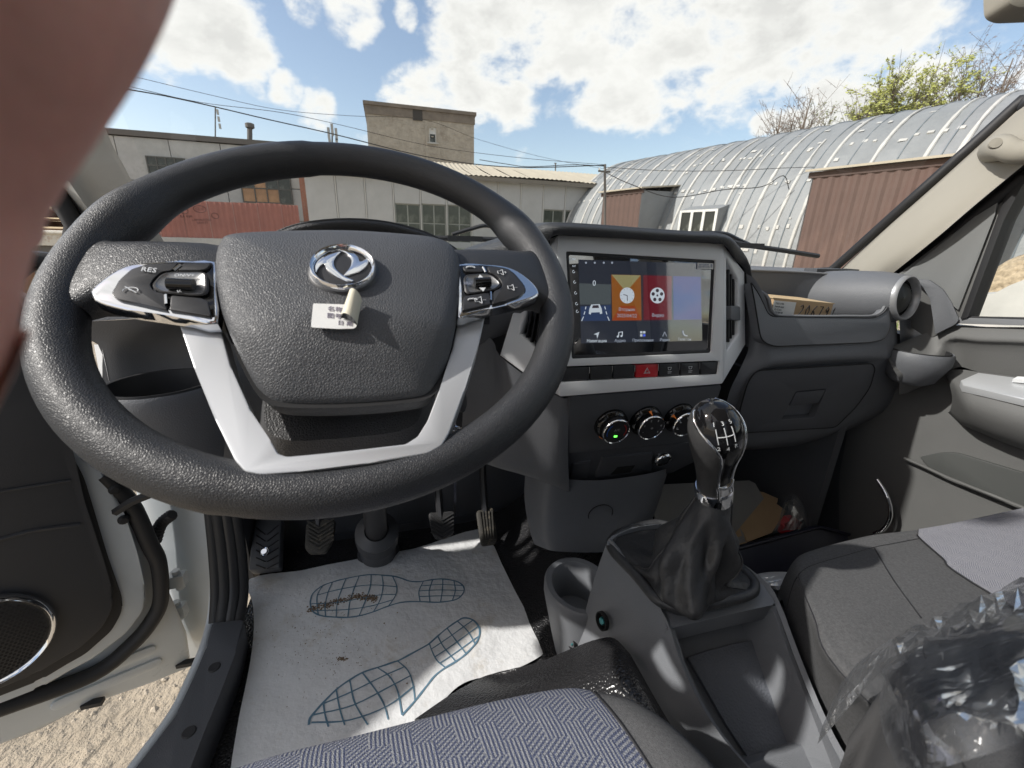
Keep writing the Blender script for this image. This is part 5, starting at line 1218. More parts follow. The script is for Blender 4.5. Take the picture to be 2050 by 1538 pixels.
    for i in range(7):
        a, b = xs[i] + 1.5, xs[i + 1] - 1.5
        bt = slab('dash_switch', [sp(x, y, -.003) for x, y in rpoly([(a, yt(a) + 1.5), (b, yt(b) + 1.5), (b - .5, yb(b) - 1.5), (a, yb(a) - 1.5)], 2)], SN, .014, red if i == 3 else black_pl, t, .0012, seg=2, label='red hazard warning button' if i == 3 else None)
        if i < 6:
            mm = MB(); x = xs[i + 1] - 1; mm.tube([sp(x, yt(x) + 2, -.002), sp(x, yt(x) + 15, -.002)], .0009, 6); mm.build('chrome_bar', chrome, t, 30)
        c = sp((a + b) / 2, (yt(a) + yb(a)) / 2 + (-.04) * (b - a) / 2, -.0026)
        if i == 3:
            mm = MB(); mm.tube([c + SR * (.006 * math.sin(k * 2.0944)) + SU * (.0055 * math.cos(k * 2.0944) - .001) for k in range(3)], .0005, 4, True); mm.tube([c + SR * (.0035 * math.sin(k * 2.0944)) + SU * (.0032 * math.cos(k * 2.0944) - .001) for k in range(3)], .0004, 4, True); mm.build('hazard_symbol', white_ink, bt, 0)
        if i in (4, 5):
            mm = MB()
            for pts in (((-.003, .004), (.003, .004)), ((-.003, .004), (-.002, 0)), ((.003, .004), (.002, 0)), ((-.002, 0), (.002, 0)), ((-.003, -.003), (.004, -.003)), ((-.003, -.005), (.003, -.005))): mm.tube([c + SR * p[0] + SU * p[1] for p in pts], .00035, 4)
            mm.build('switch_symbol', white_ink, bt, 0)
    # climate panel, stack sides
    CT = rad(-14); CN = V((0, -math.cos(CT), math.sin(CT))); C0 = sp(1290, 785, -.004); cp = lambda x, y, h=0: pP(x, y, C0, CN, h)
    cl = rpoly([(1139, 796), (1446, 772), (1430, 820), (1396, 884), (1136, 909)], 6)
    slab('climate_panel', [cp(*q) for q in cl], CN, .02, dash_low, t, .002)
    CR = V((1, 0, 0)); CU = CR.cross(CN) * -1; CU = CN.cross(CR)
    for i, (x, y) in enumerate(((1222, 848), (1291, 841), (1358, 835))):
        c = cp(x, y, .0); rr = .0235
        b = MB(); b.lathe(c, CN, [(rr * 1.18, -.002), (rr * 1.14, .006), (rr * .98, .010), (rr * .96, .020)], 40); k = b.build('climate_knob', black_gl, t, 40)
        b = MB(); b.lathe(c, CN, [(rr * .97, .0185), (rr * .99, .0205), (rr * .93, .0225), (rr * .88, .0215)], 40); b.build('knob_ring', chrome, k, 60)
        b = MB(); b.lathe(c, CN, [(rr * .9, .0212), (rr * .5, .0216), (.0001, .0216)], 40); b.build('knob_face', black_pl, k, 60)
        f = lambda u, v, h=.0219: c + CR * (u * rr) + CU * (v * rr) + CN * h
        ang = [(-2.5), (1.75), (2.6)][i]
        b = MB(); b.prism([f(math.cos(ang - .09) * 1.12, math.sin(ang - .09) * 1.12, .0105), f(math.cos(ang) * .98, math.sin(ang) * .98, .019), f(math.cos(ang + .09) * 1.12, math.sin(ang + .09) * 1.12, .0105)], CN * .0008); b.build('pointer', orange_i, k, 0)
        if i == 0:
            for a0_, a1_, mm in ((2.2, 3.6, mat('blue print arc', (.02, .12, .5), .5)), (-.5, .9, mat('red print arc', (.5, .03, .03), .5))):
                b = MB(); b.tube([f(.68 * math.cos(q), .68 * math.sin(q)) for q in [a0_ + (a1_ - a0_) * j / 8 for j in range(9)]], .0006, 4); b.build('temperature_arc', mm, k, 0)
            b = MB(); b.box(f(0, -.35), (.005, .001, .0028), Matrix((CR, CN, CU)).transposed()); b.build('indicator_lamp', mat('green lamp', (.02, .1, .02), .4, emit=((.12, 1, .08), 1.6)), k)
            text_mesh('knob_text', 'A/C', .006, f(0, .15), CR, CU, mat('faint print', (.3, .3, .3), .6), k, .0001)
        elif i == 1:
            for j in range(6): q = 3.6 - j * .84; text_mesh('knob_text', '012345'[j] if j else '•', .005, f(.66 * math.cos(q), .66 * math.sin(q)), CR, CU, white_ink, k, .0001)
            text_mesh('knob_text', '❋', .006, f(0, 0), CR, CU, MATS['faint print'], k, .0001)
        else:
            for j in range(5): q = 3.5 - j * .95; b = MB(); o = f(.62 * math.cos(q), .62 * math.sin(q)); b.tube([o + CU * .002 - CR * .0018, o - CU * .002 - CR * .0012, o - CU * .002 + CR * .002], .0004, 4); b.build('airflow_symbol', white_ink, k, 0)
    # below the climate panel: tray front, ashtray, socket, lower cover
    L0 = cp(1290, 892, -.01); LT = rad(-28); LN = V((0, -math.cos(LT), math.sin(LT))); lp = lambda x, y, h=0: pP(x, y, L0, LN, h)
    slab('lower_panel', [lp(x, y) for x, y in rpoly([(1120, 908), (1392, 886), (1405, 880), (1392, 925), (1345, 948), (1200, 968), (1130, 962)], 6)], LN, .05, dash_low, t, .003)
    tray = slab('ashtray', [lp(x, y, .005) for x, y in rpoly([(1206, 918), (1308, 908), (1304, 945), (1192, 958)], 3)], LN, .02, dash_low, t, .002)
    slab('ashtray_grip', [lp(x, y, .0056) for x, y in rpoly([(1236, 936), (1272, 932), (1262, 946), (1222, 951)], 2)], LN, .002, void_m, tray, .0004)
    slab('blank_cover', [lp(x, y, .003) for x, y in rpoly([(1148, 930), (1185, 922), (1176, 958), (1140, 962)], 3)], LN, .01, dash_low, t, .002)
    c = lp(1327, 920, .008); b = MB(); b.lathe(c, LN, [(.0165, -.004), (.0165, .002), (.0150, .004), (.0128, .003), (.0122, -.03)], 32); so = b.build('power_socket', chrome, t, 50)
    b = MB(); b.lathe(c - LN * .018, LN, [(.0125, 0), (.001, 0)], 24); b.build('socket_inside', void_m, so)
    # stack side walls and lower cover over the tunnel
    rows = [[pY(x, y, v) for x, y, v in r] for r in (
        [(930, 640, .64), (985, 680, .61), (1000, 712, .578), (1060, 758, .560), (1120, 795, .542), (1139, 797, .538)],
        [(930, 760, .64), (985, 770, .61), (1010, 790, .58), (1060, 815, .56), (1115, 850, .545), (1138, 850, .545)],
        [(925, 860, .63), (960, 880, .60), (1000, 900, .58), (1060, 915, .57), (1115, 920, .555), (1137, 910, .556)],
        [(930, 905, .62), (965, 925, .60), (1000, 938, .59), (1050, 952, .58), (1115, 975, .58), (1140, 985, .585)],
        [(930, 900, .72), (965, 915, .70), (1000, 925, .69), (1050, 940, .68), (1115, 960, .68), (1140, 975, .68)])]
    patch('stack_side', rows, dash_m, t, 3)
    rows = [[pY(x, y, v) for x, y, v in r] for r in (
        [(1052, 940, .66), (1090, 950, .605), (1120, 958, .59), (1200, 962, .588), (1290, 950, .588), (1330, 940, .60), (1340, 936, .68)],
        [(1050, 1000, .65), (1082, 1010, .60), (1115, 1020, .585), (1200, 1020, .583), (1280, 1010, .583), (1318, 1000, .60), (1322, 990, .68)],
        [(1060, 1060, .62), (1082, 1070, .585), (1115, 1080, .568), (1200, 1080, .565), (1265, 1070, .565), (1296, 1060, .60), (1300, 1050, .68)],
        [(1070, 1090, .61), (1090, 1098, .58), (1115, 1104, .563), (1200, 1106, .56), (1255, 1098, .56), (1280, 1090, .60), (1284, 1080, .68)])]
    lc = patch('lower_cover', rows, dash_m, t, 3)
    ca = pY(1203, 1030, .578); b = MB(); b.tube([ca + V((.024 * math.cos(q * .2618), .001, .019 * math.sin(q * .2618))) for q in range(24)], .0009, 5, True); b.build('cover_cap', void_m, lc, 60)
    # ---- passenger side: face, open bin, glovebox
    F = [[(1494, 548, .584), (1512, 560, .574), (1532, 596, .566), (1548, 628, .562), (1600, 634, .562), (1690, 634, .562), (1752, 632, .564), (1772, 610, .568), (1786, 590, .580)],
         [(1498, 610, .582), (1514, 620, .568), (1532, 636, .560), (1550, 655, .557), (1600, 662, .557), (1690, 660, .557), (1755, 656, .559), (1778, 645, .566), (1794, 640, .584)],
         [(1500, 690, .575), (1514, 692, .562), (1532, 698, .554), (1552, 698, .551), (1600, 696, .551), (1690, 692, .551), (1760, 687, .553), (1782, 682, .562), (1797, 680, .582)],
         [(1480, 742, .566), (1502, 742, .557), (1528, 734, .549), (1552, 728, .546), (1600, 724, .546), (1690, 718, .546), (1760, 714, .549), (1786, 712, .560), (1799, 710, .580)],
         [(1462, 780, .568), (1490, 770, .562), (1520, 752, .562), (1552, 746, .564), (1600, 742, .564), (1690, 735, .564), (1760, 730, .564), (1790, 728, .570), (1803, 728, .587)],
         [(1448, 830, .580), (1472, 832, .584), (1510, 838, .588), (1552, 838, .589), (1600, 836, .589), (1690, 815, .588), (1745, 790, .584), (1780, 780, .585), (1800, 775, .60)],
         [(1430, 885, .60), (1462, 892, .598), (1510, 893, .602), (1552, 890, .602), (1600, 884, .602), (1680, 862, .602), (1735, 838, .604), (1775, 822, .61), (1797, 810, .63)],
         [(1428, 892, .68), (1460, 899, .68), (1510, 900, .68), (1552, 897, .68), (1600, 890, .68), (1680, 868, .68), (1735, 845, .69), (1775, 830, .70), (1800, 815, .72)]]
    patch('passenger_fascia', [[pY(*q) for q in r] for r in F], dash_m, t, 4, 4, 60)
    # bin front panel, slightly proud
    bf = rpoly([(1540, 634), (1752, 637), (1770, 626), (1780, 612), (1783, 650), (1772, 680), (1740, 686), (1548, 694), (1524, 682), (1518, 650), (1510, 600), (1503, 565), (1520, 590)], [14, 10, 6, 4, 10, 14, 8, 16, 14, 14, 10, 4, 14])
    b = [pY(1545, 634, .556), pY(1752, 637, .558), pY(1548, 694, .5455)]; bn = (b[1] - b[0]).cross(b[2] - b[0]).normalized(); bn = bn if bn.y < 0 else -bn
    slab('bin_front', [pP(x, y, b[0], bn, .0005) for x, y in bf], bn, .016, dash_m, t, .0022, seg=3)
    # open storage bin
    rim = [(1534, 592, .568), (1549, 629, .562), (1600, 634, .562), (1690, 634, .562), (1752, 632, .564), (1772, 610, .57), (1768, 590, .60), (1748, 574, .632), (1718, 562, .66), (1680, 552, .685), (1600, 546, .70), (1500, 542, .70), (1470, 542, .69), (1480, 565, .62)]
    R0 = spline([pY(*q) for q in rim], 4, True); cen = sum(R0, V((0, 0, 0))) / len(R0)
    rings = [R0]
    for s, z in ((.985, -.012), (.97, -.06), (.95, -.082), (.85, -.09), (.4, -.092), (.02, -.092)):
        rings.append([V((cen.x + (p.x - cen.x) * s, cen.y + (p.y - cen.y) * s, max(p.z, -.09) * 0 + (p.z if z > -.03 else -.10) + (z if z > -.03 else z + .02))) for p in R0])
    m = MB(); m.loft(rings); sbn = m.build('storage_bin', dash_m, t, 50)
    m = MB(); m.tube([p + V((0, 0, .0006)) for p in R0], .0026, 8, True); m.build('bin_lip', mid_grey, sbn, 60)
    # dash top round the bin and up to the glass
    o1 = [(1786, 590, .582), (1786, 572, .60), (1776, 560, .63), (1740, 548, .68), (1690, 542, .72), (1600, 540, .76), (1500, 536, .77), (1440, 533, .77)]
    o0 = [(1773, 608, .57), (1769, 589, .602), (1748, 573, .634), (1717, 561, .662), (1680, 551, .687), (1600, 545, .702), (1500, 541, .702), (1440, 541, .69)]
    o2 = [(1800, 575, .62), (1805, 562, .64), (1795, 553, .66), (1760, 545, .70), (1700, 540, .74), (1600, 538, .80), (1500, 534, .86), (1440, 531, .86)]
    o3 = [pY(*q) + V((.02, .04, -.03)) for q in o2]
    patch('dash_top', [[pY(*q) for q in o0], [pY(*q) for q in o1], [pY(*q) for q in o2], o3], dash_m, t, 4, 3, 60)
    # glovebox
    gd = rpoly([(1514, 742), (1746, 728), (1752, 738), (1742, 776), (1713, 816), (1672, 856), (1470, 868), (1480, 826), (1497, 765)], [14, 8, 8, 14, 14, 8, 6, 10, 14])
    g0 = [pY(1514, 742, .552), pY(1746, 728, .553), pY(1600, 862, .580)]; gn2 = (g0[1] - g0[0]).cross(g0[2] - g0[0]).normalized(); gn2 = gn2 if gn2.y < 0 else -gn2
    gp = lambda x, y, h=0: pP(x, y, g0[0], gn2, h)
    hd = rpoly([(1593, 784), (1655, 778), (1630, 836), (1564, 841)], 4)
    gl = slab('glovebox_lid', [gp(*q) for q in gd], gn2, .02, dash_low, t, .0024, holes=[[gp(*q) for q in hd]], seg=3)
    m = MB(); m.prism([gp(x, y, -.016) for x, y in ((1585, 778), (1662, 772), (1640, 845), (1555, 850))], -gn2 * .003); m.build('handle_well', dash_low, gl)
    slab('glovebox_handle', [gp(x, y, -.001) for x, y in rpoly([(1594, 786), (1654, 780), (1638, 808), (1581, 814)], 3)], gn2, .012, dash_low, gl, .0016)
    m = MB(); gpts = [pP(x, y, b[0], bn, .0002) for x, y in bf]; m.tube(gpts, .0011, 5, True); m.tube([gp(*q) for q in gd], .0012, 5, True); m.build('panel_gap', void_m, t, 0)
    m = MB(); m.box((.935, .72, -.17), (.17, .03, .27)); m.build('end_panel', dash_low, t)
    # right end: round vent, its pod and the cup holder
    vc = pY(1814, 597, .562); vn = V((.12, -.98, .12)).normalized()
    m = MB(); m.lathe(vc, vn, [(.055, -.16), (.054, -.10), (.049, -.04), (.043, -.012), (.0395, -.002)], 40); m.build('vent_pod', dash_m, t, 60)
    m = MB(); m.lathe(vc, vn, [(.0405, -.006), (.0397, .003), (.0372, .0045), (.0345, .001), (.033, -.012)], 48); rv = m.build('round_vent', mat('vent ring silver', (.34, .345, .355), .38, metal=.4), t, 60)
    m = MB(); m.lathe(vc, vn, [(.0335, -.008), (.032, -.014), (.0315, -.03), (.001, -.03)], 40); m.build('vent_throat', void_m, rv, 50)
    vx = vn.orthogonal().normalized(); vx = V((0, 0, 1)).cross(vn).normalized(); vy = vn.cross(vx)
    m = MB(); pts = [(math.cos(q * .2618), math.sin(q * .2618)) for q in range(24)]
    m.loft([[vc + vx * (c * .029) + vy * (s * .029) + vn * (-.012 + .010 * c * .6) for c, s in pts], [vc + vx * (c * .018) + vy * (s * .018) + vn * (-.006 + .006 * c) for c, s in pts], [vc + vx * (c * .001) + vy * (s * .001) + vn * -.004 for c, s in pts]]); m.build('vent_flap', mat('dark vent flap', (.025, .026, .024), .35), rv, 60)
    rows = [[pY(x, y, v) for x, y, v in r] for r in (
        [(1786, 590, .585), (1800, 640, .575), (1802, 690, .575), (1806, 730, .59)], [(1815, 640, .585), (1818, 668, .578), (1820, 690, .585), (1822, 720, .61)],
        [(1845, 630, .60), (1850, 665, .60), (1852, 690, .61), (1852, 715, .64)], [(1862, 610, .64), (1870, 655, .64), (1870, 690, .65), (1868, 715, .68)], [(1840, 565, .70), (1873, 640, .70), (1872, 690, .71), (1870, 720, .74)])]
    patch('pod_skirt', rows, dash_m, t, 3, 3, 60)
    m = MB(); m.tube(spline([pY(x, y, v) for x, y, v in ((1838, 572, .66), (1856, 592, .64), (1868, 625, .635), (1872, 660, .635), (1868, 690, .64))], 4), .004, 6); m.build('pod_gasket', void_m, t, 60)
    cc = pY(1839, 707, .545)
    def cup(cx, cy, cz, ro, name, lab=None, depth=.075):
        c = V((cx, cy, cz)); m = MB(); m.lathe(c, (0, 0, 1), [(ro * .55, -depth * 1.35), (ro * .8, -depth * 1.2), (ro * 1.02, -depth * .7), (ro * 1.13, -.02), (ro * 1.14, -.004), (ro * 1.08, .001), (ro * 1.0, -.001)], 44); o = m.build(name, dash_m, t, 60, lab)
        m = MB(); m.lathe(c, (0, 0, 1), [(ro * 1.02, -.004), (ro * 1.0, .0025), (ro * .955, .002), (ro * .93, -.008), (ro * .82, -depth), (.001, -depth)], 44); m.build('cup_liner', rubber, o, 40); return o
    cup(cc.x, cc.y, cc.z + .004, .0445, 'cup_holder', 'right cup holder below the round vent', .046)
    # ---- driver side: cluster hood, dash top, left lower face and cup holder
    ha = [(520, 510), (537, 478), (570, 459), (620, 446), (700, 440), (780, 447), (850, 466), (900, 491), (930, 515), (952, 545)]
    A = [pY(x, y, .60) for x, y in ha]; cA = V((sum(p.x for p in A) / 10, .60, -.07))
    hoodm = bpy.data.materials.get('black grained hood pad')
    inner = [cA + (p - cA) * .90 + V((0, .004, -.004)) for p in A]
    patch('cluster_hood', [[p + V((0, .10, -.05)) for p in inner], [p + V((0, .012, 0)) for p in inner], inner, [(a + b) / 2 + V((0, -.006, .002)) for a, b in zip(A, inner)], A, [p + V((0, .01, .002)) for p in A], [p + V((0, .10, -.005)) for p in A], [p + V((0, .22, -.04)) for p in A], [p + V((0, .26, -.12)) for p in A]], hoodm, t, 3, 3, 60)
    m = MB(); m.prism([cA + (p - cA) * .93 + V((0, .09, -.03)) for p in A], (0, .02, 0)); m.build('instrument_panel', black_gl, t)
    dt = [[V((x, y, z)) for x, y, z in r] for r in (
        [(-.36, .585, -.10), (-.20, .575, -.09), (-.10, .575, -.085), (.10, .575, -.085), (.22, .56, -.075), (.32, .56, -.07)],
        [(-.37, .60, -.062), (-.20, .59, -.052), (-.10, .59, -.05), (.10, .59, -.05), (.20, .575, -.045), (.30, .57, -.04)],
        [(-.37, .66, -.050), (-.20, .66, -.040), (-.10, .66, -.04), (.10, .66, -.035), (.20, .64, -.022), (.30, .63, -.01)],
        [(-.37, .75, -.042), (-.20, .76, -.034), (-.10, .78, -.034), (.10, .78, -.03), (.20, .76, -.025), (.30, .75, -.012)],
        [(-.37, .86, -.040), (-.20, .92, -.036), (-.10, .955, -.04), (.10, .98, -.045), (.20, .98, -.045), (.30, .98, -.045)],
        [(-.37, .88, -.12), (-.20, .94, -.12), (-.10, .97, -.12), (.10, .99, -.12), (.20, .99, -.12), (.30, .99, -.12)])]
    patch('dash_top', dt, dash_m, t, 3, 3, 60)
    m = MB(); m.box((.62, .87, -.055), (.72, .24, .012)); m.build('cowl_top', dash_low, t)
    # demister grille on the left dash top
    m = MB(); m.tube(spline([pZ(x, y, -.034) for x, y in ((318, 512), (345, 505), (375, 505), (400, 512))], 4), .004, 6); m.build('vent_edge', black_pl, t, 60)
    sl = rpoly([(372, 511), (436, 509), (436, 514), (385, 515)], 1); slab('demister_slot', [pZ(x, y, -.030) for x, y in sl], (0, 0, 1), .003, bezel_m, t, .0006)
    LF = [[(196, 690, .60), (240, 690, .60), (330, 690, .635), (450, 700, .64), (620, 720, .64), (900, 720, .64)], [(205, 760, .60), (245, 760, .605), (330, 770, .635), (450, 790, .64), (620, 800, .64), (900, 800, .64)], [(222, 850, .60), (255, 860, .60), (330, 880, .62), (450, 890, .63), (620, 900, .63), (920, 880, .63)], [(245, 940, .62), (275, 950, .62), (340, 955, .62), (450, 955, .63), (620, 960, .63), (930, 930, .64)], [(250, 960, .72), (280, 970, .72), (340, 975, .72), (450, 975, .72), (620, 975, .72), (930, 950, .74)]]
    top = [V((-.37, .585, -.10)), V((-.27, .58, -.095)), V((-.2, .575, -.09)), V((-.10, .575, -.085)), V((.10, .575, -.085)), V((.28, .56, -.075))]
    patch('driver_fascia', [top] + [[pY(*q) for q in r] for r in LF], dash_m, t, 3, 3, 60)
    c2 = pY(323, 768, .545)
    o = cup(c2.x, c2.y, c2.z, .052, 'cup_holder', 'left cup holder behind the steering wheel', .09)
    m = MB(); m.loft([[pY(x, y, v) for x, y, v in r] for r in ([(188, 690, .62), (203, 690, .60)], [(205, 780, .62), (222, 780, .60)], [(235, 880, .62), (252, 885, .60)])], False); 
    m.build('lit_edge_strip', bezel_m, t, 40)  # lit left edge of the grey fascia, its brightness put into a silver colour
dashboard()
def carton():
    p = pY(1640, 612, .60)
    O = pY(1533, 660, .612); A = pY(1540, 597, .612); B = pY(1665, 606, .60); Ct = pY(1585, 583, .70); Dt = pY(1671, 597, .668)
    t = thing('cardboard_box', 'brown cardboard box with handwriting and a label lying in the open bin', 'box', p - V((0, 0, .07)))
    a = pY(1550, 598, .606); b = pY(1668, 609, .598); d = (b - a); n = V((d.y, -d.x, 0)).normalized(); n = n if n.y < 0 else -n
    dp = -n * .075; h = V((0, 0, -.075))
    m = MB(); m.add([a, b, b + h, a + h, a + dp, b + dp, b + dp + h, a + dp + h], [(0, 3, 2, 1), (0, 1, 5, 4), (4, 5, 6, 7), (0, 4, 7, 3), (1, 2, 6, 5)]); bx = m.build('carton', cardb, t)
    m = MB(); m.prism([a + V((0, 0, .0015)) - d.normalized() * .002, b + V((0, 0, .0015)) + d.normalized() * .003, b + dp + V((0, 0, .003)), a + dp + V((0, 0, .003))], (0, 0, -.0015)); m.build('lid_flap', cardb_top, t)
    u = d.normalized(); w = V((0, 0, 1))
    f = lambda x, z, o=.0004: a + u * x + w * z + n * o
    L = d.length
    slab('shipping_label', [f(.001, -.003), f(L * .37, -.003), f(L * .37, -.05), f(.001, -.05)], n, .0003, white_lbl, t)
    for k in range(5): text_mesh('label_text', ['7503 1700', 'Switch assy', 'Q 12 pcs', '2025 04 08', 'No 418'][k], .0042, f(.0045, -.008 - .0052 * k, .0005), u, w, ink, t, .0001, 'LEFT')
    m = MB(); x = L * .03; r = random.Random(2)
    while x < L * .22:
        wd = r.choice((.0006, .001, .0016)); m.prism([f(x, -.034, .0006), f(x + wd, -.034, .0006), f(x + wd, -.044, .0006), f(x, -.044, .0006)], n * .0001); x += wd + r.choice((.0006, .001, .0014))
    m.build('bar_code', ink, t, 0)
    strokes = {'2': [(0, .8), (.3, 1), (.6, .8), (.5, .5), (0, 0), (.7, 0)], '0': [(.3, 1), (0, .6), (.1, .1), (.4, 0), (.65, .5), (.3, 1)], '6': [(.6, 1), (.1, .6), (0, .2), (.3, 0), (.55, .25), (.3, .5), (.05, .3)], '7': [(0, 1), (.6, 1), (.3, 0)], '9': [(.6, .8), (.3, 1), (.05, .75), (.3, .5), (.6, .8), (.5, 0)], '1': [(.2, .7), (.45, 1), (.35, 0)]}
    x = L * .44
    for ch in '206791':
        m = MB(); s = .020; m.tube([f(x + q[0] * .011 + q[1] * .003, -.026 + q[1] * s, .0006) for q in strokes[ch]], .0008, 5); m.build('handwritten_digit', ink, t, 0); x += .0142
carton()
# ---------------------------------------------------------------- floor covering and paper mat
def floor_mat():
    t = thing('floor_covering', 'black pebbled vinyl floor covering round the driver footwell', 'floor mat', (.0, .6, ZF))
    rows = []
    for i in range(15):
        y = -.05 + .07 * i; row = []
        for j in range(15):
            x = -.31 + .095 * j
            z = ZF + .003
            e = max(0, y - .95); z += e * 1.1
            z += .004 * noise.noise(V((x * 9, y * 9, 0)))
            # tunnel hump under the centre console, with the raised corner by the seat
            hump = math.exp(-((x - .42) / .15) ** 4) * .10
            z += hump
            row.append(V((x, y, z)))
        rows.append(row)
    patch('vinyl_sheet', rows, vinyl, t, 2, 2, 60, thick=(0, 0, -.006))
    # loose raised lip of vinyl lying between seat and console
    lip = [[(1000, 1345, -.60), (1080, 1325, -.57), (1150, 1296, -.535), (1195, 1280, -.50), (1230, 1278, -.485), (1262, 1310, -.50)],
           [(960, 1358, -.62), (1060, 1350, -.57), (1140, 1325, -.525), (1200, 1305, -.49), (1245, 1310, -.475), (1290, 1360, -.495)],
           [(900, 1392, -.61), (1010, 1382, -.56), (1110, 1365, -.52), (1200, 1350, -.485), (1262, 1360, -.47), (1330, 1430, -.49)],
           [(830, 1440, -.60), (960, 1430, -.55), (1090, 1420, -.52), (1200, 1415, -.49), (1290, 1430, -.475), (1380, 1510, -.49)]]
    patch('vinyl_fold', [[pZ(*q) for q in r] for r in lip], vinyl, t, 4, 4, 60, thick=(0, 0, -.008))
floor_mat()
PZ = ZF + .014
def paper_mat():
    t = thing('paper_floor_mat', 'white paper floor mat printed with two blue shoe outlines', 'paper mat', pZ(750, 1250, PZ))
    def hz(x, y):
        return PZ + .0025 * noise.noise(V((x * 14, y * 14, 2)))
    out = [(500, 1158), (600, 1142), (720, 1118), (830, 1098), (955, 1060), (985, 1088), (1005, 1130), (1035, 1190), (1062, 1240), (1096, 1294), (1055, 1330), (1000, 1348), (940, 1362), (900, 1390), (868, 1440), (840, 1560), (650, 1640), (455, 1640), (462, 1538), (478, 1440), (500, 1330), (508, 1260), (506, 1210)]
    pl = spline([pZ(x, y, PZ) for x, y in out], 4, True)
    lo = V((min(p.x for p in pl), min(p.y for p in pl), 0)); hi = V((max(p.x for p in pl), max(p.y for p in pl), 0))
    bm = bmesh.new(); vv = [bm.verts.new((p.x, p.y, 0)) for p in pl]; bm.faces.new(vv)
    n = 26
    for k in range(1, n):
        for ax in (0, 1):
            c = lo[ax] + (hi[ax] - lo[ax]) * k / n; no = V((1, 0, 0)) if ax == 0 else V((0, 1, 0))
            bmesh.ops.bisect_plane(bm, geom=bm.verts[:] + bm.edges[:] + bm.faces[:], plane_co=no * c, plane_no=no)
    bm.verts.index_update(); top = [V((v.co.x, v.co.y, hz(v.co.x, v.co.y))) for v in bm.verts]; fs = [[v.index for v in f.verts] for f in bm.faces]
    b = len(top); allv = top + [p - V((0, 0, .0008)) for p in top]; bm.free()
    emit('paper_sheet', allv, fs + [[i + b for i in reversed(f)] for f in fs], paper_m, t, 60)
    z = lambda u, v: (400 + u / 2.929, 920 + v / 2.929)
    def stroke(mb, pts, w=.0018, closed=False, k=4):
        q = spline([pZ(*z(u, v), PZ) for u, v in pts], k, closed)
        q = [V((p.x, p.y, hz(p.x, p.y) + .0009)) for p in q]; n = len(q); L = []; R = []
        for i, p in enumerate(q):
            a = q[i - 1] if (i or closed) else p; b = q[(i + 1) % n] if (i < n - 1 or closed) else p
            d = (b - a); s = V((-d.y, d.x, 0)).normalized() * w * (.8 + .35 * noise.noise(p * 60)); L.append(p + s); R.append(p - s)
        fs = [(i, (i + 1) % n, n + (i + 1) % n, n + i) for i in range(n if closed else n - 1)]
        mb.add(L + R, [tuple(reversed(f)) for f in fs])
    m = MB()
    stroke(m, [(650, 830), (665, 790), (720, 745), (800, 715), (860, 700), (940, 685), (1020, 677), (1130, 683), (1180, 695), (1230, 712), (1290, 716), (1360, 707), (1430, 703), (1500, 715), (1540, 740), (1550, 770), (1530, 805), (1490, 828), (1400, 840), (1300, 836), (1220, 838), (1160, 848), (1090, 870), (1020, 895), (940, 918), (860, 930), (780, 928), (710, 918), (665, 895), (650, 860)], closed=True)
    for p in ([(720, 745), (690, 800), (688, 860), (695, 912)], [(778, 722), (750, 790), (735, 860), (738, 922)], [(858, 700), (830, 770), (805, 850), (800, 928)], [(935, 686), (905, 760), (880, 840), (868, 929)], [(1005, 678), (1000, 745), (975, 820), (935, 918)], [(1068, 679), (1075, 740), (1060, 820), (1020, 893)], [(1130, 683), (1155, 745), (1148, 800), (1105, 868)],
              [(690, 800), (820, 765), (1000, 738), (1155, 748)], [(655, 850), (830, 838), (1030, 800), (1150, 795)], [(665, 888), (850, 884), (1000, 862), (1130, 828)],
              [(1310, 716), (1285, 775), (1292, 836)], [(1365, 707), (1345, 775), (1350, 839)], [(1425, 703), (1422, 770), (1412, 838)], [(1490, 712), (1498, 770), (1482, 828)], [(1300, 742), (1420, 735), (1540, 742)], [(1288, 772), (1420, 768), (1548, 772)], [(1290, 806), (1420, 803), (1528, 803)]): stroke(m, p, .0013)
    m.build('shoe_print', print_b, t, 0)
    m = MB()
    stroke(m, [(640, 1560), (645, 1525), (665, 1495), (720, 1430), (800, 1350), (880, 1295), (960, 1250), (1050, 1218), (1130, 1190), (1175, 1175), (1260, 1130), (1330, 1090), (1350, 1075), (1400, 1030), (1450, 990), (1510, 950), (1550, 932), (1600, 945), (1635, 985), (1640, 1030), (1620, 1080), (1560, 1145), (1500, 1190), (1440, 1225), (1380, 1270), (1330, 1330), (1260, 1420), (1185, 1505)], .0019)
    for p in ([(1345, 1075), (1360, 1120), (1390, 1180), (1440, 1225)], [(1160, 1182), (1220, 1240), (1250, 1320), (1262, 1420)], [(1040, 1220), (1110, 1270), (1160, 1360), (1185, 1500)], [(955, 1255), (1030, 1350), (1080, 1440), (1105, 1530)], [(880, 1300), (900, 1400), (930, 1470), (985, 1560)], [(800, 1350), (820, 1460), (850, 1560)], [(725, 1435), (735, 1500), (755, 1570)],
              [(725, 1432), (900, 1358), (1080, 1268), (1195, 1220)], [(665, 1500), (900, 1440), (1120, 1330), (1240, 1268)], [(655, 1545), (880, 1530), (1100, 1450), (1258, 1330)],
              [(1395, 1035), (1430, 1100), (1500, 1188)], [(1450, 990), (1500, 1060), (1560, 1143)], [(1510, 950), (1570, 1010), (1615, 1090)], [(1358, 1112), (1450, 1050), (1600, 948)], [(1378, 1160), (1490, 1085), (1632, 985)], [(1405, 1200), (1510, 1130), (1638, 1040)]): stroke(m, p, .0014)
    m.build('shoe_print', print_b, t, 0)
    # spilled soil
    r = random.Random(4); m = MB()
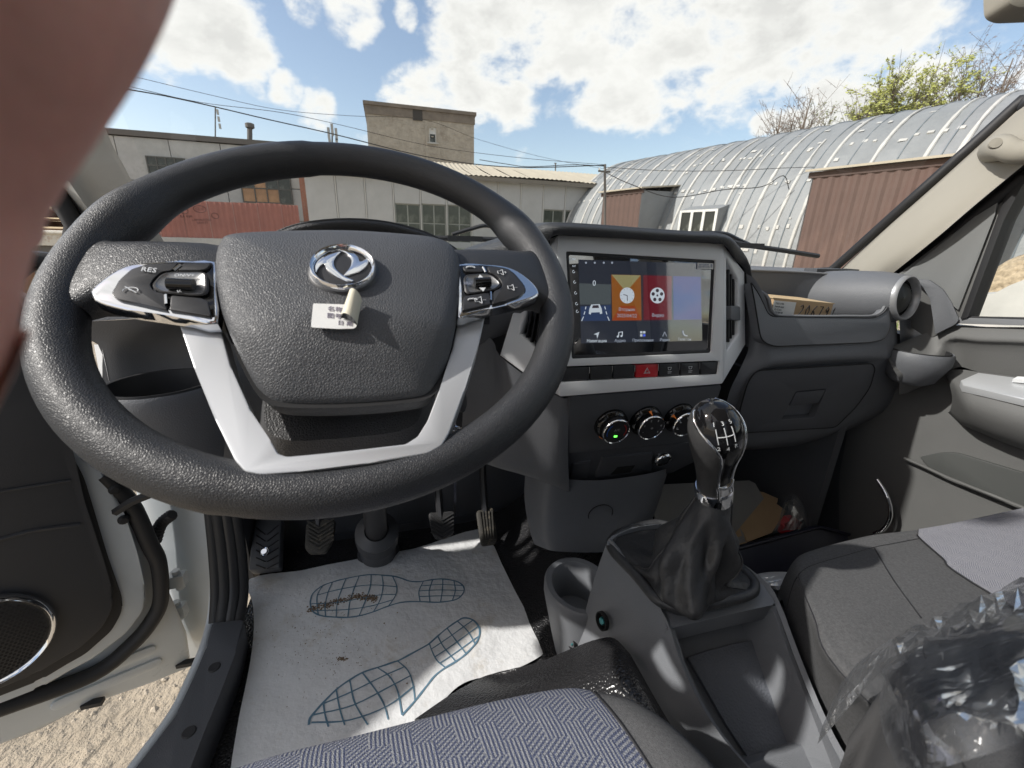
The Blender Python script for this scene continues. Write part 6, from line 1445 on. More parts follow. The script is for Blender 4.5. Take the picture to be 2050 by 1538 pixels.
    def crumb(u, v, s):
        p = pZ(*z(u, v), PZ); p.z = hz(p.x, p.y); k = 5; a = r.uniform(0, 6)
        m.add([p + V((math.cos(a + i * 1.257) * s * r.uniform(.7, 1.3), math.sin(a + i * 1.257) * s * r.uniform(.7, 1.3), .0004)) for i in range(k)] + [p + V((0, 0, s * .5 + .0006))], [(i, (i + 1) % k, k) for i in range(k)])
    line = [(640, 885), (720, 860), (800, 835), (880, 815), (960, 805), (1030, 815)]
    for i in range(420):
        f = r.random() * (len(line) - 1); a = int(f); g = f - a; u = line[a][0] * (1 - g) + line[min(a + 1, 5)][0] * g; v = line[a][1] * (1 - g) + line[min(a + 1, 5)][1] * g
        crumb(u + r.gauss(0, 8), v + r.gauss(0, 9), r.uniform(.0007, .0022))
    for i in range(60): crumb(1015 + r.gauss(0, 16), 815 + r.gauss(0, 10), r.uniform(.0007, .002))
    for i in range(45): crumb(830 + r.gauss(0, 14), 1172 + r.gauss(0, 6), r.uniform(.0006, .0018))
    for i in range(360): crumb(r.gauss(760, 190), r.gauss(1020, 170), r.uniform(.0003, .0010))
    for i in range(12): crumb(r.uniform(380, 1500), r.uniform(780, 1350), r.uniform(.001, .0017))
    tag(m.build('spilled_soil', soil, t, 0), kind='stuff')
paper_mat()

# ---------------------------------------------------------------- pedals
def pedal(name, label, poly, Y, tilt, ribs, extra_m=rubber, dusty=False):
    n = V((0, -math.cos(rad(tilt)), math.sin(rad(tilt)))); cx = sum(q[0] for q in poly) / len(poly); cy = sum(q[1] for q in poly) / len(poly); O = pY(cx, cy, Y)
    t = thing(name, label, 'pedal', O)
    pm = MATS.get('dusty pedal rubber') or mat('dusty pedal rubber', (.055, .052, .046), .75, dirt=((.22, .19, .14), 45, .52)); cm = pm if dusty else mat('pedal rubber ' + name, (.04, .04, .042), .65)
    P = lambda x, y, h=0: pP(x, y, O, n, h)
    slab('pad', [P(*q) for q in rpoly(poly, 6)], n, .012, cm, t, .003)
    m = MB()
    for a, b in ribs: 
        p, q = P(*a, .0006), P(*b, .0006); d = (q - p).normalized(); s = n.cross(d) * .0016; m.add([p - s, q - s, q + s, p + s, p - s + n * .003, q - s + n * .003, q + s + n * .003, p + s + n * .003], [(4, 5, 6, 7), (0, 1, 5, 4), (1, 2, 6, 5), (2, 3, 7, 6), (3, 0, 4, 7)])
    m.build('tread', cm, t, 20)
    m = MB(); a = P(cx, cy, -.012); m.tube(spline([a, a + V((0, .05, .07)), a + V((0, .08, .22))], 4), .009, 8); m.build('arm', black_pl, t)
    return t
zz = lambda u, v: (400 + u / 2.929, 920 + v / 2.929)
rib = []
for k in range(7): 
    y = 375 + k * 24; rib += [(zz(630, y - 12), zz(700, y + 30)), (zz(700, y + 30), zz(785, y - 25))]
pedal('clutch_pedal', 'dusty clutch pedal with chevron tread, leftmost of the hanging pedals', [zz(*q) for q in ((622, 372), (700, 350), (795, 352), (780, 470), (735, 548), (640, 552), (614, 520))], .80, 52, rib[:12], dusty=True)
rib = []
for k in range(6): y = 325 + k * 22; rib += [(zz(1355, y - 10), zz(1420, y + 32)), (zz(1420, y + 32), zz(1488, y - 10))]
pedal('brake_pedal', 'black brake pedal with chevron tread between clutch and accelerator', [zz(*q) for q in ((1340, 312), (1490, 300), (1490, 430), (1440, 460), (1385, 466), (1360, 420))], .80, 52, rib)
rib = [(zz(1640 + 18 * k, 305), zz(1662 + 15 * k, 468)) for k in range(5)] + [(zz(1652, 475), zz(1738, 466)), (zz(1654, 488), zz(1736, 480))]
pedal('accelerator_pedal', 'long narrow accelerator pedal with straight ribs at the paper edge', [zz(*q) for q in ((1622, 300), (1722, 280), (1745, 440), (1742, 492), (1658, 506), (1648, 480))], .80, 50, rib, dusty=True)
def footrest():
    t = thing('footrest', 'dark plastic left footrest with slanted ribs and a screw', 'footrest', pZ(530, 1090, -.68))
    O = pZ(530, 1100, -.64); n = V((0, -.55, .83)).normalized(); P = lambda x, y, h=0: pP(x, y, O, n, h)
    slab('plate', [P(*q) for q in rpoly([zz(*q) for q in ((330, 330), (478, 330), (466, 632), (284, 652), (300, 520))], 5)], n, .03, dash_m, t, .004)
    m = MB()
    for k in range(6): 
        for a, b in ((zz(330, 400 + 44 * k), zz(385, 440 + 40 * k)), (zz(395, 440 + 40 * k), zz(462, 385 + 44 * k))): m.tube([P(*a, .001), P(*b, .001)], .0012, 4)
    m.build('tread', black_pl, t, 20)
    c = P(*zz(378, 542), .001); m = MB(); m.lathe(c, n, [(.010, 0), (.009, .002), (.006, .001), (.0055, .004), (0, .004)], 20); m.build('screw', chrome, t, 40)
footrest()
def vinyl_kick():
    pass

# ---------------------------------------------------------------- centre console
def console():
    t = thing('centre_console', 'dark grey centre console with open tray and side cup holder', 'console', (.36, .3, -.62))
    zc = lambda u, v: (1000 + u / 2.8586, 1000 + v / 2.8586)
    # outline of the top, front to back, with heights: left edge, boot opening, tray opening, right edge
    Ltop = [(620, 235, -.395), (800, 460, -.405), (945, 700, -.42), (1010, 900, -.44), (1120, 1150, -.465), (1260, 1370, -.49), (1420, 1560, -.51), (1600, 1750, -.52)]
    Rtop = [(940, 150, -.392), (1240, 300, -.40), (1480, 470, -.412), (1575, 600, -.425), (1680, 880, -.452), (1800, 1180, -.48), (1930, 1450, -.505), (2080, 1650, -.52)]
    L = [pZ(*zc(u, v), z) for u, v, z in Ltop]; Rr = [pZ(*zc(u, v), z) for u, v, z in Rtop]
    # plane of the boot opening and of the tray
    boot = [(655, 300), (640, 240), (700, 190), (830, 150), (950, 148), (1180, 250), (1320, 345), (1440, 455), (1455, 510), (1420, 545), (1300, 580), (1150, 610), (1050, 630), (960, 600), (880, 550)]
    tray = [(1000, 735), (1010, 705), (1100, 690), (1300, 640), (1470, 600), (1530, 605), (1570, 650), (1650, 870), (1740, 1100), (1830, 1340), (1900, 1520), (1990, 1700), (1500, 1700), (1400, 1500), (1270, 1340), (1150, 1130), (1060, 930)]
    TP = (L[2] + Rr[3]) / 2; e1 = (Rr[3] - L[2]); e2 = (L[6] - L[2]); tn = e1.cross(e2).normalized(); tn = tn if tn.z > 0 else -tn
    BP = (L[0] + Rr[2]) / 2; f1 = (Rr[2] - L[0]); f2 = (L[2] - L[0]); bn = f1.cross(f2).normalized(); bn = bn if bn.z > 0 else -bn
    bo = spline([pP(*zc(u, v), BP, bn) for u, v in boot], 3, True); to = [pP(*zc(u, v), TP, tn) for u, v in rpoly(tray, 8, 2)]
    dv = [pP(*zc(u, v), BP, bn) for u, v in ((945, 700), (1575, 600))]
    ob = [L[0], L[1], L[2], Rr[3] - V((0, 0, .002)), Rr[2], Rr[1], Rr[0]]
    obp = [pP(*zc(u, v), BP, bn) for u, v in ((615, 250), (640, 210), (760, 160), (940, 140), (1000, 150), (1240, 280), (1490, 460), (1575, 590), (1560, 605), (1350, 650), (1100, 710), (960, 740), (940, 690), (800, 465))]
    slab('gear_surround', [p for p in obp], bn, .03, con_m, t, .004, holes=[bo], seg=3)
    otp = [pP(*zc(u, v), TP, tn) for u, v in ((962, 742), (1100, 712), (1350, 652), (1560, 607), (1582, 610), (1690, 880), (1810, 1180), (1940, 1450), (2090, 1700), (1560, 1760), (1420, 1560), (1260, 1370), (1120, 1150), (1010, 900))]
    slab('tray_surround', otp, tn, .02, con_m, t, .005, holes=[to], seg=3)
    # tray well
    fl = [(1080, 905), (1180, 870), (1350, 825), (1490, 800), (1520, 830), (1600, 1000), (1700, 1200), (1785, 1375), (1650, 1440), (1440, 1505), (1400, 1440), (1300, 1290), (1180, 1080)]
    flo = [pP(*zc(u, v), TP, tn, -.055) for u, v in fl]
    m = MB(); cen = sum(to, V((0, 0, 0))) / len(to)
    m.loft([to, [p + (cen - p) * .05 - tn * .03 for p in to], [p + (cen - p) * .10 - tn * .062 for p in to]]); m.build('tray_wall', con_m, t, 50)
    m = MB(); m.add([p + (cen - p) * .08 - tn * .060 for p in to], [tuple(range(len(to)))]); m.build('tray_floor', con_m, t, 50)
    insert = mat('ribbed tray insert', (.16, .172, .198), .5, bump=('voronoi', 420, .0010, 1.0))
    slab('tray_insert', [pP(*zc(u, v), TP, tn, -.052) for u, v in rpoly(fl, 6)], tn, .006, insert, t, .001)
    st = [(1440, 1505), (1650, 1440), (1785, 1375), (1830, 1340), (1990, 1700), (1500, 1700), (1420, 1530)]
    slab('tray_step', [pP(*zc(u, v), TP, tn, -.030) for u, v in st], tn, .03, con_m, t, .004)
    # side walls down to the floor
    drop = [V((-.028, 0, -.30)) for _ in L]
    side = [[p + V((.006, 0, .001)) for p in L], [p + V((-.002, 0, -.006)) for p in L], [p + V((-.016, .01, -.12)) for p in L], [p + V((-.03, .012, -.28)) for p in L]]
    patch('side_panel', side, con_m, t, 3, 3, 60)
    fro = [L[0], (L[0] + Rr[0]) / 2 + V((0, .02, .0)), Rr[0]]
    patch('front_panel', [fro, [p + V((0, .03, -.14)) for p in fro], [p + V((0, .04, -.3)) for p in fro]], con_m, t, 3, 3, 60)
    side = [[p for p in Rr], [p + V((.008, 0, -.006)) for p in Rr], [p + V((.014, 0, -.12)) for p in Rr], [p + V((.02, .0, -.26)) for p in Rr]]
    patch('side_panel', side, con_m, t, 3, 3, 60)
    # bolt recesses on the left side
    for u, v, rr_ in ((583, 697, .0125), (410, 816, .0115)):
        c = pX(*zc(u, v), .255 if u > 500 else .243); nn = V((-.97, -.1, .12)).normalized()
        # place on the side wall: march along the ray until just in front of it
        m = MB(); m.lathe(c, nn, [(rr_, -.004), (rr_, .0012), (rr_ * .86, .0014), (rr_ * .8, -.006), (.001, -.008)], 24); h = m.build('bolt_recess', void_m, t, 40)
        m = MB(); m.lathe(c + nn * -.004, nn, [(.0055, 0), (.0055, .004), (.004, .005), (0, .005)], 6); m.build('bolt_head', mat('green zinc bolt', (.06, .28, .30), .35, metal=.5) if 'green zinc bolt' not in MATS else MATS['green zinc bolt'], h, 20)
    # cup holder on the left front
    oc = pZ(*zc(455, 480), -.53); ang = [2 * math.pi * i / 40 for i in range(40)]
    def ring(sx, sy, dz, off=0): return [oc + V((sx * math.cos(a) + off, sy * math.sin(a), dz)) for a in ang]
    m = MB(); m.loft([ring(.044, .050, -.17, .02), ring(.052, .060, -.10, .012), ring(.056, .064, -.02), ring(.056, .064, -.004), ring(.053, .061, .0), ring(.044, .052, -.001), ring(.041, .049, -.008), ring(.038, .045, -.07), ring(.001, .001, -.07)]); m.build('cup_holder', con_m, t, 45)
    return t
console()
def gear():
    t = thing('gear_lever', 'gear lever with leather boot, chrome collar and gloss black shift pattern', 'gear lever', (.36, .37, -.42))
    zc = lambda u, v: (1000 + u / 2.8586, 1000 + v / 2.8586)
    BPz = -.402
    boot = [(655, 300), (640, 240), (700, 190), (830, 150), (950, 148), (1180, 250), (1320, 345), (1440, 455), (1455, 510), (1420, 545), (1300, 580), (1150, 610), (1050, 630), (960, 600), (880, 550), (770, 420)]
    b0 = [pZ(*zc(u, v), BPz) for u, v in boot]; N = 64
    q = spline(b0, 8, True); per = [0]
    base = q
    col = V((.3475, .350, -.262)); ktop = pY(1424, 806, .332); bcol = col - (ktop - col).normalized() * .019; cb = sum(base, V((0, 0, 0))) / len(base)
    # start ring at the angle order of the base
    n = len(base)
    def circ(c, r, k): return c + V((r * math.cos(k), r * math.sin(k), 0))
    angs = [math.atan2(p.y - cb.y, p.x - cb.x) for p in base]
    prof = [(0, 1.02, 0), (.01, 1.0, .010), (.025, .93, .012), (.035, .84, .004), (.045, .74, -.002), (.07, .66, .012), (.13, .58, .03), (.24, .53, .055), (.38, .49, .08), (.52, .45, .10), (.66, .39, .10), (.78, .33, .115), (.88, .28, .125), (.95, .26, 0), (1, .25, .135)]
    cmid = pZ(1372, 1165, -.395)
    rings = []
    for f, s, lift in prof:
        z = BPz + (bcol.z - BPz) * f; c = cb.lerp(cmid, f / .12) if f < .12 else cmid.lerp(bcol, (f - .12) / .88)
        ring = []
        for i, p in enumerate(base):
            a = angs[i]; d = V((p.x - cb.x, p.y - cb.y, 0)); R0 = d.length
            Rr = R0 * s if f < .5 else (R0 * s * (1 - (f - .5) * 2) + .0175 * ((f - .5) * 2) + R0 * s * 0)
            if f >= .03: Rm = .0475 + .008 * math.cos(2 * (a - .6)); w0 = min(1, (f - .03) / .09); Rf = (Rm + (.0188 - Rm) * max(0, (f - .12) / .88) ** 1.25); Rr = R0 * .9 * (1 - w0) + Rf * w0
            w = math.sin(math.pi * min(1, f * 1.15)) 
            fold = .0150 * w * (math.sin(a * 3 + 1.0 + f * 5.0) * .8 + .6 * max(0, math.sin(a * 5 - f * 6 + .5)) + .42 * math.sin(a * 9 + f * 7)) * (1 - f * .55)
            zz_ = z + .012 * w * math.sin(a * 2 + 2.2 + f * 2) * (1 - f)
            dd = d.normalized(); ring.append(V((c.x + dd.x * (Rr + fold), c.y + dd.y * (Rr + fold), zz_)))
        rings.append(ring)
    cols = [spline([r[j] for r in rings], 4) for j in range(n)]
    m = MB(); m.loft([[c[i] for c in cols] for i in range(len(cols[0]))]); bt = m.build('boot', boot_m, t, 80)
    m = MB(); m.tube(base, .007, 8, True); m.build('boot_rim', boot_m, bt, 80)
    for j in (int(n * .52), int(n * .97)):
        cj = cols[j]; cen_ = [sum((c[i] for c in cols), V((0, 0, 0))) / n for i in range(len(cj))]; st_ = [p + (p - q).normalized() * .0008 for p, q in zip(cj, cen_)][8:]
        m = MB(); m.tube(st_, .0011, 5); m.build('boot_seam', black_pl, bt, 60)
    # knob on a leaning axis
    top = pY(1424, 806, .332); axis = (top - col).normalized(); H = (top - col).length
    fwd = V((0, 1, 0)); fy = (fwd - axis * fwd.dot(axis)).normalized(); fx = fy.cross(axis)
    kp = [(0, .0185, .0185, 0), (.10, .0178, .0182, 0), (.22, .0180, .0195, 0), (.35, .0200, .0220, -.001), (.5, .0235, .0258, -.003), (.64, .0258, .0280, -.004), (.76, .0256, .0275, -.004), (.86, .0222, .0238, -.003), (.93, .0168, .0182, -.002), (.98, .0095, .0105, -.001), (1.0, .0005, .0005, 0)]
    def kprof(f):
        for i in range(len(kp) - 1):
            if kp[i][0] <= f <= kp[i + 1][0]:
                p = [V(kp[max(0, min(len(kp) - 1, i + d))][1:]) for d in (-1, 0, 1, 2)]; return crom(*p, (f - kp[i][0]) / (kp[i + 1][0] - kp[i][0]))
        return V(kp[-1][1:])
    def kn(a, f, o=0):
        r = kprof(f); ca, sa = math.cos(a), math.sin(a)
        return col + axis * (H * f) + fx * ((r.x + o) * ca) + fy * ((r.y + o) * sa + r.z)
    m = MB(); F = [i / 40 for i in range(41)]; m.loft([[kn(2 * math.pi * j / 48, f) for j in range(48)] for f in F]); kb = m.build('knob', mat('grey black leather knob', (.045, .045, .046), .5, bump=('leather', 700, .0003, .5)), t, 80)
    # gloss panel on the rear and top face, chrome edging: half angle by height
    ga = lambda f: .62 if f < .12 else min(3.66, .66 + 3.05 * ((f - .12) / .88) ** 6)
    CA = -math.pi / 2 + .10
    FF = [.16 + (.998 - .16) * i / 36 for i in range(37)]
    rows = []
    for f in FF: rows.append([kn(CA + ga(f) * (.0 + (2 * j / 24 - 1)) * .858, f, .0012) for j in range(25)])
    m = MB(); m.loft(rows, False); gp_ = m.build('shift_panel', black_gl, kb, 80)
    ed = [kn(CA - ga(f) * .86, f, .0012) for f in [.0 + .93 * i / 30 for i in range(31)]] + [kn(CA + ga(f) * .86, f, .0012) for f in [.93 - .93 * i / 30 for i in range(31)]]
    m = MB(); m.tube(ed, .0017, 8); m.tube([kn(CA + ga(.15) * (2 * j / 10 - 1) * .86, .15 - .03 * math.sin(math.pi * j / 10), .0014) for j in range(11)], .0022, 8)
    m.loft([[kn(CA + ga(.0) * (2 * j / 10 - 1) * .9, f, .0008) for j in range(11)] for f in (0, .05, .1, .15)], False); m.build('chrome_edging', chrome, kb, 80)
    m = MB(); m.lathe(col, axis, [(.018, -.020), (.0208, -.019), (.0208, -.002), (.0195, .001), (.017, .001)], 40); m.build('collar', chrome, t, 40)
    # shift pattern
    def KP(u, v, o=.0017): return kn(CA - .40 + u, v, o)
    m = MB(); w = .00045
    for pts in (((-.34, .885), (-.30, .765)), ((.0, .89), (0, .755)), ((.34, .885), (.30, .765)), ((-.32, .825), (.32, .825))): m.tube([KP(pts[0][0] + (pts[1][0] - pts[0][0]) * i / 6, pts[0][1] + (pts[1][1] - pts[0][1]) * i / 6) for i in range(7)], w, 4)
    m.build('shift_lines', white_ink, kb, 0)
    for ch, u, v in (('1', -.40, .915), ('3', 0, .918), ('5', .40, .915), ('2', -.30, .725), ('4', 0, .715), ('R', .30, .725)):
        o = KP(u, v, .0019); r_ = (KP(u + .05, v) - KP(u - .05, v)); u_ = KP(u, min(.99, v + .02)) - KP(u, v - .02); text_mesh('gear_number', ch, .0060, o, r_, u_, white_ink, kb, .0001)
gear()

# ---------------------------------------------------------------- seats
def pattern_cloth(name, c1, c2, fine):
    m = bpy.data.materials.new(name); m.use_nodes = True; nt = m.node_tree; N = nt.nodes; L = nt.links; b = N['Principled BSDF']; b.inputs['Roughness'].default_value = .9; b.inputs['Specular IOR Level'].default_value = .2
    uv = N.new('ShaderNodeUVMap'); sep = N.new('ShaderNodeSeparateXYZ'); L.new(uv.outputs[0], sep.inputs[0])
    def M(op, a, bb=None, c=None):
        n = N.new('ShaderNodeMath'); n.operation = op
        for i, v in enumerate((a, bb, c)):
            if v is None: continue
            if isinstance(v, (int, float)): n.inputs[i].default_value = v
            else: L.new(v, n.inputs[i])
        return n.outputs[0]
    X, Y = sep.outputs[0], sep.outputs[1]
    S = .040 * fine            # block size
    bx = M('FLOOR', M('DIVIDE', X, S * .55)); by = M('FLOOR', M('DIVIDE', M('ADD', Y, M('MULTIPLY', bx, S * .37)), S))
    par = M('MODULO', M('ABSOLUTE', M('ADD', bx, by)), 2)
    f = 2 * math.pi / (.0044 * fine)
    zig = M('MULTIPLY', M('PINGPONG', M('DIVIDE', Y, .0022 * fine), .5), .0016 * fine)
    st1 = M('SINE', M('MULTIPLY', M('ADD', X, zig), f))                         # upright zigzag stripes
    st2 = M('SINE', M('MULTIPLY', M('ADD', M('MULTIPLY', X, .62), M('MULTIPLY', Y, .85)), f * .9))   # slanting bars
    dash_ = M('SINE', M('MULTIPLY', M('SUBTRACT', M('MULTIPLY', X, .85), M('MULTIPLY', Y, .5)), f * 1.1))
    st2 = M('MULTIPLY', st2, M('ADD', .55, M('MULTIPLY', dash_, .6)))
    st = M('ADD', M('MULTIPLY', st1, M('SUBTRACT', 1, par)), M('MULTIPLY', st2, par))
    mr = N.new('ShaderNodeMapRange'); L.new(st, mr.inputs[0]); mr.inputs[1].default_value = -.15; mr.inputs[2].default_value = .25
    mx = N.new('ShaderNodeMix'); mx.data_type = 'RGBA'; L.new(mr.outputs[0], mx.inputs[0]); mx.inputs[6].default_value = (*c1, 1); mx.inputs[7].default_value = (*c2, 1)
    L.new(mx.outputs[2], b.inputs['Base Color'])
    tc = N.new('ShaderNodeTexCoord'); v = N.new('ShaderNodeTexVoronoi'); L.new(tc.outputs['Object'], v.inputs[0]); v.inputs['Scale'].default_value = 900
    bp = N.new('ShaderNodeBump'); L.new(v.outputs['Distance'], bp.inputs['Height']); bp.inputs['Distance'].default_value = .0008; L.new(bp.outputs[0], b.inputs['Normal'])
    return m
def seats():
    t = thing('driver_seat', 'driver seat cushion in navy patterned cloth with grey side, cut by the frame', 'seat', (-.02, .1, -.6))
    pc = pattern_cloth('navy patterned cloth', (.070, .085, .150), (.30, .31, .335), .8)
    # front edge of the insert in photo pixels, then back over the cushion
    e = [(300, 1585), (430, 1552), (560, 1512), (700, 1478), (850, 1440), (980, 1408), (1090, 1385), (1150, 1378), (1192, 1382)]
    top = [pZ(x, y, -.405) for x, y in e]
    rows = [[p + V((0, .02, -.13)) for p in top], [p + V((0, .022, -.06)) for p in top], [p + V((0, .012, -.018)) for p in top], [p + V((0, -.006, .0)) for p in top], [p + V((.005, -.05, .012)) for p in top], [p + V((.01, -.12, .018)) for p in top], [p + V((.012, -.22, .016)) for p in top], [p + V((.012, -.42, .0)) for p in top]]
    patch('seat_insert', rows, pc, t, 5, 5, 70)
    e2 = [(1194, 1384), (1240, 1392), (1290, 1412), (1345, 1446), (1395, 1496), (1432, 1540), (1460, 1600)]
    z2 = [-.403, -.400, -.400, -.406, -.424, -.455, -.50]
    s0 = [pZ(x, y, z) for (x, y), z in zip(e2, z2)]
    rows = [[p + V((0, .02, -.13)) for p in s0], [p + V((0, .02, -.06)) for p in s0], [p + V((0, .012, -.018)) for p in s0], [p + V((0, -.006, 0)) for p in s0], [p + V((.006, -.05, .012)) for p in s0], [p + V((.012, -.12, .016)) for p in s0], [p + V((.014, -.22, .014)) for p in s0], [p + V((.014, -.42, .0)) for p in s0]]
    patch('side_bolster', rows, cloth_g, t, 5, 5, 70)
    m = MB(); m.tube(spline([r[0] + V((-.0005, 0, .0004)) for r in rows], 5), .0012, 5); m.build('seam', black_pl, t, 60)
    m = MB(); m.box((-.02, -.02, -.60), (.42, .46, .16)); m.build('seat_base', black_pl, t)
    def backrest(x0, x1, y, z0, z1, par, mm):
        rows = []
        for k in range(6):
            f = k / 5; yy = y - .10 * f; z = z0 + (z1 - z0) * f; rows.append([V((x0, yy - .06, z)), V((x0 + .02, yy + .02, z)), V((x0 + (x1 - x0) * .2, yy + .045, z)), V(((x0 + x1) / 2, yy + .03, z)), V((x0 + (x1 - x0) * .8, yy + .045, z)), V((x1 - .02, yy + .02, z)), V((x1, yy - .06, z))])
        rows.append([p + V((0, -.05, .02)) for p in rows[-1]]); rows.append([V((p.x, y - .20, z1)) for p in rows[-1]]); rows.append([V((p.x, y - .10, z0)) for p in rows[-1]])
        patch('backrest', rows, mm, par, 3, 3, 60)
        xm = (x0 + x1) / 2; hr = []
        for z, w, d in ((z1 + .05, .06, .03), (z1 + .07, .12, .05), (z1 + .16, .13, .055), (z1 + .22, .11, .05), (z1 + .24, .05, .02)): hr.append([V((xm + w * math.cos(q * .3927), y - .14 + d * math.sin(q * .3927), z)) for q in range(16)])
        b = MB(); b.loft(hr, True, False, True); b.build('headrest', mm, par, 60)
    backrest(-.24, .20, -.32, -.38, .22, t, cloth_g)
    # passenger bench
    t = thing('passenger_seat', 'grey cloth passenger bench with pale patterned centre and round front corner', 'seat', (.75, .1, -.6))
    zp = lambda u, v: (1550 + u / 2.858, 1000 + v / 2.858)
    fe = [(28, 590, -.455), (55, 470, -.43), (95, 375, -.415), (150, 325, -.405), (250, 290, -.402), (400, 250, -.40), (560, 215, -.398), (700, 200, -.396), (810, 190, -.394)]
    le = [(28, 590), (120, 900), (250, 1150), (400, 1400), (480, 1540)]
    fe[0] = (28, 590, -.462); fe[1] = (50, 480, -.44); F = [pZ(*zp(u, v), z) for u, v, z in fe]
    lines = [F, [p + V((.0, -.018, .012)) for p in F]]
    back = []
    def shift(row, dy, dz, k): return [p + V((k * (1 - i / 8) * .0, dy, dz)) for i, p in enumerate(row)]
    S1 = [pZ(*zp(u, v), z) for u, v, z in ((66, 640, -.452), (100, 510, -.412), (135, 440, -.392), (180, 395, -.388), (270, 360, -.386), (410, 320, -.385), (570, 275, -.384), (700, 250, -.384), (830, 225, -.384))]
    S2 = [pZ(*zp(u, v), z) for u, v, z in ((130, 850, -.470), (195, 745, -.415), (230, 680, -.382), (290, 640, -.376), (390, 590, -.372), (520, 530, -.37), (680, 460, -.37), (820, 400, -.37), (960, 340, -.372))]
    S3 = [pZ(*zp(u, v), z) for u, v, z in ((250, 1130, -.487), (330, 1035, -.425), (370, 980, -.385), (440, 920, -.376), (540, 860, -.37), (680, 780, -.368), (840, 680, -.368), (990, 580, -.368), (1130, 480, -.37))]
    S4 = [p + V((.0, -.14, -.004)) for p in S3]; S5 = [p + V((0, -.3, -.012)) for p in S3]; S4[0] = pZ(*zp(425, 1445), -.515); S5[0] = pZ(*zp(640, 1800), -.535); S4[1] = S4[0].lerp(S4[2], .45) + V((0, 0, .03)); S5[1] = S5[0].lerp(S5[2], .45) + V((0, 0, .03))
    under = [p + V((.01, .012, -.10)) for p in F]; under2 = [p + V((.02, .0, -.2)) for p in F]
    cg2 = mat('grey woven seat cloth', (.098, .099, .102), .95, bump=('noise', 1000, .0010, .8), vary=(380, .30), spec=.25)
    patch('bench_cushion', [under2, under, F, S1, S2, S3, S4, S5], cg2, t, 5, 5, 70)
    # left side of the cushion down to the floor
    lef = [r[0] for r in (F, S1, S2, S3, S4, S5)]
    patch('cushion_side', [[p for p in lef], [p + V((.004, 0, -.02)) for p in lef], [p + V((.006, 0, -.10)) for p in lef], [p + V((.01, 0, -.2)) for p in lef]], cg2, t, 4, 4, 70)
    # patterned part to the right
    pp = pattern_cloth('pale patterned cloth', (.19, .195, .24), (.38, .38, .395), .5)
    G = [[F[8], pZ(*zp(960, 165), -.394), pZ(*zp(1150, 125), -.394), pZ(*zp(1430, 62), -.395), pZ(*zp(1750, -10), -.40)],
         [S1[8], pZ(*zp(1000, 190), -.384), pZ(*zp(1200, 145), -.384), pZ(*zp(1480, 85), -.386), pZ(*zp(1800, 10), -.39)],
         [S2[8], pZ(*zp(1130, 280), -.372), pZ(*zp(1330, 220), -.372), pZ(*zp(1600, 140), -.375), pZ(*zp(1900, 70), -.38)],
         [S3[8], pZ(*zp(1300, 410), -.37), pZ(*zp(1480, 350), -.37), pZ(*zp(1760, 260), -.374), pZ(*zp(2050, 180), -.38)]]
    G.append([p + V((0, -.2, 0)) for p in G[-1]])
    G.insert(0, [p + V((.0, .012, -.10)) for p in G[0]])
    for r in G: 
        for i in range(len(r)): r[i] = r[i] + V((0, 0, .0015))
    patch('patterned_insert', G, pp, t, 5, 5, 70)
    m = MB(); m.tube(spline([r[0] + V((-.001, 0, .0006)) for r in G[1:]], 5), .0012, 5); m.tube(spline([r[6] + V((0, 0, .0004)) for r in (S1, S2, S3)], 6), .0008, 5); m.tube(spline([r[2] + V((0, 0, .0003)) for r in (S1, S2, S3, S4)], 6), .0008, 5); m.tube(spline([p + V((0, 0, .0004)) for p in S1], 5), .0006, 5); m.build('seam', black_pl, t, 60)
    m = MB(); m.box((.72, -.06, -.60), (.50, .44, .18)); m.build('seat_base', black_pl, t)
    backrest(.36, .94, -.34, -.38, .24, t, cg2)
seats()

# ---------------------------------------------------------------- loose things on the passenger side
def crinkled_film(name, label, cat, rows, m, amp, seed, n=26, mat_core=None):
    """thin plastic film: a sheet with sharp random folds"""
    t = thing(name, label, cat, rows[0][0])
    r1 = [spline(r, n // (len(r) - 1)) for r in rows]; kc = max(2, n // (len(rows) - 1)); cols = [spline([r[j] for r in r1], kc) for j in range(len(r1[0]))]
    g = [[cols[j][i] for j in range(len(cols))] for i in range(len(cols[0]))]; N_, W = len(g), len(g[0]); vs_ = []
    rr = random.Random(int(seed * 10))
    for i in range(N_):
        for j in range(W):
            p = g[i][j]; a = g[min(i + 1, N_ - 1)][j] - g[max(i - 1, 0)][j]; b = g[i][min(j + 1, W - 1)] - g[i][max(j - 1, 0)]; nn = a.cross(b).normalized() if a.cross(b).length > 1e-9 else V((0, 0, 1))
            nn = nn if nn.z > 0 else -nn; ed = min(1, min(i, N_ - 1 - i, j, W - 1 - j) / 2)
            big = noise.noise(p * 14 + V((seed, 0, 0))) * .9 + (1 - 2 * abs(noise.noise(V((p.x * 9 + p.y * 20, p.y * 9 - p.x * 16, seed))))) ** 3 * .8
            vs_.append(p + nn * amp * (big * 1.25 + rr.uniform(-.05, .05)) * ed + (a * rr.uniform(-.15, .15) + b * rr.uniform(-.15, .15)) * ed)
    fs = []
    for i in range(N_ - 1):
        for j in range(W - 1):
            a, b, c, d = i * W + j, i * W + j + 1, (i + 1) * W + j + 1, (i + 1) * W + j
            fs += [(a, b, c), (a, c, d)] if rr.random() < .5 else [(a, b, d), (b, c, d)]
    emit('film', vs_, fs, m, t, 24); return t
film_m = glass_mat('clear plastic film', (.95, .96, .97), 0.75, white=.06, rough=.16, crinkle=.0022)
film_w = glass_mat('milky plastic film', (.9, .92, .94), 1.2, white=.45, rough=.15, crinkle=.01)
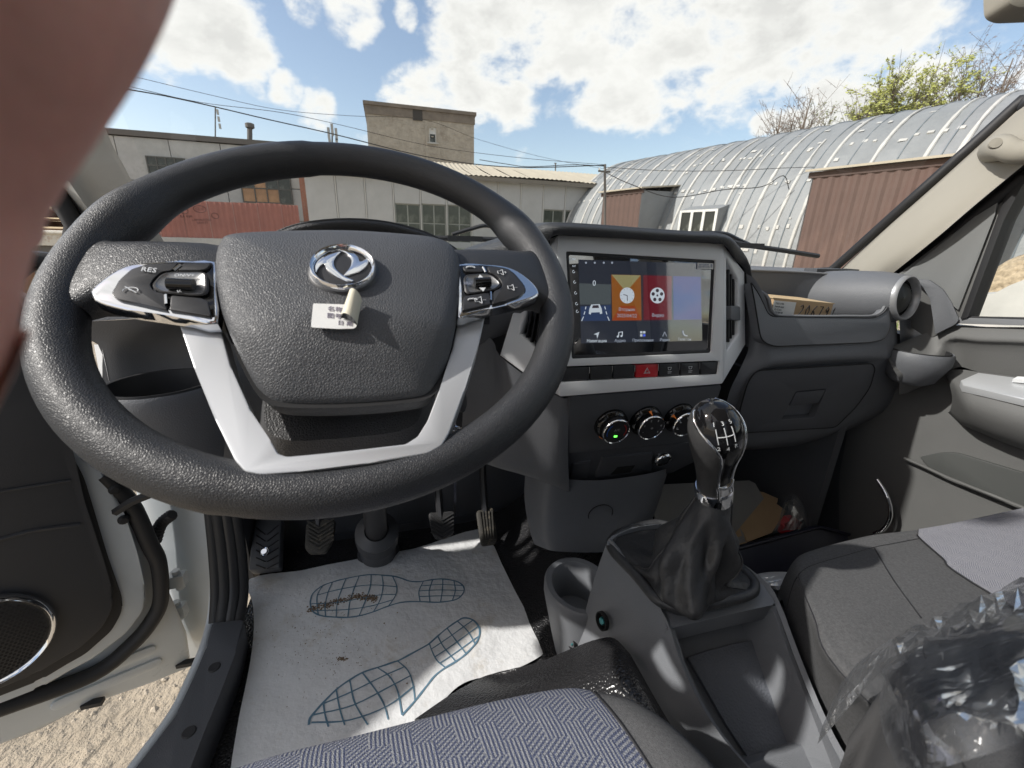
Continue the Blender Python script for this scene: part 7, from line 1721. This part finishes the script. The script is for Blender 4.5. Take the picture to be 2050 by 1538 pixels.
def passenger_things():
    zp = lambda u, v: (1550 + u / 2.858, 1000 + v / 2.858)
    core = [[(600, 1000, -.30), (660, 830, -.28), (800, 760, -.275), (1000, 680, -.27), (1250, 580, -.265), (1500, 480, -.26)],
            [(600, 1150, -.27), (680, 960, -.235), (850, 880, -.225), (1050, 800, -.22), (1300, 700, -.22), (1550, 600, -.22)],
            [(620, 1320, -.27), (720, 1150, -.22), (900, 1080, -.20), (1100, 1000, -.195), (1330, 900, -.19), (1600, 800, -.19)],
            [(680, 1480, -.27), (800, 1360, -.22), (980, 1290, -.195), (1180, 1220, -.185), (1400, 1130, -.18), (1650, 1030, -.18)],
            [(760, 1640, -.27), (900, 1560, -.22), (1080, 1500, -.195), (1280, 1440, -.185), (1480, 1360, -.18), (1750, 1260, -.18)]]
    C = [[pZ(*zp(u, v), z) for u, v, z in r] for r in core]
    inn = [[p + V((.016, -.004, -.016)) for p in r] for r in C]
    inn = [[p + V((.0, .012, -.10)) for p in inn[0]]] + inn
    t = crinkled_film('plastic_bag', 'crumpled clear plastic bag over a dark cushion on the passenger bench', 'plastic bag', [[p + V((.0, .02, -.11)) for p in C[0]]] + C, film_m, .0055, 3.3, 30)
    cu = thing('wrapped_cushion', 'dark grey cushion wrapped in the clear plastic bag on the bench', 'cushion', inn[2][2])
    for r in inn: r.insert(0, r[0] + V((.004, 0, -.10)))
    patch('cushion', inn, mat('dark bag cushion cloth', (.06, .06, .062), .9, bump=('noise', 900, .001, .8)), cu, 4, 4, 70)
    hr = thing('padded_handle', 'black padded grip poking out of the plastic bag at the right edge', 'grip', pZ(2050, 1345, -.17))
    c = pZ(2082, 1352, -.215); m = MB(); m.lathe(c, V((.75, -.55, .1)).normalized(), [(0.0005, -.022), (.008, -.021), (.012, -.017), (.0145, -.010), (.015, .0), (.015, .08)], 28); m.build('foam_grip', mat('black foam', (.02, .021, .023), .85, bump=('noise', 700, .0012, .9)), hr, 70)
    # white crumpled film between console and bench
    a = [[(1512, 1150, -.50), (1535, 1146, -.495), (1570, 1145, -.49), (1600, 1150, -.49)], [(1510, 1165, -.47), (1535, 1160, -.46), (1570, 1158, -.46), (1600, 1165, -.47)], [(1520, 1180, -.475), (1545, 1180, -.46), (1575, 1175, -.46), (1600, 1182, -.475)], [(1535, 1195, -.50), (1555, 1195, -.49), (1575, 1195, -.49), (1590, 1200, -.50)]]
    crinkled_film('plastic_wrapper', 'small milky plastic wrapper stuck between console and bench', 'wrapper', [[pZ(*q) for q in r] for r in a], film_w, .004, 8.1, 12)
    # footwell: grey board, torn cardboard, bagged red thing, dark box, white cord
    b = thing('grey_board', 'flat grey board leaning in the passenger footwell behind the gear lever', 'board', pY(1400, 1010, .80))
    P0 = pY(1330, 1010, .72); nb = V((-.05, -.75, .66)).normalized()
    slab('board', [pP(x, y, P0, nb) for x, y in ((1322, 970), (1500, 962), (1512, 968), (1530, 1000), (1480, 1120), (1330, 1110), (1306, 1012))], nb, .006, mat('grey board', (.32, .315, .30), .85, vary=(12, .1)), b)
    b = thing('torn_cardboard', 'torn flat brown cardboard lying in the passenger footwell', 'cardboard', pY(1520, 1050, .66))
    P0 = pY(1500, 1040, .67); nb = V((-.15, -.62, .77)).normalized()
    z5 = lambda u, v: (1250 + u / 3.4167, 780 + v / 3.4167)
    pts = [(600, 770), (880, 685), (945, 700), (1050, 745), (1040, 780), (1110, 830), (1060, 900), (1010, 980), (840, 1045), (820, 985), (790, 945), (805, 1000), (750, 1020), (730, 960), (690, 900)]
    slab('sheet', [pP(*z5(u, v), P0, nb) for u, v in pts], nb, .005, cardb, b, .001)
    slab('flap', [pP(*z5(u, v), P0 + V((0, .01, .004)), nb) for u, v in ((945, 700), (1050, 745), (1045, 778), (930, 745))], nb, .004, cardb_top, b)
    slab('torn_strip', [pP(*z5(u, v), P0 - V((0, .02, .01)), nb) for u, v in ((690, 1085), (830, 1040), (845, 1055), (700, 1108))], nb, .004, cardb_top, b)
    b = thing('dark_case', 'dark navy case in front of the cardboard in the passenger footwell', 'case', pY(1560, 1120, .60))
    pts = [pY(x, y, v) for x, y, v in ((1452, 1105, .60), (1640, 1055, .585), (1700, 1070, .57), (1700, 1260, .50), (1440, 1260, .50))]
    slab('case_front', pts, (0, -1, .3), .012, mat('dark navy plastic', (.012, .014, .03), .4), b, .004)
    m = MB(); m.tube([pY(1452, 1105, .597), pY(1640, 1055, .582), pY(1700, 1070, .567)], .004, 6); m.build('case_rim', MATS['dark navy plastic'], b, 60)
    rd = thing('red_pouch', 'red plastic item in a clear bag behind the dark case', 'pouch', pY(1600, 1050, .62))
    m = MB(); c = pY(1600, 1052, .62); m.prism([pY(x, y, .62) for x, y in ((1580, 1062), (1592, 1048), (1612, 1045), (1626, 1060), (1628, 1075), (1578, 1080))], (0, .03, 0)); m.build('red_plastic', mat('red plastic', (.55, .02, .03), .35), rd, 30)
    m = MB(); m.box(pY(1622, 1035, .63), (.012, .012, .03)); m.build('red_tab', MATS['red plastic'], rd)
    a = [[(1570, 1000, .63), (1588, 990, .63), (1606, 1002, .63), (1616, 1020, .63)], [(1560, 1040, .61), (1585, 1020, .60), (1608, 1030, .60), (1622, 1050, .61)], [(1545, 1070, .60), (1570, 1062, .59), (1596, 1062, .59), (1618, 1064, .60)]]
    crinkled_film('clear_pouch_bag', 'small clear crumpled bag holding the red item in the footwell', 'plastic bag', [[pY(*q) for q in r] for r in a], film_m, .006, 5.2, 12)
    cd = MB().tube(spline([pY(x, y, v) for x, y, v in ((1655, 862, .66), (1648, 895, .67), (1634, 935, .68), (1622, 965, .69), (1618, 995, .70))], 6), .0032, 6).build('white_cord', mat('white cord', (.62, .62, .60), .6))
    tag(cd, 'thin white cord hanging below the glovebox', 'cord')
passenger_things()

# ---------------------------------------------------------------- the photographer's hand, one finger over the lens corner
def hand():
    t = thing('hand', 'hand with one out of focus finger crossing the upper left of the view', 'hand', (-.05, .02, .06))
    def at(px, py, d): r = ray(px, py); return r * d          # d is the distance along the lens axis
    idx = [(250, -900, .050), (165, -420, .042), (45, -60, .0375), (-140, 190, .0355), (-242, 400, .0345), (-246, 620, .034), (-262, 870, .034)]
    P = [at(*q) for q in idx]; Rr = [.0135, .0115, .0102, .0098, .0090, .0082, .0068]
    e = (P[1] - P[5]).normalized(); side = fw.cross(e).normalized()
    # skeleton: wrist, palm, five fingers; index is the one in view
    vs_, ed, rs = [], [], []
    def add(p, r, par=None):
        vs_.append(V(p)); rs.append(r)
        if par is not None: ed.append((par, len(vs_) - 1))
        return len(vs_) - 1
    left = side if side.dot(rt) < 0 else -side
    palm = P[0] + e * .035 + left * .022 + fw * .012
    ip = add(palm, .020); wr = add(palm + e * .05 + left * .01, .021, ip); fa = add(palm + e * .14 + left * .03, .026, wr)
    k = ip
    for p, r in zip(P, Rr): k = add(p, r, k)
    for f, (off, ln, r0) in enumerate(((.022, 1.0, .0098), (.043, .93, .0092), (.062, .76, .0082))):
        b = P[0] + left * off + fw * (.004 + .004 * f) + e * (.004 * f); k = add(palm + left * off * .6 + e * -.01, .014, ip)
        k = add(b, r0 * 1.15, k); d = -e
        for j, L in enumerate((.040, .026, .020)):
            d = (d + fw * .20 + left * .05).normalized(); b = b + d * L * ln; k = add(b, r0 * (1 - .1 * j), k)
    k = add(palm - left * .012 + e * .03 - fw * .006, .015, ip); b = palm - left * .024 + e * .04 - fw * .016
    for L in (.0, .03, .026): b = b + (e * .35 - fw * .8 - left * .35).normalized() * L; k = add(b, .0115 - L * .08, k)
    me = bpy.data.meshes.new('hand_skin'); me.from_pydata(vs_, ed, []); o = bpy.data.objects.new('hand_skin', me); COL.objects.link(o)
    md = o.modifiers.new('skin', 'SKIN'); sv = me.skin_vertices[0].data
    for i, r in enumerate(rs): sv[i].radius = (r, r); sv[i].use_root = (i == 0)
    sb = o.modifiers.new('sub', 'SUBSURF'); sb.levels = 3; sb.render_levels = 3
    bpy.context.view_layer.update(); m2 = bpy.data.meshes.new_from_object(o.evaluated_get(bpy.context.evaluated_depsgraph_get()))
    V2 = [v.co.copy() for v in m2.vertices]; F2 = [tuple(p.vertices) for p in m2.polygons]; bpy.data.objects.remove(o)
    emit('skin', V2, F2, skin, t, 180)
    # nails on the finger tips
    nm = mat('finger nail', (.55, .32, .25), .3)
    tip = P[-1]; n1 = fw
    m = MB(); m.loft([[tip + e * (.010 * (1 - i / 4) ) + side * (.0055 * s) + fw * (.0072 - .0035 * s * s - .0012 * (i / 4) ** 2) for s in (-1, -.5, 0, .5, 1)] for i in range(5)], False); m.build('nail', nm, t, 80)
hand()

# right of the truck, seen through the passenger window
def outside_right():
    X = 5.2
    t = thing('concrete_kerb', 'pale concrete kerb block by the grass outside the passenger window', 'kerb', pX(1995, 625, X))
    top = [(1938, 588), (1960, 590), (1990, 588), (2020, 572), (2050, 560), (2150, 552)]; bot = [(1930, 640), (1960, 632), (1990, 628), (2020, 628), (2050, 632), (2150, 640)]
    A = [pX(x, y, X) for x, y in top]; B = [pX(x, y, X) for x, y in bot]
    B = [V((p.x, p.y, min(p.z, ground_z(p.x, p.y) + .0))) for p in B]
    m = MB(); m.loft([B, A, [p + V((.5, 0, .02)) for p in A], [p + V((.55, 0, -.6)) for p in A]], False); m.build('kerb_block', seam_w, t, 30)
    X = 6.6; t = thing('woodchip_mound', 'tan mound of woodchips behind the pale kerb outside the window', 'mound', pX(2020, 575, X))
    top = [(1960, 585), (1985, 548), (2005, 530), (2050, 520), (2150, 512), (2300, 540)]
    A = [pX(x, y, X) for x, y in top]
    rows = [[V((p.x - .5, p.y, -1.4)) for p in A], [V((p.x - .25, p.y, (p.z - 1.4) / 2)) for p in A], A, [p + V((.6, 0, -.05)) for p in A], [V((p.x + 1.2, p.y, -1.4)) for p in A]]
    g = patch('chips', rows, mat('tan woodchip', (.42, .33, .22), .95, bump=('voronoi', 14, .06), vary=(30, .4)), t, 6, 6, 30); tag(g, kind='stuff')
outside_right()
